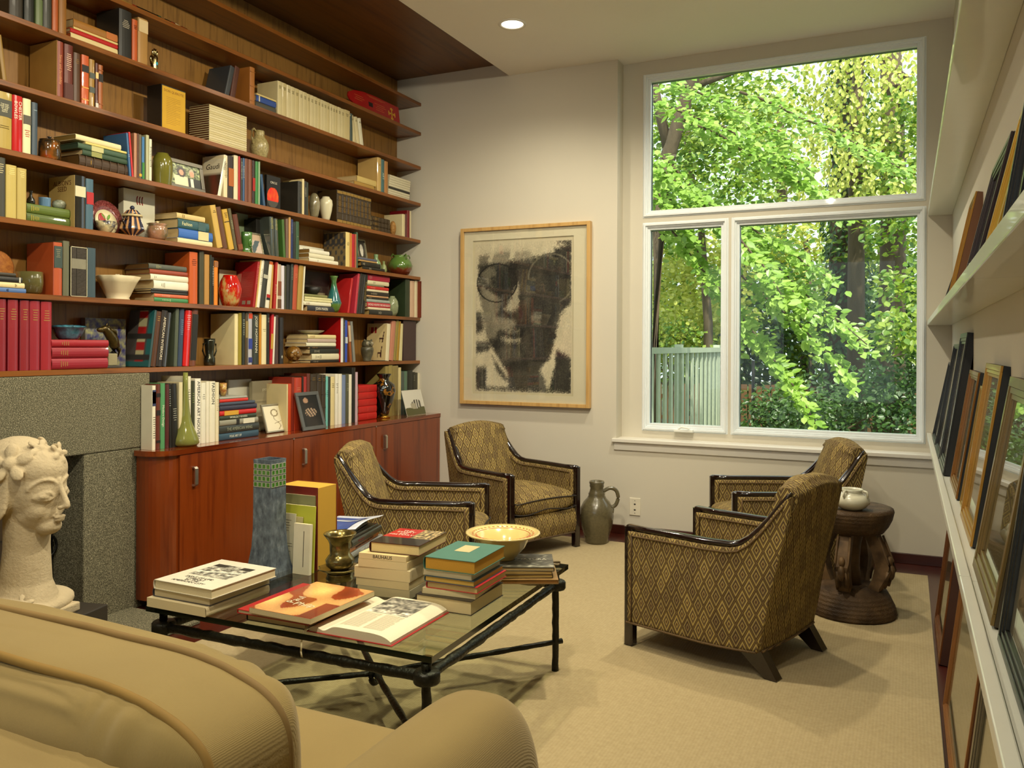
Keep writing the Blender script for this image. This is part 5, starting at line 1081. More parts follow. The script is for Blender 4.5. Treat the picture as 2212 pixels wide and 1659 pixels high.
p = at(287, 505, 'x', -3.78); tp = empty('teapot', (-3.785, p.y, ZS[5]+.0008), rz=.3, label='hexagonal lidded teapot with navy and tan stripes on the sixth shelf', cat='teapot')
q = N('striped_glaze'); t = q.n('ShaderNodeTexCoord'); gr = q.n('ShaderNodeTexGradient', _gradient_type='RADIAL'); q.l(t.outputs['Object'], gr.inputs[0])
s_ = q.math('FRACT', q.math('MULTIPLY', gr.outputs[0], 12)); q.base(q.ramp(q.math('ADD', s_, q.math('MULTIPLY', q.noise(t.outputs['Object'], 60, 2), .12)), [(.0, srgb('#c09060')), (.48, srgb('#c8a070')), (.5, srgb('#26283c')), (.96, srgb('#26283c'))], 'CONSTANT')); q.set(rough=.2, coat=.6); M_st = q.m
mb = MB(); mb.lathe([(0, 0), (.032, 0), (.034, .006), (.028, .012), (.070, .042), (.066, .058), (.050, .100), (.046, .112), (0, .112)], n=6); o = mb.build('pot_body', M_st, tp, bevel=.002)
mb = MB(); mb.lathe([(.058, .112), (.060, .120), (.052, .124), (.0, .124)], n=6); mb.build('rim', plain('#c4b488', .3, 0, .4), tp)
mb = MB(); mb.lathe([(.050, .124), (.030, .146), (.010, .152), (0, .152)], n=6); mb.build('lid', M_st, tp)
mb = MB(); mb.lathe([(0, .15), (.008, .152), (.013, .160), (.009, .170), (0, .174)], n=16); mb.build('lid_knob', plain('#262c40', .2, 0, .6), tp)
mb = MB(); mb.tube([(0, -.045, .095), (0, -.075, .102), (0, -.085, .08), (0, -.066, .055)], .006, 8); mb.build('handle', plain('#2c1c12', .2, 0, .5), tp)
mb = MB(); mb.tube([(0, .06, .05), (0, .082, .068), (0, .09, .085)], [.010, .007, .006], 8); mb.build('spout', M_st, tp)
o = orn('striped_pot', 317, 362, 517, 477, 5, 'small round lidded pot with green and pink stripes beside the teapot', 'pot', [(0, 0), (.6, 0), (.8, .1), (1, .42), (.92, .68), (.80, .80), (.98, .88), (.9, .90), (0, .90)], glaze('pot_stripe', '#4c5034', '#a8785c', 14, .2, .5, 0, '#b8a070'), x=-3.76)
mb = MB(); r, h = o['_r'], o['_h']; mb.lathe([(.8*r, .905*h), (.3*r, .95*h), (.1*r, .97*h), (.22*r, 1.03*h), (0, 1.06*h)], n=24); mb.build('lid', plain('#b8a478', .3, 0, .4), o)
# green art pottery pot, framed photos on 6th shelf
p = at(535, 545, 'x', -3.78); gp = empty('green_pot', (-3.79, p.y, ZS[5]+.0008), label='squarish green pottery pot with a moulded face on the sixth shelf', cat='pot')
M_gg = glaze('green_glaze', '#2f5424', '#4c7a34', 8, .2, .5)
mb = MB(); mb.lathe([(0, 0), (.034, 0), (.036, .01), (.026, .022), (.030, .045), (.036, .10), (.036, .135), (.034, .138), (.028, .135), (.0, .06)], n=24, fn=lambda a, z: 1+.10*math.cos(4*a)); mb.build('pot_body', M_gg, gp)
mb = MB(); mb.ball((.028, .0, .075), (.012, .016, .030), 14, 10); mb.ball((.038, 0, .072), (.006, .005, .012), 8, 6); mb.ball((.032, 0, .050), (.008, .012, .008), 8, 6); mb.build('moulded_face', M_gg, gp)
M_rng = plain('#1c1b14', .5)
p = at(548, 500, 'x', -3.88); rg = empty('black_hoop', (-3.87, p.y, ZS[5]+.09), label='black ring-shaped handle object standing behind the green pot', cat='ornament')
mb = MB(); mb.tube([(0, .055*math.cos(a), .075*math.sin(a)) for a in [PI*i/14 for i in range(15)]], .010, 8); mb.tube([(0, .055, 0), (0, .055, -.089)], .010, 8); mb.tube([(0, -.055, 0), (0, -.055, -.089)], .010, 8); mb.build('hoop', M_rng, rg)
b = U(5, 511, 536, 462, '#7c8c6c', 'pale grey-green panel standing behind the leaning books', xf=-3.90, d=.012, hard=False, rnd=.0005, cat='panel')
b = U(5, 553, 575, 475, '#161510', 'large black album behind the silver photo frame', xf=-3.80, d=.10, hard=False, rnd=.0005, cat='album')
def frame(x, pyb, px0, px1, hpx, sh, label, fm, photo, bw=.014, tilt=12, z=None, depth=.012, group=None, yaw=0, name='framed_photograph', mat=None, nu=28, nv=24, mg=0, mm='#d8d2bc'):
    zz = (ZT if sh == 'C' else ZS[sh]) if z is None else z
    ya, yb = at(px0, pyb, 'x', x).y, at(px1, pyb, 'x', x).y; w_ = yb-ya; xm = (px0+px1)/2
    h = at(xm, pyb-hpx, 'x', x).z-at(xm, pyb, 'x', x).z; t = math.radians(tilt)
    r = empty(name, (x, (ya+yb)/2, zz+.0008), label=label, cat='picture frame', group=group); r.rotation_euler = (0, -t, yaw); r.location.z += depth*math.sin(t)
    mb = MB(); mb.box(-depth, 0, -w_/2, w_/2, 0, bw); mb.box(-depth, 0, -w_/2, w_/2, h-bw, h); mb.box(-depth, 0, -w_/2, -w_/2+bw, bw, h-bw); mb.box(-depth, 0, w_/2-bw, w_/2, bw, h-bw); mb.build('frame', fm, r, bevel=.0015)
    mb = MB(); mb.box(-depth+.001, -depth*.55, -w_/2+bw, w_/2-bw, bw, h-bw); mb.build('mat_board', plain(mm, .6), r)
    W, Hh = w_-2*bw-2*mg, h-2*bw-2*mg
    if photo: painted('photograph', photo, r, (-depth*.5, -W/2, bw+mg), (0, W, 0), (0, 0, Hh), nu, nv, .3, .3)
    mb = MB(); mb.prism([(-depth, h*.7), (-depth-.003, h*.7), (-depth-.05, .001), (-depth-.047, .001)], 'y', -.012, .012, Matrix.Rotation(t, 4, 'Y') if False else None); e_ = mb.build('easel_back', plain('#1c1a16', .6), r)
    e_.rotation_euler = (0, 0, 0)
    return r
def couple(u, v):
    for cx, hair in ((.37, 1), (.72, 0)):
        x, y = (u-cx), (v-.62)
        if math.hypot(x/.075, y/.14) < 1: return (.78, .58, .46)
        if hair and math.hypot(x/.15, (y-.02)/.24) < 1: return (.14, .08, .06)
        if not hair and math.hypot(x/.085, (y-.08)/.15) < 1: return (.72, .66, .56)
    if v < .45 and .12 < u < .56: return (.86, .82, .68)
    if v < .42 and abs(u-.70) < .05: return (.88, .86, .78)
    if v < .44 and u > .56: return (.10, .10, .09)
    n = noise.noise(Vector((u*14, v*12, 1))); return (.42+.5*n, .46+.5*n, .30+.4*n)
M_pew = plain('#6a655a', .35, .7, 0, .1); M_sil2 = plain('#b0aa90', .25, .9, 0, .2, .4, 90)
frame(-3.745, 413, 366, 445, 66, 4, 'pewter-framed photograph of a smiling couple on the fifth shelf', M_pew, couple, .024, 10, nu=70, nv=50)
frame(-3.75, 549, 546, 572, 49, 5, 'ornate silver photo frame in front of the black album, sixth shelf', M_sil2, lambda u, v: (.72, .62, .52) if v > .66 else ((.3, .36, .38) if abs(u-v) < .25 else (.75, .68, .62)), .010, 14, nu=16, nv=20)
frame(-3.80, 559, 775, 795, 44, 5, 'silver-framed picture of a white figure on the dark books, sixth shelf', M_sil2, lambda u, v: (.82, .80, .74) if math.hypot((u-.5)/.22, (v-.42)/.36) < 1 else (.16, .15, .13), .012, 10, z=zs5)
orn('green_vase', 800, 824, 588, 549, 5, 'squat mint green vase with narrow neck on the sixth shelf', 'vase', [(0, 0), (.7, 0), (.95, .15), (1, .35), (.8, .58), (.40, .75), (.36, .85), (.42, .98), (.36, 1), (.3, .9), (0, .8)], glaze('mint_glaze', '#5c7c50', '#86a074', 8), x=-3.79)
orn('small_green_vase', 822, 836, 586, 557, 5, 'little pale green vase half hidden by the mint one, sixth shelf', 'vase', [(0, 0), (.7, 0), (1, .35), (.8, .62), (.35, .8), (.42, 1), (.3, .95), (0, .9)], glaze('pale_green_glaze', '#7c8c54', '#9aa470', 8), x=-3.85)
q = N('red_green_glaze'); t = q.n('ShaderNodeTexCoord'); sp = q.n('ShaderNodeSeparateXYZ'); q.l(t.outputs['Object'], sp.inputs[0])
q.base(q.ramp(q.math('ADD', q.math('MULTIPLY', sp.outputs[2], 8), q.math('MULTIPLY', q.noise(t.outputs['Object'], 25, 3), .5)), [(.38, srgb('#5c1c10')), (.62, srgb('#6e3018')), (.85, srgb('#4c6a2c')), (1, srgb('#5c7c38'))])); q.set(rough=.15, coat=.7)
o = orn('handled_urn', 838, 891, 593, 549, 5, 'round green and red glazed urn with loop handles at the right end', 'urn', [(0, 0), (.45, 0), (.7, .08), (.97, .32), (1, .5), (.85, .75), (.6, .88), (.56, .93), (.62, 1), (.54, 1), (.5, .92), (0, .85)], q.m, x=-3.80)
r, h = o['_r'], o['_h']
for a in (-1.9, -.4, 1.1, 2.6): mb = MB(); mb.tube([(math.cos(a)*r*.6, math.sin(a)*r*.6, h*.97), (math.cos(a)*r*.78, math.sin(a)*r*.78, h*1.04), (math.cos(a)*r*.9, math.sin(a)*r*.9, h*.93), (math.cos(a)*r*.86, math.sin(a)*r*.86, h*.78)], .005, 8); mb.build('loop_handle', q.m, o)
# seventh shelf ornaments
q = N('bottle_glass'); q.base((.10, .09, .03)); q.set(rough=.05, coat=.8); 
orn('glass_bowl', 40, 93, 632, 583, 6, 'irregular dark olive glass bowl on the seventh shelf', 'bowl', [(0, 0), (.5, 0), (.8, .12), (.95, .5), (1, 1), (.9, 1), (.8, .5), (0, .25)], q.m, x=-3.80, fn=lambda a, z: 1+.09*math.sin(3*a+z*20))
p = at(2, 580, 'x', -3.86); wb = empty('wicker_disc', (-3.88, p.y, ZS[6]+.13), rot=(0, PI/2-.1, 0), label='round orange-brown woven disc at the far left of the seventh shelf', cat='ornament')
mb = MB(); mb.lathe([(0, -.01), (.07, -.01), (.078, 0), (.07, .006), (0, .012)], n=32); mb.build('disc', glaze('wicker', '#8c4c18', '#b0702c', 60, .7, 0, .6), wb)
mb = MB(); mb.box(.078, .128, -.03, .03, -.004, .012); mb.build('stand', plain('#3a2a18', .6), wb)
o = orn('shell_bowl', 210, 299, 645, 594, 6, 'white footed bowl filled with pale shells on the seventh shelf', 'bowl', [(0, 0), (.52, 0), (.54, .05), (.50, .09), (.62, .3), (.82, .72), (1, .98), (.97, 1), (.8, .76), (.55, .3), (0, .2)], plain('#cdbf9c', .4, 0, .2, .04), x=-3.80, fn=lambda a, z: 1+(.03*math.cos(8*a) if z > .06 else 0), n=64)
r, h = o['_r'], o['_h']; random.seed(4)
mb = MB(); mb.lathe([(0, .70*h), (.74*r, .70*h), (.6*r, .9*h), (0, 1.02*h)], n=24)
for k in range(60):
    a = random.uniform(0, 2*PI); rr = math.sqrt(random.random())*.70*r; mb.ball((rr*math.cos(a), rr*math.sin(a), h*(1.05-.28*(rr/(.7*r))**2)), (.010, .008, .006), 8, 6, Matrix.Rotation(a*3, 3, 'Z'))
s_ = mb.build('shells', plain('#cfc6a8', .5), o, kind='stuff')
q = N('fire_glaze'); v = q.co(scale=(1, 1, .45)); q.base(q.ramp(q.noise(v, 22, 4, .6), [(.40, srgb('#a80c08')), (.50, srgb('#b82410')), (.58, srgb('#b88c50')), (.66, srgb('#b0a060'))])); q.set(rough=.08, coat=.9)
orn('red_vase', 472, 522, 660, 593, 6, 'shiny red and cream streaked vase on the seventh shelf', 'vase', [(0, 0), (.62, 0), (.78, .15), (.97, .42), (1, .56), (.85, .78), (.62, .95), (.58, 1), (.50, 1), (.5, .9), (0, .8)], q.m, x=-3.76)
b = U(6, 474, 511, 584, '#c0b898', 'white envelope card standing behind the red vase', xf=-3.88, d=.006, hard=False, rnd=.0002, cat='card')
q = N('teal_glaze'); t = q.n('ShaderNodeTexCoord'); sp = q.n('ShaderNodeSeparateXYZ'); q.l(t.outputs['Object'], sp.inputs[0])
q.base(q.ramp(q.math('MULTIPLY', sp.outputs[2], 4.0), [(.0, srgb('#44601c')), (.22, srgb('#54742c')), (.30, srgb('#225a60')), (.62, srgb('#2c6a68')), (.85, srgb('#3c6a38')), (1, srgb('#54743c'))])); q.set(rough=.1, coat=.8)
orn('teal_vase', 704, 738, 675, 596, 6, 'tall teal and green flared vase on the seventh shelf', 'vase', [(0, 0), (.5, 0), (.7, .08), (1, .26), (.9, .32), (.66, .50), (.42, .68), (.30, .84), (.42, .95), (.55, 1), (.45, .98), (.22, .85), (0, .6)], q.m, x=-3.755)
zb_ = ZS[6]+.075
orn('black_bowl', 659, 693, 637, 620, 6, 'half-round black bowl on the pale flat books, seventh shelf', 'bowl', [(0, 0), (.3, 0), (.75, .35), (1, 1), (.95, 1), (.7, .45), (0, .2)], plain('#1c1a16', .5), x=-3.83, z=zb_+.045)
b = U(6, 659, 712, 588, '#2c2a20', 'dark framed picture behind the black bowl', xf=-3.90, d=.012, hard=False, rnd=.0003, cat='picture')
mb = MB(); t_, h_ = b['_t'], b['_h']; mb.box(.0002, .002, t_*.12, t_*.42, h_*.52, h_*.62); mb.box(.0002, .002, t_*.5, t_*.8, h_*.30, h_*.5); mb.build('pasted_slip', plain('#8c8464', .6), b)
orn('celadon_vase', 834, 861, 682, 638, 6, 'round pale celadon vase behind the many-coloured pile', 'vase', [(0, 0), (.5, 0), (.9, .2), (1, .5), (.9, .74), (.6, .9), (.42, .94), (.42, 1), (.34, 1), (.3, .9), (0, .85)], glaze('celadon', '#7c8464', '#94a07c', 30), x=-3.79)
# eighth shelf
zt3 = ZS[7]+.0006+.0
p = at(147, 727, 'x', -3.80); dd = (Vector((-3.8, p.y, 1.5))-CAM).dot(FW)
z3 = at(147, 729, 'x', -3.80).z
z3 = zt3 + sum(at(175, 700, 'x', -3.708).z-at(175, 700+k, 'x', -3.708).z for k in (24, 23.5, 16))
orn('turquoise_bowl', 113, 182, 728, 697, 7, 'ruffled turquoise drip-glazed bowl on the flat dark red volumes', 'bowl', [(0, 0), (.5, 0), (.6, .1), (.8, .45), (.92, .8), (1, .85), (.98, .95), (.72, .92), (.66, 1), (.55, .98), (.5, .5), (0, .3)], glaze('drip_glaze', '#1c3c4c', '#3c7c90', 30, .2, .6, .3, '#5c9ca8'), x=-3.80, z=z3, fn=lambda a, z: 1+.04*math.sin(14*a))
b = U(7, 184, 272, 688, '#6c6c64', 'grey marbled book standing behind the bronze figure', xf=-3.88, d=.03, hard=False, rnd=.0005)
painted('cover_print', lambda u, v: tuple([.40+.35*noise.noise(Vector((u*9, v*9, 3))) + .2*noise.noise(Vector((u*25, v*25, 1)))]*2+[.42]), b, (.0008, .001, .001), (0, b['_t']-.002, 0), (0, 0, b['_h']-.002), 50, 50)
# bronze rearing animal on a stone block
p = at(240, 786, 'x', -3.775); bz = empty('bronze_figure', (-3.785, p.y, ZS[7]+.0008), label='bronze horse head sculpture on a pale stone block, eighth shelf', cat='sculpture')
M_brz = glaze('bronze_patina', '#2c2410', '#5c4c20', 20, .3, .3, .4)
for mt in (M_brz,): mt.node_tree.nodes['Principled BSDF'].inputs['Metallic'].default_value = .7
mb = MB(); mb.box(-.035, .035, -.045, .045, 0, .012); mb.build('plinth', plain('#3c3830', .5), bz, bevel=.002); mb = MB(); mb.box(-.025, .025, -.028, .028, .0122, .075); mb.build('stone_block', plain('#8c8464', .7, 0, 0, .15, .3), bz, bevel=.004)
mb = MB(); mb.tube([(0, .022, .076), (0, .030, .11), (0, .018, .15), (0, -.010, .185), (0, -.035, .205), (0, -.055, .200)], [.020, .026, .028, .024, .020, .012], 12); mb.ball((0, -.052, .198), (.014, .026, .014)); mb.tube([(0, -.022, .21), (.004, -.020, .235)], [.007, .002], 6); mb.tube([(0, -.008, .205), (-.004, -.002, .228)], [.007, .002], 6)
for k in range(7): mb.tube([(.01*math.sin(k), -.01+.006*k, .208-.012*k), (.014*math.cos(k*2), .022+.005*k, .19-.016*k), (.01*math.sin(k*3), .044+.002*k, .165-.018*k)], [.006, .008, .003], 6)
mb.build('horse_head', M_brz, bz)
M_pw2 = glaze('dark_pewter', '#2c2c22', '#4c4c3c', 8, .2, .3); M_pw2.node_tree.nodes['Principled BSDF'].inputs['Metallic'].default_value = .8
o = orn('pewter_vase', 437, 468, 787, 729, 7, 'two-handled dark pewter vase on the eighth shelf', 'vase', [(0, 0), (.7, 0), (.78, .03), (.78, .28), (.55, .38), (.62, .6), (.78, .9), (.76, 1), (.68, .98), (.5, .5), (0, .4)], M_pw2, x=-3.76)
r, h = o['_r'], o['_h']
for s in (-1, 1): mb = MB(); mb.tube([(0, s*r*.6, h*.85), (0, s*r*1.15, h*.8), (0, s*r*1.25, h*.55), (0, s*r*.8, h*.3)], .005, 8); mb.build('handle', M_pw2, o)
orn('stone_egg', 598, 611, 782, 751, 7, 'smooth pale grey egg-shaped stone beside the bronze head, eighth shelf', 'ornament', [(0, 0), (.55, .06), (.95, .35), (1, .5), (.9, .7), (.5, .95), (0, 1)], plain('#a8a698', .3, 0, .3), x=-3.735)
p = at(634, 784, 'x', -3.765); hh_ = empty('head_sculpture', (-3.765, p.y, ZS[7]+.0008), rz=math.radians(-38), label='small round brown glazed baby head sculpture on the eighth shelf', cat='sculpture')
M_hd = glaze('brown_glaze', '#5c3c14', '#7c5820', 14, .15, .6)
k = .052; mb = MB(); mb.lathe([(0, 0), (.036, 0), (.040, .005), (.026, .014), (.022, .022)], n=24); mb.ball((0, 0, .066), (k, k*1.02, .052), 28, 18); mb.ball((k*.90, 0, .058), (.009, .008, .009)); 
for s in (-1, 1): mb.ball((k*.80, s*.022, .052), (.016, .015, .015)); mb.ball((.0, s*k*1.0, .06), (.010, .007, .014)); mb.ball((k*.86, s*.018, .076), (.008, .011, .006))
mb.ball((k*.90, 0, .040), (.008, .012, .004)); mb.ball((k*.78, 0, .030), (.013, .014, .009)); mb.build('head', M_hd, hh_)
mb = MB()
for s in (-1, 1): mb.ball((k*.99, s*.018, .075), (.003, .0055, .0035), 10, 6)
mb.build('eyes', plain('#b8b49c', .2), hh_)
zpl2 = zpl
for i, rr in enumerate((.070, .086, .092)):
    p = at(672+8*i, 720, 'x', -3.80); o = empty('plate', (-3.80, at(672, 720, 'x', -3.80).y, zpl2+.006*i+.0006), label='%s of three pale plates stacked on the flat books, eighth shelf' % ['lowest', 'middle', 'topmost'][i], cat='plate', group='stacked plates')
    mb = MB(); mb.lathe([(0, 0), (rr*.5, 0), (rr, .014), (rr, .016), (rr*.5, .003), (0, .003)], n=40); mb.build('plate_body', plain('#a8a088', .3, 0, .4), o)
p = at(793, 782, 'x', -3.77); ow = empty('owl_figurine', (-3.77, p.y, ZS[7]+.0008), rz=math.radians(-25), label='grey-brown pottery owl jar with round eyes on the eighth shelf', cat='figurine')
M_owl = glaze('owl_glaze', '#3c3828', '#5c5844', 20, .35, .3)
mb = MB(); mb.lathe([(0, 0), (.030, 0), (.034, .008), (.030, .016), (.044, .05), (.050, .085), (.048, .105), (.040, .112), (0, .112)], n=32); mb.build('body', M_owl, ow)
mb = MB(); mb.lathe([(.041, .1125), (.043, .125), (.041, .145), (.028, .162), (0, .165)], n=32); mb.ball((.012, -.030, .160), (.010, .008, .012)); mb.ball((.012, .030, .160), (.010, .008, .012)); mb.prism([(.038, .150), (.052, .132), (.040, .120)], 'y', -.006, .006); mb.build('head', M_owl, ow)
for s in (-1, 1):
    mb = MB(); mb.lathe([(0, .004), (.008, .004), (.015, .001), (.015, -.004), (0, -.004)], (.036, s*.018, .138), 20, Matrix.Rotation(PI/2, 3, 'Y')@Matrix.Rotation(s*.3, 3, 'X')); mb.build('eye', plain('#8c846c', .25, 0, .5), ow)
# ------------------------------------------------------------------ ornaments on the cabinet top
q = N('green_glass'); q.base(srgb('#a8ac58')); q.set(rough=.08, trans=.55, ior=1.3, coat=.5); q.bump(q.noise(q.co(scale=(30, 30, 6)), 1, 2), .3, .006)
p = at(400, 963, 'z', ZT)
o = empty('glass_bottle', (p.x, p.y, ZT+.0008), label='tall pale green glass bottle with flared foot and long neck on the cabinet', cat='vase')
s_ = (p-CAM).dot(FW)/FPX
mb = MB(); mb.lathe([(0, 0), (24*s_, 0), (29.5*s_, 6*s_), (27*s_, 18*s_), (19*s_, 36*s_), (13*s_, 52*s_), (9.5*s_, 72*s_), (7*s_, 100*s_), (5.5*s_, 130*s_), (5*s_, 158*s_), (4.6*s_, 158*s_), (5*s_, 130*s_), (0, 60*s_)], n=40); mb.build('bottle_body', q.m, o)
orn('patterned_cup', 474, 490, 859, 831, 'C', 'little gold and red patterned cup on the thin grey notebook', 'cup', [(0, 0), (.6, 0), (.9, .3), (1, 1), (.92, 1), (.8, .35), (0, .15)], glaze('cup_pattern', '#7c1c14', '#b89c50', 50, .2, .5, 0, '#24341c'), x=-3.68, z=zc)
def sketch(u, v):
    d = abs(math.hypot((u-.38)/.12, (v-.72)/.14)-1) < .18 or abs(u-.42-.1*math.sin(v*9)) < .015 and v < .6 or abs(v-.3-.3*(u-.4)) < .012 and .3 < u < .6
    return (.50, .44, .32) if d else (.86, .83, .72)
p = at(609, 930, 'z', ZT)
frame(at(609, 933, 'z', ZT).x, 933, 578, 640, 62, 'C', 'pale silver-framed pencil sketch leaning on the cabinet books', plain('#a8a28c', .3, .6, 0, .2), sketch, .010, 17, nu=40, nv=40, mg=.006, yaw=-.0, mm='#dcd6c0')
def man(u, v):
    if math.hypot((u-.35)/.13, (v-.84)/.09) < 1: return (.62, .48, .38)
    if math.hypot((u-.5)/.3, (v-.45)/.14) < 1 and math.sin(u*40+v*30) > 0: return (.66, .56, .46)
    if .2 < u < .75 and v < .75: return (.12, .10, .09)
    return (.08, .08, .07)
frame(-3.525, 924, 657, 706, 84, 'C', 'dark pewter-framed photograph of a person in black, leaning on the cabinet books', plain('#6c6e6c', .3, .6, 0, .1), man, .024, 17, nu=24, nv=40)
def house(u, v):
    if v < .28+.04*math.sin(u*9): return (.30, .30, .16)
    if .3 < u < .55 and v < .48: return (.62, .60, .52)
    if math.hypot((u-.62)/.26, (v-.42)/.2) < 1 and math.sin(u*50) > -.4: return (.28, .27, .24)
    return (.80, .79, .74)
p = at(900, 897, 'z', ZT)
r = frame(at(900, 897, 'z', ZT).x, 896, 880, 921, 56, 'C', 'unframed photograph card of a small white house propped at the cabinet end', plain('#c8c4b4', .5), house, .0012, 16, nu=44, nv=50, depth=.003, name='photo_card')
M_blk = N('black_lacquer_vase'); q = M_blk; v = q.co(); q.base(q.ramp(q.noise(v, 12, 2), [(.55, srgb('#0e0d0a')), (.60, srgb('#8c5c1c')), (.64, srgb('#14120c'))])); q.set(rough=.08, coat=.9)
o = orn('black_vase', 803, 855, 906, 811, 'C', 'black lacquer vase with gold flowers on a brass foot, cabinet top', 'vase', [(.34, .065), (.42, .09), (.50, .2), (.82, .42), (1, .62), (.88, .76), (.45, .84), (.40, .90), (.62, .985), (.62, 1), (.5, .99), (.3, .9), (0, .7)], M_blk.m, x=-3.66)
r, h = o['_r'], o['_h']; mb = MB(); mb.lathe([(0, 0), (.54*r, 0), (.54*r, .03*h), (.46*r, .04*h), (.42*r, .066*h), (0, .066*h)], n=32); mb.build('foot', plain('#b88c38', .25, 1), o)
# ------------------------------------------------------------------ second shelf: painted pole and red paddle
p0 = at(262, -10, 'x', -3.74); p1 = at(563, 128, 'x', -3.74); zc_ = ZS[1]+.018
def along(px): return at(px, 60, 'x', -3.74).y
po = empty('painted_pole', (-3.76, along(262), zc_), label='long bamboo pole painted black, red and white at its thick end, top shelf', cat='pole')
L = along(563)-along(262); y_ = lambda px: along(px)-along(262)
mb = MB(); mb.tube([(0, L*i/20, -.004*i/20) for i in range(21)], [.0125-.0035*i/20 for i in range(21)], 12); mb.build('bamboo', glaze('bamboo', '#8c4c14', '#b88038', 12, .25, .4), po)
for a, b_, c, rr in ((-60+262, 288, '#c09848', .0155), (288, 298, '#8c1c14', .0158), (298, 344, '#16180f', .0165), (344, 350, '#1c4c34', .0200), (350, 361, '#16180f', .019), (361, 372, '#16180f', .0155), (372, 381, '#7c1814', .0152), (381, 390, '#cfc49c', .0150), (396, 407, '#6c1c14', .0145)):
    if rr == .019: continue
    mb = MB(); mb.tube([(0, y_(a), 0), (0, y_(b_), 0)], min(rr, .0172), 16); mb.build('painted_band', plain(c, .25, 0, .4), po)
po2 = empty('thin_cane', (-3.80, along(540), ZS[1]+.0075), label='thin straight cane lying behind the painted pole on the top shelf', cat='pole')
L2 = along(815)-along(540); mb = MB(); mb.tube([(0, 0, 0), (0, L2*.62, 0)], .0060, 10); mb.build('cane', glaze('cane', '#6c4c1c', '#8c6c34', 12, .4, .2), po2)
mb = MB(); mb.tube([(0, L2*.62+.001, 0), (.005, L2, .001)], .0066, 10); mb.build('cane_tip', plain('#94702c', .4), po2)
ya, yb = at(757, 230, 'x', -3.73).y, at(868, 250, 'x', -3.73).y; pd = empty('red_paddle', (-3.745, ya, ZS[1]+.0022), rot=(0, -.12, 0), label='red painted paddle board with a yellow cross at the right of the top shelf', cat='paddle')
W = yb-ya; HH = .155; out = [(W*.0, HH*.42), (W*.02, HH*.62), (W*.12, HH*.82), (W*.30, HH*.95), (W*.55, HH*1.0), (W, HH*.98), (W, 0), (W*.30, 0), (W*.12, HH*.10), (W*.03, HH*.25)]
mb = MB(); mb.prism(out, 'x', -.010, 0); mb.build('board', plain('#9c1010', .35, 0, .3), pd)
mb = MB(); cy, cz = W*.84, HH*.45
for a, b_, c, d_ in ((-.05, .05, -.007, .007), (-.007, .007, -.05, .05)): mb.box(.0, .001, cy+a, cy+b_, cz+c, cz+d_)
for a, b_ in ((-.042, 0), (.042, 0)): mb.box(0, .0011, cy+a-.006, cy+a+.006, cz-.018, cz+.018)
for b_ in (-.038, .038): mb.box(0, .0011, cy-.018, cy+.018, cz+b_-.006, cz+b_+.006)
mb.build('yellow_cross', plain('#c89830', .4), pd)
mb = MB()
for i, (a, c) in enumerate(((.36, .72), (.40, .66), (.12, .28), (.14, .30), (.12, .26), (.52, .68), (.50, .70), (.54, .72), (.52, .66))):
    z_ = HH*(.88-.055*i) if i < 2 else HH*(.62-.10*((i-2) % 4)); mb.box(0, .0008, W*a, W*c, z_, z_+.0022)
mb.build('painted_script', plain('#c07840', .5), pd)
mb = MB(); mb.box(0, .0009, W*.38, W*.46, HH*.34, HH*.56); mb.build('painted_figure', plain('#241410', .5), pd)
# ------------------------------------------------------------------ things on the glass table (world coordinates, top at ZT2)
def tbook(x, y, z, w, l, t, rz, col, lab, pg='#dccda2', hard=True, rnd=None, dec=None, coat=.2, under=None):
    """flat book: (x, y) its near-right corner; w runs to -x (fore edge to spine at +x when rz = 0), l runs to +y"""
    r = empty('book', (x, y, z+.0005), rz, label=lab, cat='book'); book_geo(r, w, t-.0008, l, col, pg, .4, coat, hard, rnd, 'flat')
    if dec: dec(r, w, l, t)
    return r
Tz = ZT2+.0004
# pile 1: three large art books; long sides toward us and toward the right
z = Tz
def fore(r): pass
def pile1(lab, x, y, z, w, l, t, rz, col, **k): return tbook(x, y, z, w, l, t, rz, col, lab, **k)
pile1('thick cream-paged paperback at the bottom of the left pile on the glass table', -2.176, 2.148, z, .285, .315, .033, PI*0-.0, '#d8c8a0', hard=False); z += .033
def rot180(x, y, w, l): return (x-w, y+l)
b = empty('book', (-2.455, 2.472, z+.0005), PI, label='grey-bound art book in the middle of the left pile on the glass table', cat='book'); book_geo(b, .275, .029, .305, '#4a4850', '#d8ccaa', .4, .2, True, None, 'flat'); z += .030
b = empty('book', (-2.437, 2.478, z+.0005), PI-.02, label='white-jacketed book with black and white street photograph topmost of the left pile', cat='book'); W_, L_, T_ = .285, .318, .033
book_geo(b, W_, T_, L_, '#d9d2bc', '#ddd0a8', .4, .3, True, None, 'flat'); z += .034
def street(u, v):
    n = noise.noise(Vector((u*9, v*11, 5))); n2 = noise.noise(Vector((u*30, v*26, 2)))
    if v > .78 and (u < .35 or u > .7): return (.16, .15, .12)
    c = .55+.5*n+.35*n2
    if abs(v-.42-.3*(u-.5)) < .03: c = .9
    return (c, c*.98, c*.88)
painted('cover_photograph', street, b, (-.050, .205, T_+.0004), (-.185, 0, 0), (0, -.150, 0), 60, 44)
text('SIGNS OF LIFE:\nSYMBOLS\nIN THE\nAMERICAN CITY', .021, plain('#1c1a16', .5), b, (-1, 0, 0), (0, -1, 0), (-.135, .258, T_+.0006), fit=.2)
b.rotation_euler.z = PI-.02
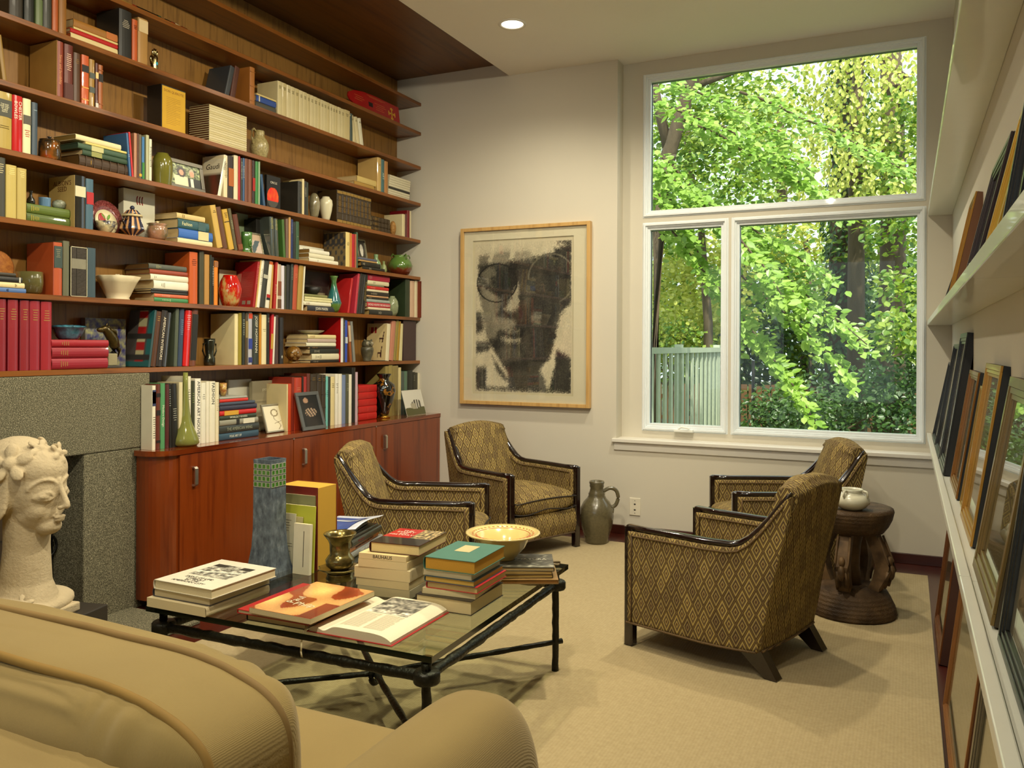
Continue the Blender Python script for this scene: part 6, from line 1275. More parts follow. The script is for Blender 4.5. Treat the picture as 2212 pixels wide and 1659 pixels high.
# tall square ceramic vase
p = at(571, 1252, 'z', Tz); vz = empty('square_vase', (-2.353, 2.662, Tz), 0, label='tall square blue-grey ceramic vase with a grid of green squares round its neck', cat='vase')
q = N('blue_grey_glaze'); v = q.co(scale=(1, 1, .5)); q.base(q.ramp(q.noise(v, 45, 6, .65), [(.35, srgb('#3a4450')), (.55, srgb('#5c6872')), (.7, srgb('#7c8890'))])); q.set(rough=.4, coat=.25); q.bump(q.noise(v, 80, 4), .2, .003); M_bg = q.m
mb = MB()
lv = [(0, .066), (.02, .066), (.06, .058), (.12, .050), (.20, .046), (.46, .045), (.475, .046)]
def sq(r, z): return [(-r, -r, z), (r, -r, z), (r, r, z), (-r, r, z)]
for (z0_, r0), (z1_, r1) in zip(lv, lv[1:]): mb.add(sq(r0, z0_)+sq(r1, z1_), [(0, 1, 5, 4), (1, 2, 6, 5), (2, 3, 7, 6), (3, 0, 4, 7)], False)
mb.add(sq(.066, 0), [(3, 2, 1, 0)]); mb.add(sq(.046, .475)+sq(.040, .475), [(0, 1, 5, 4), (1, 2, 6, 5), (2, 3, 7, 6), (3, 0, 4, 7)], False); mb.add(sq(.040, .475)+sq(.040, .30), [(4, 5, 1, 0), (5, 6, 2, 1), (6, 7, 3, 2), (7, 4, 0, 3)], False); mb.add(sq(.040, .30), [(0, 1, 2, 3)])
mb.build('vase_body', M_bg, vz, weld=True)
q = N('green_squares'); v = q.co(); q.base(q.mix(q.noise(v, 60, 3), srgb('#1c4c14'), srgb('#4c8c34'))); q.set(rough=.12, coat=.8)
for k in range(4):
    M = Matrix.Rotation(k*PI/2, 4, 'Z'); mb = MB(); m2 = MB()
    for i in range(4):
        for j in range(4):
            x, z0_ = -.0325+.0217*i, .375+.0245*j; mb.box(x-.0072, x+.0072, -.0468, -.0445, z0_-.008, z0_+.008, M)
            for a in ((x-.0095, x-.0072, z0_-.0103, z0_+.0103), (x+.0072, x+.0095, z0_-.0103, z0_+.0103), (x-.0072, x+.0072, z0_-.0103, z0_-.008), (x-.0072, x+.0072, z0_+.008, z0_+.0103)): m2.box(a[0], a[1], -.0476, -.0445, a[2], a[3], M)
    mb.build('green_square_grid', q.m, vz); m2.build('square_outline', plain('#9ca08c', .4), vz)
# upright books behind the vase: slim volumes leaning on the big gilt one
def ubook(x, y, rz, w, t, h, col, lab, pg='#d8c9a0', lean=0, cat='book', **k):
    r = empty('book' if cat == 'book' else cat, (x, y, Tz+.0004), rz, label=lab, cat=cat); r.rotation_euler = Euler((lean, 0, rz), 'XYZ'); book_geo(r, w, t, h, col, pg, .4, .2, k.get('hard', True), k.get('rnd'), 'up'); return r
# big book: its page edges face the camera, spine away
r = ubook(-2.432, 2.925, PI+.02, .215, .135, .345, '#6a2014', 'very thick old book with yellowed gilt page edges standing on the glass table', pg='#c49a3c', rnd=.004)
for i, (x0, x1, y, t, h, c, lab) in enumerate(((-2.435, -2.222, 2.772, .012, .312, '#7c7c54', 'grey-green faced thin book standing against the thick old one'), (-2.43, -2.208, 2.758, .009, .272, '#aeb238', 'lime green thin book standing among the uprights on the table'), (-2.385, -2.262, 2.749, .005, .225, '#b4a878', 'tan thin booklet leaning on the lime green book'), (-2.41, -2.292, 2.741, .004, .238, '#c4c0a4', 'white card with small handwriting leaning beside the blue-grey vase'), (-2.283, -2.200, 2.722, .017, .205, '#d8d0b4', 'white slim paperback in front of the upright books on the table'))):
    r = empty('book' if i != 3 else 'card', (x1, y, Tz+.0004), 0, label=lab, cat='book' if i != 3 else 'card'); r.rotation_euler = Euler((-.045, 0, .02), 'XYZ'); book_geo(r, x1-x0, t, h, c, '#d8c9a0', .45, .2, False, .0008, 'up')
    w_ = x1-x0
    if i in (3, 4):
        mb = MB(); random.seed(i)
        if i == 3:
            for k in range(9): z_ = h*(.88-.045*k-(.18 if k > 4 else 0)); mb.box(-w_*.75, -w_*random.uniform(.12, .4), -.0006, 0, z_, z_+.0014)
        else: mb.box(-w_*.40, -w_*.36, -.0006, 0, h*.15, h*.86)
        mb.build('printed_lines', plain('#5c5444', .5), r)
# pile 4: art books and a curling magazine
z = Tz; a4 = math.radians(13)
for (x, y, w, l, t, rz, col, lab, o) in ((-2.185, 2.955, .21, .43, .030, a4, '#8c8c88', 'grey book with silver title below an orange spine on the glass table', dict(t='ANNIE LEIBOVITZ', tc='#e0e0d8', ts=.55, tl=.5, tf=.5)), (-2.192, 2.985, .20, .36, .024, a4+.02, '#c8701c', 'orange-spined book drawn in black letters on the glass table', dict(t='DRAWING IN BLACK AND WHITE', tc='#24180c', ts=.62, tl=.85)), (-2.187, 3.00, .21, .35, .030, a4, '#33322a', 'dark charcoal book over the orange spine on the glass table', dict(t='PICASSO', tc='#7c2c20', ts=.6, tl=.3, tf=.72)),
        (-2.20, 3.00, .22, .31, .014, a4-.03, '#26241e', 'black shiny book under the curling magazine', {}), (-2.215, 2.99, .22, .28, .014, a4+.05, '#3c3428', 'brown-black thin book directly under the magazine', {})):
    r = empty('book', (x-.0, y, z+.0004), rz, label=lab, cat='book'); book_geo(r, w, t-.0006, l, col, '#b8a478', .3, .4, True, None, 'flat'); deco(r, t-.0006, l, 'flat', o); z += t
mg = empty('magazine', (-2.345, 3.17, z+.001), a4, label='open blue and white magazine with curled edge on top of the rear pile', cat='magazine')
def mgf(u, v): return (.115*(2*u-1), .17*(2*v-1), .004+.040*max(0, u-.55)**1.3*(1+.4*math.sin(v*3))+.006*math.sin(v*5))
mb = MB(); mb.grid(mgf, 24, 16); o = mb.build('pages', plain('#d4d8e4', .35, 0, .3), mg, solid=.003)
mb = MB(); mb.grid(lambda u, v: (mgf(u*.80+.02, v*.8+.02)[0], mgf(u*.80, v*.8+.02)[1], mgf(u*.80+.02, v*.8+.02)[2]+.0035), 20, 14); mb.build('blue_cover', plain('#3c58a0', .3, 0, .4), mg)
mb = MB(); mb.grid(lambda u, v: (mgf(u*.75+.04, v*.12+.45)[0], mgf(u*.75, v*.12+.45)[1], mgf(u*.75+.04, v*.12+.45)[2]+.0045), 16, 4); mb.build('white_band', plain('#c4ccd8', .3, 0, .4), mg)
# brass vase on a stand
M_br = glaze('mottled_brass', '#4c4020', '#94844c', 22, .22, .3, .15); M_br.node_tree.nodes['Principled BSDF'].inputs['Metallic'].default_value = .75
bv = empty('brass_vase', (-2.055, 2.735, Tz), label='squat brass vase with flared mouth on a scalloped saucer foot', cat='vase')
mb = MB(); mb.lathe([(0, 0), (.052, 0), (.056, .008), (.050, .018), (.054, .026), (.050, .030), (0, .030)], n=40); mb.build('foot', M_br, bv)
mb = MB(); mb.lathe([(0, .0305), (.05, .0305), (.082, .046), (.085, .050), (.078, .051), (.04, .040), (0, .040)], n=64, fn=lambda a, z: 1+.035*math.cos(9*a)); mb.build('saucer', M_br, bv)
mb = MB(); mb.lathe([(0, .0405), (.034, .0405), (.054, .058), (.058, .080), (.046, .098), (.040, .104), (.042, .145), (.048, .160), (.062, .178), (.066, .183), (.064, .187), (.054, .182), (.042, .160), (.036, .12), (0, .10)], n=44); mb.build('vase_body', M_br, bv)
# pile 6: paperbacks
z = Tz; random.seed(6)
for i, (w, l, t, col, lab, dx, rz, pg) in enumerate(((.22, .30, .034, '#8c8468', 'grey-cream paperback at the bottom of the middle pile', 0, .10, '#b4a880'), (.225, .29, .030, '#c9b88a', 'cream paperback with dark printed edge second in the middle pile', .004, .08, '#cdbb8c'), (.235, .27, .042, '#d8c9a0', 'thick cream paperback third in the middle pile', .0, .09, '#d4c294'), (.205, .255, .030, '#cfbc8c', 'cream paperback with orange line in the middle pile', .012, .11, '#d8c698'), (.20, .245, .021, '#d4bf88', 'paperback lettered BAUHAUS under the red jacketed book', .016, .10, '#d8c698'))):
    b = empty('book', (-1.872+dx*1.0, 2.600, z+.0004), rz, label=lab+' on the glass table', cat='book'); ww = w
    b.location = Vector((-1.655-dx, 2.625, z+.0004)); book_geo(b, w, t-.0006, l, col, pg, .6, .1, False, .001, 'flat'); z += t
    if i == 4: text('BAUHAUS', .018, plain('#1c1810', .5), b, (1, 0, 0), (0, 0, 1), (-w*.5, -.0006, t*.5), fit=w*.8)
b = empty('book', (-1.868, 2.882, z+.0005), PI+.10, label='red and sepia jacketed book topmost of the middle pile, The Story of Art History', cat='book'); W_, L_, T_ = .21, .25, .038
b['label'] = 'thick book in red and sepia jacket topmost of the middle pile on the glass table'
book_geo(b, W_, T_, L_, '#4c1c14', '#d8c48c', .35, .4, True, .006, 'flat')
mb = MB(); mb.box(-W_*.56, -.004, .002, L_*.60, T_, T_+.0006); mb.build('red_panel', plain('#b01414', .35, 0, .4), b)
mb = MB(); mb.box(-W_+.002, -.004, L_*.60, L_*.998, T_, T_+.0005); mb.build('black_panel', plain('#1c1814', .35, 0, .4), b)
painted('jacket_picture', lambda u, v: tuple(c*(.70+.7*noise.noise(Vector((u*8, v*9, 7)))+.4*noise.noise(Vector((u*22, v*22, 7)))) for c in (.72, .62, .42)), b, (-W_*.56, L_*.60, T_+.0006), (-W_*.435, 0, 0), (0, -L_*.595, 0), 36, 36)
text('THE\nSTORY\nOF\nHISTORY', .026, plain('#e0d0b8', .5), b, (-1, 0, 0), (0, -1, 0), (-W_*.30, L_*.30, T_+.0012), fit=.1)
text('HELEN GARDNER' if False else 'A NEW SURVEY', .009, plain('#c8bca0', .5), b, (-1, 0, 0), (0, -1, 0), (-W_*.68, L_*.68, T_+.0012)) if False else None
# pile 7: six books, green one on top
z = Tz
for i, (w, l, t, col, lab, x, y, rz, pg, hd) in enumerate(((.225, .265, .050, '#2c241c', 'thick curved-edged book at the bottom of the front right pile', -1.372, 2.560, .02, '#d8c594', True), (.21, .25, .021, '#cbb98c', 'cream paperback with violet cover second in the front right pile', -1.385, 2.575, .08, '#d4c496', False), (.205, .25, .024, '#a81c20', 'speckled-edge book with red lower board in the front right pile', -1.362+.0, 2.580, .03, '#c4ac74', True), (.20, .25, .021, '#2c4450', 'dark blue book with gilt edges in the front right pile', -1.372, 2.575, .03, '#c09c4c', True), (.195, .24, .024, '#d0c49c', 'white-edged book under the green one in the front right pile', -1.385, 2.58, .03, '#d8ccaa', False))):
    b = empty('book', (x, y, z+.0004), rz, label=lab, cat='book'); b.location = (x-w, y+l, z+.0004); b.rotation_euler.z = PI+rz; book_geo(b, w, t-.0006, l, col, pg, .45, .2, hd, .003, 'flat'); z += t
b = empty('book', (-1.575, 2.830, z+.0005), PI+.04, label='green clothbound book with cream paper label topmost of the front right pile', cat='book'); W_, L_, T_ = .205, .262, .045
book_geo(b, W_, T_, L_, '#3c6a5a', '#b88a34', .6, .05, True, .007, 'flat')
mb = MB(); mb.box(-W_*.62, -W_*.32, L_*.20, L_*.56, T_-.0004, T_+.0006); mb.build('paper_label', plain('#b8a878', .6), b)
# pile 8 under the bowl
z = Tz
for (x, y, w, l, t, rz, col, pg, lab, hd) in ((-1.240, 3.060, .29, .22, .018, .46, '#8c6c3c', '#8c6434', 'wide tan-topped book at the bottom of the pile beneath the bowl', True), (-1.268, 3.070, .26, .20, .016, .50, '#4c3c24', '#b89c5c', 'thin dark book second in the pile beneath the bowl', True), (-1.272, 3.068, .26, .20, .011, .47, '#a88c54', '#a88c54', 'thin tan booklet in the pile beneath the bowl', False), (-1.262, 3.070, .26, .215, .016, .44, '#3c3a30', '#b8a070', 'dark photo-covered book directly beneath the bowl', True)):
    b = empty('book', (x, y, z+.0004), rz, label=lab, cat='book'); b.location = (x, y, z+.0004)
    book_geo(b, w, t-.0006, l, col, pg, .45, .2, hd, .002, 'flat'); z += t; last = (b, w, l, t)
b, w, l, t = last
painted('cover_photograph', lambda u, v: (lambda k: (k, k*.98, k*.86))(.26+.5*max(0, noise.noise(Vector((u*12, v*12, 9))))+.16*(v < .12)), b, (-w+.002, .002, t+.0002), (w-.004, 0, 0), (0, l-.004, 0), 36, 36)
text('NATURA', .030, plain('#c8c4b0', .5), b, (1, 0, 0), (0, 1, 0), (-w*.34, l*.58, t+.0008), fit=.14)
bw = empty('bowl', (-1.508, 3.105, z+.0012), label='large pale yellow footed bowl with wide red-patterned rim on the glass table', cat='bowl')
q = N('cream_glaze'); v = q.co(); q.base(q.mix(q.noise(v, 14, 4), srgb('#cdb46c'), srgb('#dcc888'))); q.set(rough=.16, coat=.6)
mb = MB(); mb.lathe([(0, 0), (.052, 0), (.054, .006), (.060, .012), (.092, .05), (.110, .088), (.148, .101), (.155, .106), (.152, .110), (.140, .108), (.104, .098), (.088, .06), (.055, .024), (0, .018)], n=64); mb.build('bowl_body', q.m, bw)
mb = MB(); 
for k in range(40):
    a = 2*PI*k/40; mb.ball((.127*math.cos(a), .127*math.sin(a), .1047), (.007, .0035, .0012), 8, 4, Matrix.Rotation(a+.8, 3, 'Z'))
mb.build('rim_pattern', plain('#b0682c', .4), bw, kind='stuff')
mb = MB(); mb.tube([(.112*math.cos(a), .112*math.sin(a), .1005) for a in [2*PI*i/48 for i in range(48)]], .0012, 4, True); mb.lathe([(.030, .0212), (.040, .0222), (.040, .0232), (.030, .0222)], n=40, cap=False); mb.lathe([(.058, .0285), (.066, .035), (.066, .036), (.058, .0295)], n=40, cap=False); mb.build('red_rings', plain('#a8341c', .4), bw)
# red book with peach cover, and the book beneath it
b = empty('book', (-2.045, 2.505, Tz), PI+.03, label='thin dark book lying under the red one at the front of the glass table', cat='book'); book_geo(b, .245, .026, .315, '#2c2824', '#c8b88c', .4, .2, True, .002, 'flat')
b = empty('book', (-2.062, 2.515, Tz+.0268), PI+.01, label='red-boarded book lying under the peach and orange cover', cat='book'); book_geo(b, .30, .014, .345, '#a01418', '#d4c8a4', .4, .2, True, .002, 'flat')
b = empty('book', (-1.985, 2.500, Tz+.0412), PI-.02, label='thin book with peach and orange cover in front on the glass table', cat='book'); W_, L_, T_ = .262, .345, .018
book_geo(b, W_, T_, L_, '#b0704c', '#c9bc94', .3, .3, False, .001, 'flat')
def peach(u, v):
    n = noise.noise(Vector((u*2.2, v*2.6, 4))); g_ = noise.noise(Vector((u*40, v*40, 1)))*.08
    a = (.80, .60, .36) if n > -.05 else (.62, .26, .12)
    if u > .55 and v > .78: a = (.50, .22, .16)
    k = 1+.5*n+g_; return tuple(c*k for c in a)
painted('cover_print', peach, b, (-.001, .001, T_+.0003), (0, L_-.002, 0), (-W_+.002, 0, 0), 60, 46, .25, .4)
text('Paul', .046, plain('#d8cca8', .4), b, (0, -1, 0), (1, 0, 0), (-.085, L_*.60, T_+.0012))
text('Philp', .046, plain('#d8cca8', .4), b, (-1, 0, 0), (0, -1, 0), (-.150, L_*.70, T_+.0012))
# open book
ob = empty('open_book', (-1.615, 2.375, Tz), .01, label='open book with text and a black and white room photograph at the table front', cat='book')
mb = MB(); mb.box(-.165, .165, -.185, .185, 0, .003); mb.build('cover', plain('#a01418', .4, 0, .3), ob, bevel=.001)
def pgs(u, v):
    x = .158*(2*u-1); a = abs(2*u-1); zz = .030*(1-a**6)*.62+.012 - .018*math.exp(-((x+.10)/.028)**2); return (x, .180*(2*v-1), zz)
mb = MB(); mb.grid(pgs, 48, 4)
mb.grid(lambda u, v: (pgs(u, 0)[0], -.180, .003+(pgs(u, 0)[2]-.003)*v), 48, 2); mb.grid(lambda u, v: (pgs(u, 1)[0], .180, .003+(pgs(u, 1)[2]-.003)*v), 48, 2)
for s in (0, 1): mb.grid(lambda u, v, s=s: (.158*(2*s-1), .18*(2*u-1), .003+(pgs(s, 0)[2]-.003)*v), 8, 2)
mb.build('page_block', pages('#dcd2b4'), ob)
def onp(x, y, dz=.0006): u = (x/.158+1)/2; return (x, y, pgs(u, 0)[2]+dz)
me_fn = lambda u, v: (.5+.45*noise.noise(Vector((u*5, v*6, 3)))+.3*noise.noise(Vector((u*17, v*15, 3))))*(1 if v > .2 else 1.3)
ph = painted('photograph', lambda u, v: tuple(max(.06, me_fn(u, v))*c for c in (1, .97, .86)), ob, (0, 0, 0), (1, 0, 0), (0, 1, 0), 40, 40)
for i_, vt in enumerate(ph.data.vertices): u, v = vt.co.x, vt.co.y; vt.co = Vector(onp(-.060+.165*u, .0+.165*v))
mb = MB(); random.seed(9)
for c0, c1 in ((-.060, .018), (.030, .105)):
    for k in range(19):
        y = -.012-.0075*k; L_ = c1-random.uniform(0, .012)*(k % 4 == 3); n_ = 5
        for j in range(n_):
            xa, xb = c0+(L_-c0)*j/n_, c0+(L_-c0)*(j+.92)/n_; za, zb = onp(xa, y), onp(xb, y); mb.add([(xa, y, za[2]), (xb, y, zb[2]), (xb, y+.0016, zb[2]), (xa, y+.0016, za[2])], [(0, 1, 2, 3)], False)
mb.build('printed_lines', plain('#94896c', .6), ob)
mb = MB(); rb = [(-.158, -.15, .022), (-.163, -.175, .018), (-.170, -.195, .004), (-.172, -.205, -.028), (-.166, -.215, -.055), (-.160, -.218, -.072)]
for a, c in zip(rb, rb[1:]): mb.add([(a[0], a[1], a[2]), (a[0]+.007, a[1], a[2]), (c[0]+.007, c[1], c[2]), (c[0], c[1], c[2])], [(0, 1, 2, 3)], True)
mb.build('ribbon_marker', plain('#c0b48c', .6), ob, solid=.0006)
# knotted cord at the far corner
p = at(1196, 1222, 'z', Tz); kc = empty('knotted_strap', (p.x, p.y, Tz+.001), label='small knotted leather strap at the far right corner of the glass table', cat='strap')
mb = MB()
for k in range(3): mb.tube([(.022*math.cos(a+k), .016*math.sin(a*1.0+2*k), .006+.012*math.sin(a*.5+k)**2) for a in [2*PI*i/14 for i in range(14)]], .0045, 6, True)
mb.build('knot', plain('#7c6c4c', .6, 0, 0, .3), kc)
# ------------------------------------------------------------------ framed portrait on the far wall
pf = empty('portrait_frame', (-2.732, YP-.002, .930), label='large black and white face print in a pale maple frame on the far wall', cat='picture')
W_, H_, D_ = 1.118, 1.420, .045; M_map = wood('maple', '#b48a4c', '#d0a868', 2, .8, .4, .2); b_ = .028
mb = MB(); mb.box(-W_/2, -W_/2+b_, -D_, 0, 0, H_); mb.box(W_/2-b_, W_/2, -D_, 0, 0, H_); mb.box(-W_/2+b_, W_/2-b_, -D_, 0, 0, b_); mb.box(-W_/2+b_, W_/2-b_, -D_, 0, H_-b_, H_); mb.build('frame', M_map, pf, bevel=.002)
M_mat = plain('#e4dcc0', .7, 0, 0, .02)
x0, x1, z0_, z1_ = -.452, .420, .085, 1.318
mb = MB(); y = -.026; mb.box(-W_/2+b_, x0, y, y+.004, b_, H_-b_); mb.box(x1, W_/2-b_, y, y+.004, b_, H_-b_); mb.box(x0, x1, y, y+.004, b_, z0_); mb.box(x0, x1, y, y+.004, z1_, H_-b_); mb.build('mat_board', M_mat, pf)
mb = MB(); mb.box(x0-.01, x1+.01, -.018, -.014, z0_-.01, z1_+.01); mb.build('print_paper', plain('#d8cfae', .7, 0, 0, .03), pf)
POLY = [(.20, [(262, 440), (340, 430), (560, 410), (830, 380), (945, 300), (945, 740), (860, 830), (840, 960), (800, 1120), (730, 1220), (650, 1290), (480, 1240), (400, 1120), (340, 1020), (300, 880), (280, 720), (250, 600)]),
 (.50, [(270, 600), (340, 570), (450, 700), (410, 790), (370, 880), (400, 1000), (330, 1000), (285, 780)]), (.42, [(268, 510), (330, 460), (400, 470), (430, 540), (330, 580)]), (.56, [(300, 600), (370, 620), (430, 690), (330, 700)]),
 (.13, [(390, 470), (560, 440), (560, 620), (400, 620)]), (.10, [(345, 535), (375, 525), (400, 545), (380, 560)]), (.10, [(285, 560), (330, 590), (460, 690), (440, 705), (310, 610)]),
 (.70, [(535, 620), (565, 570), (568, 770), (500, 800), (452, 785), (490, 735)]), (.08, [(420, 770), (470, 790), (520, 830), (560, 850), (470, 830)]), (.55, [(370, 830), (540, 860), (540, 915), (430, 930), (385, 975), (365, 900)]),
 (.10, [(412, 965), (500, 925), (600, 930), (590, 1000), (450, 985)]), (.60, [(440, 950), (500, 932), (585, 940), (560, 955)]), (.74, [(415, 985), (585, 1000), (585, 1020), (480, 1030)]), (.33, [(430, 1060), (560, 1060), (600, 1140), (500, 1180), (400, 1120)]),
 (.86, [(240, 1110), (350, 1075), (400, 1160), (480, 1290), (480, 1340), (320, 1350), (330, 1210), (240, 1200)]), (.86, [(830, 1070), (838, 1180), (790, 1340), (762, 1290), (725, 1230), (800, 1140)]), (.24, [(350, 1090), (380, 1150), (500, 1320), (470, 1310), (400, 1230)]),
 (.20, [(245, 1215), (320, 1210), (320, 1370), (245, 1375)]), (.16, [(838, 1075), (945, 1135), (945, 1385), (790, 1370), (835, 1180)]), (.20, [(238, 800), (283, 795), (298, 940), (238, 955)]), (.24, [(240, 1020), (372, 1015), (340, 1080), (240, 1110)]), (.28, [(480, 1240), (720, 1235), (760, 1290), (765, 1375), (500, 1375)]),
 (.44, [(262, 370), (350, 370), (320, 440), (265, 440)]), (.58, [(380, 365), (500, 340), (490, 430), (350, 435)]), (.62, [(535, 355), (655, 350), (660, 412), (530, 418)]), (.12, [(820, 345), (930, 320), (930, 560), (850, 560), (820, 440)]), (.12, [(835, 292), (945, 292), (945, 312), (840, 308)]), (.14, [(245, 1362), (945, 1365), (945, 1388), (245, 1380)]), (.45, [(655, 815), (735, 830), (720, 900), (660, 880)])]
def inside(P, x, y):
    c = False; j = len(P)-1
    for i in range(len(P)):
        if (P[i][1] > y) != (P[j][1] > y) and x < (P[j][0]-P[i][0])*(y-P[i][1])/(P[j][1]-P[i][1])+P[i][0]: c = not c
        j = i
    return c
PR = random.Random(3); PB = [(t, P, (min(p[0] for p in P), max(p[0] for p in P), min(p[1] for p in P), max(p[1] for p in P))) for t, P in POLY]
def portrait(u, v):
    x, y = 228+u*(952-228), 1400-v*(1400-268)
    nx = 9*noise.noise(Vector((x*.03, y*.03, 0)))+5*noise.noise(Vector((x*.12, y*.12, 4))); acc = 0
    for _ in range(4):
        jx, jy = x+nx+PR.gauss(0, 7), y+nx*.7+PR.gauss(0, 13); t_ = .84
        for tone, P, (bx0, bx1, by0, by1) in PB:
            if bx0 < jx < bx1 and by0 < jy < by1 and inside(P, jx, jy): t_ = tone
        acc += t_
    t_ = acc/4
    t_ += .16*max(0, noise.noise(Vector((x*.012+3, y*.004, 1))))*(t_ < .5)
    for (cx, cy, rx, ry, a0, a1, tn) in ((400, 580, 150, 142, -7, 7, .10), (800, 560, 165, 180, -7, 1.2, .40)):
        r = math.hypot((x-cx)/rx, (y-cy)/ry)
        if abs(r-1) < .035 and math.atan2(y-cy, x-cx) < a1 and not (cx > 600 and x < 700 and y > 600): t_ = tn
    g_ = noise.noise(Vector((x*.25, y*.08, 2)))*.10+noise.noise(Vector((x*.5, y*.5, 8)))*.13*(t_ < .7)+.06*noise.noise(Vector((x*.02, y*.01, 6)))
    if x < 240 or x > 947 or y < 285 or y > 1392: t_, g_ = .85, 0
    t_ = min(.9, max(.07, t_+g_)); return (t_, t_*.955, t_*.82)
painted('print_image', portrait, pf, (x0+.012, -.0185, z0_+.012), (x1-x0-.024, 0, 0), (0, 0, z1_-z0_-.024), 150, 230, .65)
M_pg = pane('picture_glass', (.97, .97, .96), .04, .9, .005)
mb = MB(); mb.box(-W_/2+b_, W_/2-b_, -.034, -.031, b_, H_-b_); mb.build('glazing', M_pg, pf)
# ------------------------------------------------------------------ framed pictures leaning on the ledges and on the floor
def lean_frame(yf, yn, z0, h, xb, lab, cface, cside, bar=.035, dp=.028, xt=.250, pic='#b4a888', grp=None, rough=.35, metal=0, inner=None):
    t = math.atan2(xt-xb-dp*.2, h); w_ = yf-yn; r = empty('framed_picture', (xb, yn, z0+.0006), label=lab, cat='framed picture', group=grp); r.rotation_euler = (0, t, 0); r.location.z += dp*math.sin(t)
    mf = plain(cface, rough, metal, .2, .15); ms = plain(cside, .5)
    mb = MB(); mb.box(.0, dp, 0, w_, 0, .006); mb.box(0, dp, 0, w_, h-.006, h); mb.box(0, dp, 0, .006, .006, h-.006); mb.box(0, dp, w_-.006, w_, .006, h-.006); mb.build('frame_side', ms, r)
    mb = MB()
    for k, (a, c, dx) in enumerate(((.0, .45, -.004), (.45, .75, -.001), (.75, 1, .003))):
        A, C = bar*a+.0004, bar*c; X0, X1 = dx-.003, dx+.004
        mb.box(X0, X1, A, w_-A, A, C); mb.box(X0, X1, A, w_-A, h-C, h-A); mb.box(X0, X1, A, C, C, h-C); mb.box(X0, X1, w_-C, w_-A, C, h-C)
    mb.build('frame_face', mf, r, bevel=.001, seg=1)
    mb = MB(); mb.box(.008, .010, bar, w_-bar, bar, h-bar); mb.build('picture', plain(pic, .6, 0, 0, .1), r)
    mb = MB(); mb.box(.0045, .0062, bar*.98, w_-bar*.98, bar*.98, h-bar*.98); mb.build('glazing', M_pg, r)
    mb = MB(); mb.box(dp-.004, dp, .006, w_-.006, .006, h-.006); mb.build('backing_board', plain('#3c2c1c', .7), r)
    return r
def yy(px, py, z): return at(px, py, 'z', z).y
Z1, Z2 = .8325, 1.5705
def hz(px, py, y, z0): return at(px, py, 'y', y).z-z0
for (a, c, tp, xb, lab, cf, cs, bar, pic, met) in (
    ((2015, 940), (2020.6, 960), (2040, 784), .150, 'small black-framed picture at the far end of the low ledge', '#15140f', '#12110d', .022, '#c0b898', 0),
    ((2021.4, 963), (2029, 990), (2056, 742), .150, 'medium black-framed picture second from the far end of the low ledge', '#181712', '#12110d', .025, '#b8b090', 0),
    ((2030, 994), (2038, 1024), (2085, 717), .150, 'tallest black-framed picture on the low ledge', '#1a1914', '#100f0c', .05, '#c8c0a4', 0),
    ((2052, 1036), (2065, 1076), (2106, 805), .170, 'gold-faced picture with black side next to the tallest black one', '#8c5c24', '#12110d', .035, '#a89468', .6),
    ((2069, 1084), (2073, 1104), (2112, 838), .178, 'small pale gold frame behind a larger gold one on the low ledge', '#a88440', '#4c3c1c', .02, '#a89468', .6),
    ((2076, 1110), (2095, 1178), (2160, 790), .168, 'gold frame with deep black side at the middle of the low ledge', '#b48434', '#100f0c', .040, '#bca87c', .6),
    ((2101, 1218), (2147, 1350), None, .160, 'large green and gold framed picture toward the near end of the low ledge', '#7c6434', '#3c3018', .055, '#8c8058', .5)):
    y0_, y1_ = yy(*a, Z1+.01), yy(*c, Z1+.01)
    h = hz(*tp, y1_, Z1) if tp else at(2185, 812, 'y', y0_).z-Z1
    lean_frame(y0_-.002, y1_+.002, Z1, h, xb, lab, cf, cs, bar, pic=pic, metal=met, grp='framed pictures leaning on the ledges', dp=.03)
lean_frame(yy(2153, 1366, Z1+.01)-.03, .95, Z1, .62, .165, 'dark-framed picture nearest to us on the low ledge', '#1c1c14', '#12110d', .03, pic='#9c9274', grp='framed pictures leaning on the ledges')
ya_ = lambda px, py: yy(px, py, 1.58)
for (a, c, tp, xb, lab, cf, cs, bar, pic, met) in (
    ((2020, 672), (2028, 663), (2041, 520), .150, 'narrow black-framed picture at the far end of the middle ledge', '#1c1810', '#1c1810', .02, '#8c8060', 0),
    ((2029, 661), (2036, 652), (2068, 414), .152, 'gold-fronted picture with tan wood side on the middle ledge', '#a8782c', '#6e421a', .022, '#8c8060', .6),
    ((2058, 628), (2083, 601), (2147, 284), .155, 'dark plum ribbed frame left of the bright gold one on the middle ledge', '#2c1814', '#2c1612', .04, '#7c8474', 0),
    ((2095, 588), (2124, 562), (2205, 165), .155, 'bright gold double-ridged frame on the middle ledge', '#c89c3c', '#6a4c1c', .05, '#8c9474', .85),
    ((2135, 545), (2172, 505), None, .155, 'black frame with pale mat right of the gold one on the middle ledge', '#14130f', '#14130f', .04, '#a8a088', 0),
    ((2180, 497), (2260, 410), None, .155, 'wide black frame at the picture edge on the middle ledge', '#181712', '#14130f', .05, '#8c8468', 0)):
    y0_, y1_ = ya_(*a), ya_(*c); h = hz(*tp, y1_, Z2) if tp else .56
    lean_frame(y0_-.002, y1_+.002, Z2, min(h, .69), xb, lab, cf, cs, bar, pic=pic, metal=met, grp='framed pictures leaning on the ledges', dp=.03)
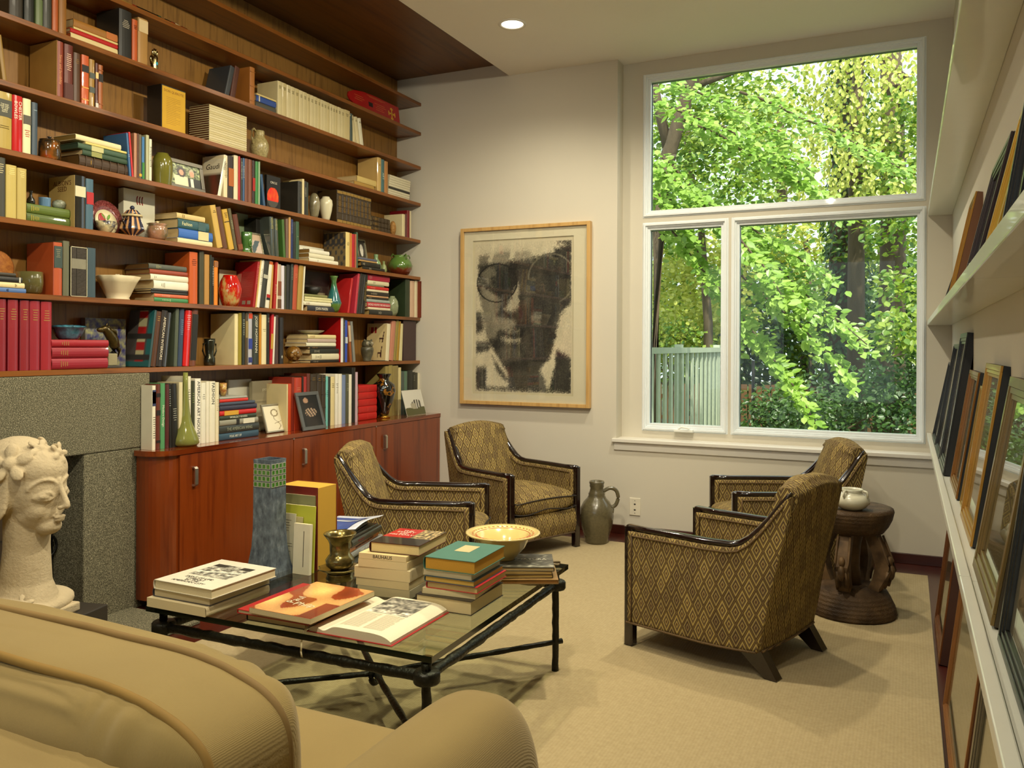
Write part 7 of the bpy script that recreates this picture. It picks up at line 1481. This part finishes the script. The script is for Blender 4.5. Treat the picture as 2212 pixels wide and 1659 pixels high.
for (y0_, y1_, h, xb, lab, cf, cs, bar, pic, met, d_) in ((4.78, 4.13, .79, .135, 'brown wooden picture frame standing on the floor farthest under the ledge', '#6a3c18', '#3c1c0c', .05, '#8c7c54', .2, .045), (3.66, 2.72, .78, .135, 'thin gilt-framed picture on the floor under the ledge with cream mat', '#8c5c30', '#5c3418', .022, '#b0a274', .3, .03), (2.66, 1.98, .76, .140, 'ornate silver-gilt frame on the floor near the bottom edge', '#6c6450', '#2c241a', .07, '#a89c74', .6, .04), (1.93, 1.3, .72, .150, 'plain dark brown frame on the floor nearest to us', '#3c2c14', '#2c200f', .05, '#5c4c2c', 0, .03)):
    lean_frame(y0_, y1_, .0005, h, xb, lab, cf, cs, bar, pic=pic, metal=met, grp='framed pictures standing on the floor', dp=d_, xt=.236)
# ------------------------------------------------------------------ the garden
random.seed(11)
def leafmat(name, a, b, tr=.45):
    q = N(name); oi = q.n('ShaderNodeNewGeometry'); c = q.ramp(oi.outputs['Random Per Island'], [(0, srgb(a)), (1, srgb(b))])
    d = q.n('ShaderNodeBsdfDiffuse'); t = q.n('ShaderNodeBsdfTranslucent'); g_ = q.n('ShaderNodeBsdfGlossy'); g_.inputs['Roughness'].default_value = .4
    q.l(c, d.inputs[0]); q.l(c, t.inputs[0]); m1 = q.n('ShaderNodeMixShader'); m1.inputs[0].default_value = tr; q.l(d.outputs[0], m1.inputs[1]); q.l(t.outputs[0], m1.inputs[2])
    m2 = q.n('ShaderNodeMixShader'); m2.inputs[0].default_value = .05; q.l(m1.outputs[0], m2.inputs[1]); q.l(g_.outputs[0], m2.inputs[2]); q.l(m2.outputs[0], q.out.inputs[0]); return q.m
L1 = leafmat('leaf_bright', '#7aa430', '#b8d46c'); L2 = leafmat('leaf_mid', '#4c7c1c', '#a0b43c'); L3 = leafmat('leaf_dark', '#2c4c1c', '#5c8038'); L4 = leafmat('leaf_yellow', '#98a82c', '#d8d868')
M_bark = N('bark'); q = M_bark; v = q.co(scale=(1, 1, .25)); q.base(q.mix(q.noise(v, 12, 5), srgb('#3c3222'), srgb('#6c5c44'))); q.set(rough=.9); q.bump(q.noise(v, 20, 5), .6, .03); M_bark = q.m
def leaf(mb, c, s, n, d):
    """an ovate leaf folded along its midrib"""
    n = n.normalized(); d = (d-n*d.dot(n)).normalized(); w_ = n.cross(d)
    P = [c, c+d*s*.28+w_*s*.27+n*s*.05, c+d*s*.62+w_*s*.26+n*s*.04, c+d*s, c+d*s*.62-w_*s*.26+n*s*.04, c+d*s*.28-w_*s*.27+n*s*.05]
    mb.add(P, [(0, 3, 2, 1), (0, 5, 4, 3)], False)
def rv(s=1): return Vector((random.gauss(0, s), random.gauss(0, s), random.gauss(0, s)))
def cloud(mb, c, r, n, s, up=.6):
    c = Vector(c)
    for _ in range(n):
        v = rv().normalized(); k = random.random()**.45; p = c+Vector((v.x*r[0], v.y*r[1], v.z*r[2]))*k
        leaf(mb, p, s*random.uniform(.7, 1.25), Vector((0, -.5, up))+rv(.45), Vector((v.x, v.y, -.35))+rv(.5))
def spray(mb, bmb, a, b, n, s, droop=.25, spread=.22):
    """a branch from a to b clothed in leaves in flat sprays"""
    a, b = Vector(a), Vector(b); pts = []
    for i in range(9):
        t = i/8; pts.append(a.lerp(b, t)+Vector((0, 0, -droop*t*t))+rv(.012))
    bmb.tube(pts, [.014*(1-.8*i/8)+.003 for i in range(9)], 6)
    ax = (b-a).normalized()
    for i in range(n):
        t = random.random()**.8; p = a.lerp(b, t)+Vector((0, 0, -droop*t*t)); sd = random.choice((-1, 1)); side = Vector((ax.y, -ax.x, 0)).normalized()*sd
        off = side*random.random()*spread*(1.1-.5*t)+Vector((0, 0, random.gauss(-.03, .05)))+ax*random.gauss(0, .04)
        leaf(mb, p+off, s*random.uniform(.7, 1.2), Vector((0, -.55, .8))+rv(.25), side+ax*.6+Vector((0, 0, -.45))+rv(.25))
def g3(px, py, y): return at(px, py, 'y', y)
GZ = -.35
mb = MB(); mb.box(-16, 14, YN+.32, 44, GZ-.1, GZ); struct(mb.build('garden_ground', plain('#3c4420', .95, 0, 0, .4, .5, 8)))
def tree(name, lab, parts, leafm, group='garden trees beyond the window'):
    r = empty(name, (0, 0, 0), label=lab, cat='tree', group=group)
    return r
# near branch sprays of large bright leaves sweeping down from the upper left
T1 = tree('leafy_tree', 'pale green broad-leaved tree sweeping its branches close to the window', 0, 0); T1.location = (-4.6, 9.0, GZ)
lm, bm_ = MB(), MB()
bm_.tube([(-4.6, 9.0, GZ), (-4.5, 9.0, 1.8), (-4.1, 8.9, 3.6), (-3.6, 8.8, 5.4)], [.16, .13, .10, .06], 12)
for (pa, ya), (pb, yb), n in ((((1380, 300), 8.6), ((1600, 700), 8.8), 260), (((1380, 420), 8.4), ((1720, 800), 8.6), 330), (((1420, 380), 9.0), ((1800, 560), 9.0), 330), (((1500, 450), 9.2), ((1870, 700), 9.0), 380), (((1420, 330), 8.7), ((1760, 640), 8.7), 340), (((1500, 560), 8.5), ((1760, 850), 8.5), 260), (((1380, 210), 8.8), ((1760, 330), 9.0), 320), (((1380, 150), 9.0), ((1700, 260), 9.2), 300), (((1480, 260), 8.8), ((1820, 410), 9.0), 380), (((1370, 330), 8.4), ((1560, 440), 8.4), 260), (((1370, 380), 8.2), ((1500, 470), 8.3), 200), (((1600, 200), 9.4), ((1960, 330), 9.6), 260), (((1560, 560), 8.9), ((1850, 780), 8.9), 240), (((1560, 480), 8.3), ((1700, 600), 8.2), 160)):
    spray(lm, bm_, g3(*pa, ya), g3(*pb, yb), int(n*1.5), .098, .22, .34)
f = child(lm, 'foliage', L1, T1); t_ = child(bm_, 'trunk_and_branches', M_bark, T1)
# diagonal trunk seen through the upper left light
T2 = tree('slender_tree', 'grey forked tree trunk leaning behind the left panes', 0, 0); T2.location = (*g3(1425, 400, 12).xy, GZ)
bm_ = MB(); a = g3(1425, 430, 12); b = g3(1445, 330, 12); c = g3(1490, 190, 12); d = g3(1530, 60, 12)
bm_.tube([(a.x-.1, a.y, GZ), tuple(a), tuple(b), tuple(c), tuple(d)], [.15, .12, .11, .10, .08], 10); bm_.tube([tuple(b), tuple(g3(1420, 220, 12)), tuple(g3(1395, 90, 12))], [.08, .07, .05], 8); bm_.tube([tuple(c), tuple(g3(1600, 150, 12.3)), tuple(g3(1700, 60, 12.5))], [.05, .04, .02], 8)
lm = MB()
for px, py, y, r, n in ((1430, 330, 12.6, .9, 800), (1520, 240, 13, 1.0, 900), (1600, 380, 13, 1.1, 1000), (1420, 480, 12.5, .8, 700), (1450, 130, 13, 1, 800), (1620, 220, 13.5, 1, 700)): cloud(lm, g3(px, py, y), (r, .7, r*.8), n, .11)
child(lm, 'foliage', L2, T2); child(bm_, 'trunk', M_bark, T2)
# thin sapling in the left lower pane
T3 = tree('thin_sapling', 'thin straight sapling trunk seen through the narrow left pane', 0, 0); T3.location = (*g3(1525, 800, 13.5).xy, GZ)
bm_ = MB(); bm_.tube([(g3(1528, 800, 13.5).x, 13.5, GZ), tuple(g3(1530, 700, 13.5)), tuple(g3(1522, 600, 13.5)), tuple(g3(1515, 500, 13.5)), tuple(g3(1512, 400, 13.5))], [.085, .075, .065, .055, .04], 8)
lm = MB()
for px, py, y, r, n in ((1440, 560, 14.5, .9, 900), (1500, 640, 15, 1.1, 1000), (1450, 700, 14, .8, 800), (1540, 560, 15, .9, 700), (1430, 740, 14, .5, 500), (1560, 690, 14.4, .6, 500)): cloud(lm, g3(px, py, y), (r, .8, r*.7), n, .10)
child(lm, 'foliage', L4, T3); child(bm_, 'trunk', M_bark, T3)
# ivy-clad trunk and the brown trunk
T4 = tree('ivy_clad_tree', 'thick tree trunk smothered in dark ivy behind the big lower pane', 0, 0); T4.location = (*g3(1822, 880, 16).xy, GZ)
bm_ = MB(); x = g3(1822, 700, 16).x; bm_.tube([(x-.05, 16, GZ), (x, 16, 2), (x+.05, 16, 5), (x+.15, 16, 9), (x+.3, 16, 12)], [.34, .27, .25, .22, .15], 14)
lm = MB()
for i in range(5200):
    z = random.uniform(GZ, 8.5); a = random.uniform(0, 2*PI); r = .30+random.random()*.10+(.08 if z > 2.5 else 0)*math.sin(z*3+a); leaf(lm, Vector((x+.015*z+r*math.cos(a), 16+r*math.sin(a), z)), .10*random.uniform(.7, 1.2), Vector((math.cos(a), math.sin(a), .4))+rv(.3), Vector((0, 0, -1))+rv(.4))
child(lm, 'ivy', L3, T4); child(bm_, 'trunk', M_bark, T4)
T5 = tree('brown_trunk_tree', 'bare brown tree trunk near the right edge of the big lower pane', 0, 0); T5.location = (*g3(1928, 880, 14.5).xy, GZ)
bm_ = MB(); x = g3(1926, 600, 14.5).x; bm_.tube([(x, 14.5, GZ), (x, 14.5, 1.6), (x+.03, 14.5, 4), (x-.08, 14.5, 8)], [.25, .20, .18, .14], 12); bm_.tube([(x-.0, 14.5, 4.4), tuple(g3(1960, 170, 14.3)), tuple(g3(1900, 120, 14))], [.09, .06, .03], 8)
lm = MB()
for px, py, y, r, n in ((1960, 480, 13, .7, 500), (1900, 520, 15.5, .8, 500), (1970, 380, 13.5, .8, 600), (1900, 330, 14.5, .9, 500), (1960, 250, 13.5, .7, 500), (1970, 620, 12.5, .5, 350), (1960, 720, 11.5, .55, 600)): cloud(lm, g3(px, py, y), (r, .6, r*.7), n, .105)
child(lm, 'foliage', L2, T5); child(bm_, 'trunk', M_bark, T5)
# conifer-like weeping tree, upper right
T6 = tree('feathery_tree', 'feathery yellow-green drooping tree in the upper right of the window', 0, 0); T6.location = (*g3(1840, 500, 13).xy, GZ)
lm, bm_ = MB(), MB(); bm_.tube([(g3(1850, 700, 13.8).x, 13.8, GZ), tuple(g3(1850, 300, 13.8)), tuple(g3(1855, 60, 13.8))], [.14, .11, .05], 8)
for _ in range(420):
    p = g3(random.gauss(1850, 75), random.uniform(40, 420), random.uniform(12.6, 14.2))
    for k in range(6): leaf(lm, p+Vector((random.gauss(0, .05), 0, -.05*k)), .085, Vector((0, -1, .3))+rv(.3), Vector((random.gauss(0, .5), 0, -1)))
child(lm, 'foliage', L4, T6); child(bm_, 'trunk', M_bark, T6)
# tall background trees, each its own crown
random.seed(21)
for i, (px, y, zc, r, m_, n, lab) in enumerate(((1380, 19, 3.6, 2.6, L2, 2600, 'mid-green tree far left beyond the fence'), (1480, 22, 5.8, 3.0, L1, 2600, 'pale tree high up in the left background'), (1600, 20, 2.4, 2.4, L2, 3000, 'bushy mid-green tree behind the middle of the garden'), (1680, 24, 6.6, 3.0, L4, 2300, 'yellow-green tree high up in the middle background'), (1740, 21, 2.6, 2.3, L4, 2600, 'sunlit yellow-green tree left of the ivy trunk'), (1900, 22, 2.8, 2.6, L2, 2600, 'mid-green tree behind the two trunks'), (1860, 26, 6.4, 3.0, L1, 1500, 'pale tree high up in the right background with sky gaps'), (1990, 20, 2.2, 2.2, L3, 2600, 'dark green tree at the right edge of the window'))):
    c = g3(px, 700, y); r_ = tree('background_tree', lab+', seen through the window', 0, 0); r_.location = (c.x, y, GZ)
    lm, bm_ = MB(), MB(); bm_.tube([(c.x, y, GZ), (c.x+.1, y, zc), (c.x, y, zc+r*.6)], [.2, .15, .05], 8)
    for k in range(9): cloud(lm, (c.x+random.gauss(0, r*.42), y+random.gauss(0, .5), zc+random.gauss(0, r*.42)), (r*.42, .7, r*.32), n//9, .15)
    child(lm, 'foliage', m_, r_); child(bm_, 'trunk', M_bark, r_)
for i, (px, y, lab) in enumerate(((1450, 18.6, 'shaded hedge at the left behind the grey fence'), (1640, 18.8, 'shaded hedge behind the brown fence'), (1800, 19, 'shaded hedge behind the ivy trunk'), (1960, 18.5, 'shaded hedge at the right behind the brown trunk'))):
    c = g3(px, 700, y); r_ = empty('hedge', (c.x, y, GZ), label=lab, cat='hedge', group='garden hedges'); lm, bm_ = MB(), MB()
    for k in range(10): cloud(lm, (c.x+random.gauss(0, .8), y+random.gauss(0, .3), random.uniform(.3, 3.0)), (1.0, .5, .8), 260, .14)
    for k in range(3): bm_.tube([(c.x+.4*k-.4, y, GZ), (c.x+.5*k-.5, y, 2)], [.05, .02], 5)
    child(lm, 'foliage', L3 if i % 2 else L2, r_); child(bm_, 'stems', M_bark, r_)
# shrubs and ground cover
random.seed(5)
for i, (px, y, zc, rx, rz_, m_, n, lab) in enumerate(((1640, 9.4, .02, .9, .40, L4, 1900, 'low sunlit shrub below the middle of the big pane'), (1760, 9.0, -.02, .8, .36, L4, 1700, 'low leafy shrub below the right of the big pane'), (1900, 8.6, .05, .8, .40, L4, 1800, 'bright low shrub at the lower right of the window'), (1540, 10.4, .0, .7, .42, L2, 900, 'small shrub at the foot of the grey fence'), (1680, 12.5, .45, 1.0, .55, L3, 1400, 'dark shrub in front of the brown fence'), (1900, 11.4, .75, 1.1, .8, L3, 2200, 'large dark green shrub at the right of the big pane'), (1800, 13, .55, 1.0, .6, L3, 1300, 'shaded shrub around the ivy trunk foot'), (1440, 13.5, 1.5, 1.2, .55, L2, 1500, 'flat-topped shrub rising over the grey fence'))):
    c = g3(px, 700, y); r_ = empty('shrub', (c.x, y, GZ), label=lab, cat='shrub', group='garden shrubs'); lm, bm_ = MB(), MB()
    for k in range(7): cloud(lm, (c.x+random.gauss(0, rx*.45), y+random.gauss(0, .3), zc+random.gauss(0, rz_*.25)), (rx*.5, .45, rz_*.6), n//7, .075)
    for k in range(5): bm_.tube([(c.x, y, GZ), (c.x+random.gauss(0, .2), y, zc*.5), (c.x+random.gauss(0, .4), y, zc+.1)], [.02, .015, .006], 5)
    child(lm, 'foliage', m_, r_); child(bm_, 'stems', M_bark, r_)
gc_ = MB()
for _ in range(9000): leaf(gc_, Vector((random.uniform(-4.5, 1.5), random.uniform(7.4, 15), GZ+random.uniform(.02, .34))), .085*random.uniform(.6, 1.2), Vector((0, -.3, 1))+rv(.35), rv(1))
o = gc_.build('ground_cover', L4, kind='stuff'); tag(o, 'leafy green ground cover growing all over the garden floor', 'ground cover')
# grey board fence running away at the left
fa, fb = Vector(g3(1385, 760, 8.6)), Vector(g3(1552, 764, 13.2)); L = (fb.xy-fa.xy).length; dr = Vector((fb.x-fa.x, fb.y-fa.y, 0)).normalized(); nn = Vector((dr.y, -dr.x, 0))
fz = 1.37; fr_ = empty('board_fence', (fa.x, fa.y, GZ), label='pale grey-green vertical board fence behind the narrow left pane', cat='fence')
M_fn = plain('#b4bca4', .7, 0, 0, .15); n_ = int(L/.155); mb = MB()
for i in range(n_):
    p = Vector((fa.x, fa.y, 0))+dr*(i*.155); sd = 1 if i % 2 == 0 else -1
    M = Matrix((( dr.x, nn.x, 0, p.x), (dr.y, nn.y, 0, p.y), (0, 0, 1, 0), (0, 0, 0, 1))); mb.box(0, .115, .02*sd-.01, .02*sd+.012, GZ, fz-.05, M)
child(mb, 'board_panel', M_fn, fr_)
M = Matrix(((dr.x, nn.x, 0, fa.x), (dr.y, nn.y, 0, fa.y), (0, 0, 1, 0), (0, 0, 0, 1)))
mb = MB(); mb.box(0, L, -.05, .05, fz-.05, fz+.02, M); child(mb, 'top_rail', M_fn, fr_)
for k in (.0, .40, .98): mb = MB(); mb.box(L*k, L*k+.09, -.065, .03, GZ, fz+.06, M); child(mb, 'post', M_fn, fr_)
# brown fence across the back
bf = empty('picket_fence', (-3, 17, GZ), label='low brown wooden fence across the back of the garden', cat='fence'); M_bf = plain('#6a4c2c', .8, 0, 0, .25)
mb = MB()
for i in range(52): mb.box(-5.5+.15*i, -5.5+.15*i+.12, 17.6, 17.62, GZ, .62+.02*math.sin(i*2)); 
child(mb, 'picket_panel', M_bf, bf); mb = MB(); mb.box(-5.5, 2.3, 17.63, 17.67, .3, .38); mb.box(-5.5, 2.3, 17.63, 17.67, -.15, -.07); child(mb, 'rail', M_bf, bf)
M_ip = plain('#26261e', .5); p = g3(1627, 800, 15.8); ip = empty('metal_post', (p.x, 15.8, GZ), label='thin dark metal post in front of the brown fence', cat='post'); mb = MB(); mb.tube([(0, 0, 0), (0, 0, 1.5)], .03, 8); mb.build('post_shaft', M_ip, ip)
# ------------------------------------------------------------------ lettering becomes plain mesh
bpy.context.view_layer.update(); dg = bpy.context.evaluated_depsgraph_get(); fonts = [o for o in COL.objects if o.type == 'FONT']; made = []
for o in fonts: made.append((o, bpy.data.meshes.new_from_object(o.evaluated_get(dg))))
for o, me in made:
    n = bpy.data.objects.new('lettering', me); mw = o.matrix_local.copy(); pr = o.parent; COL.objects.link(n); n.parent = pr; n.matrix_local = mw
    bpy.data.objects.remove(o)
# ------------------------------------------------------------------ check: labels that repeat without being a group of look-alikes
seen = {}
for o in COL.objects:
    if o.get('label') and o.get('category'):
        if o.get('group') == '': del o['group']
        seen.setdefault(o['label'], []).append(o)
for k, v in seen.items():
    if len(v) > 1: print('DUPLICATE LABEL', len(v), k)
    if not 4 <= len(k.split()) <= 16: print('LABEL LENGTH', len(k.split()), k)
for o in COL.objects:
    for k in ('_t', '_h', '_off', '_d', '_r'):
        if k in o.keys(): del o[k]
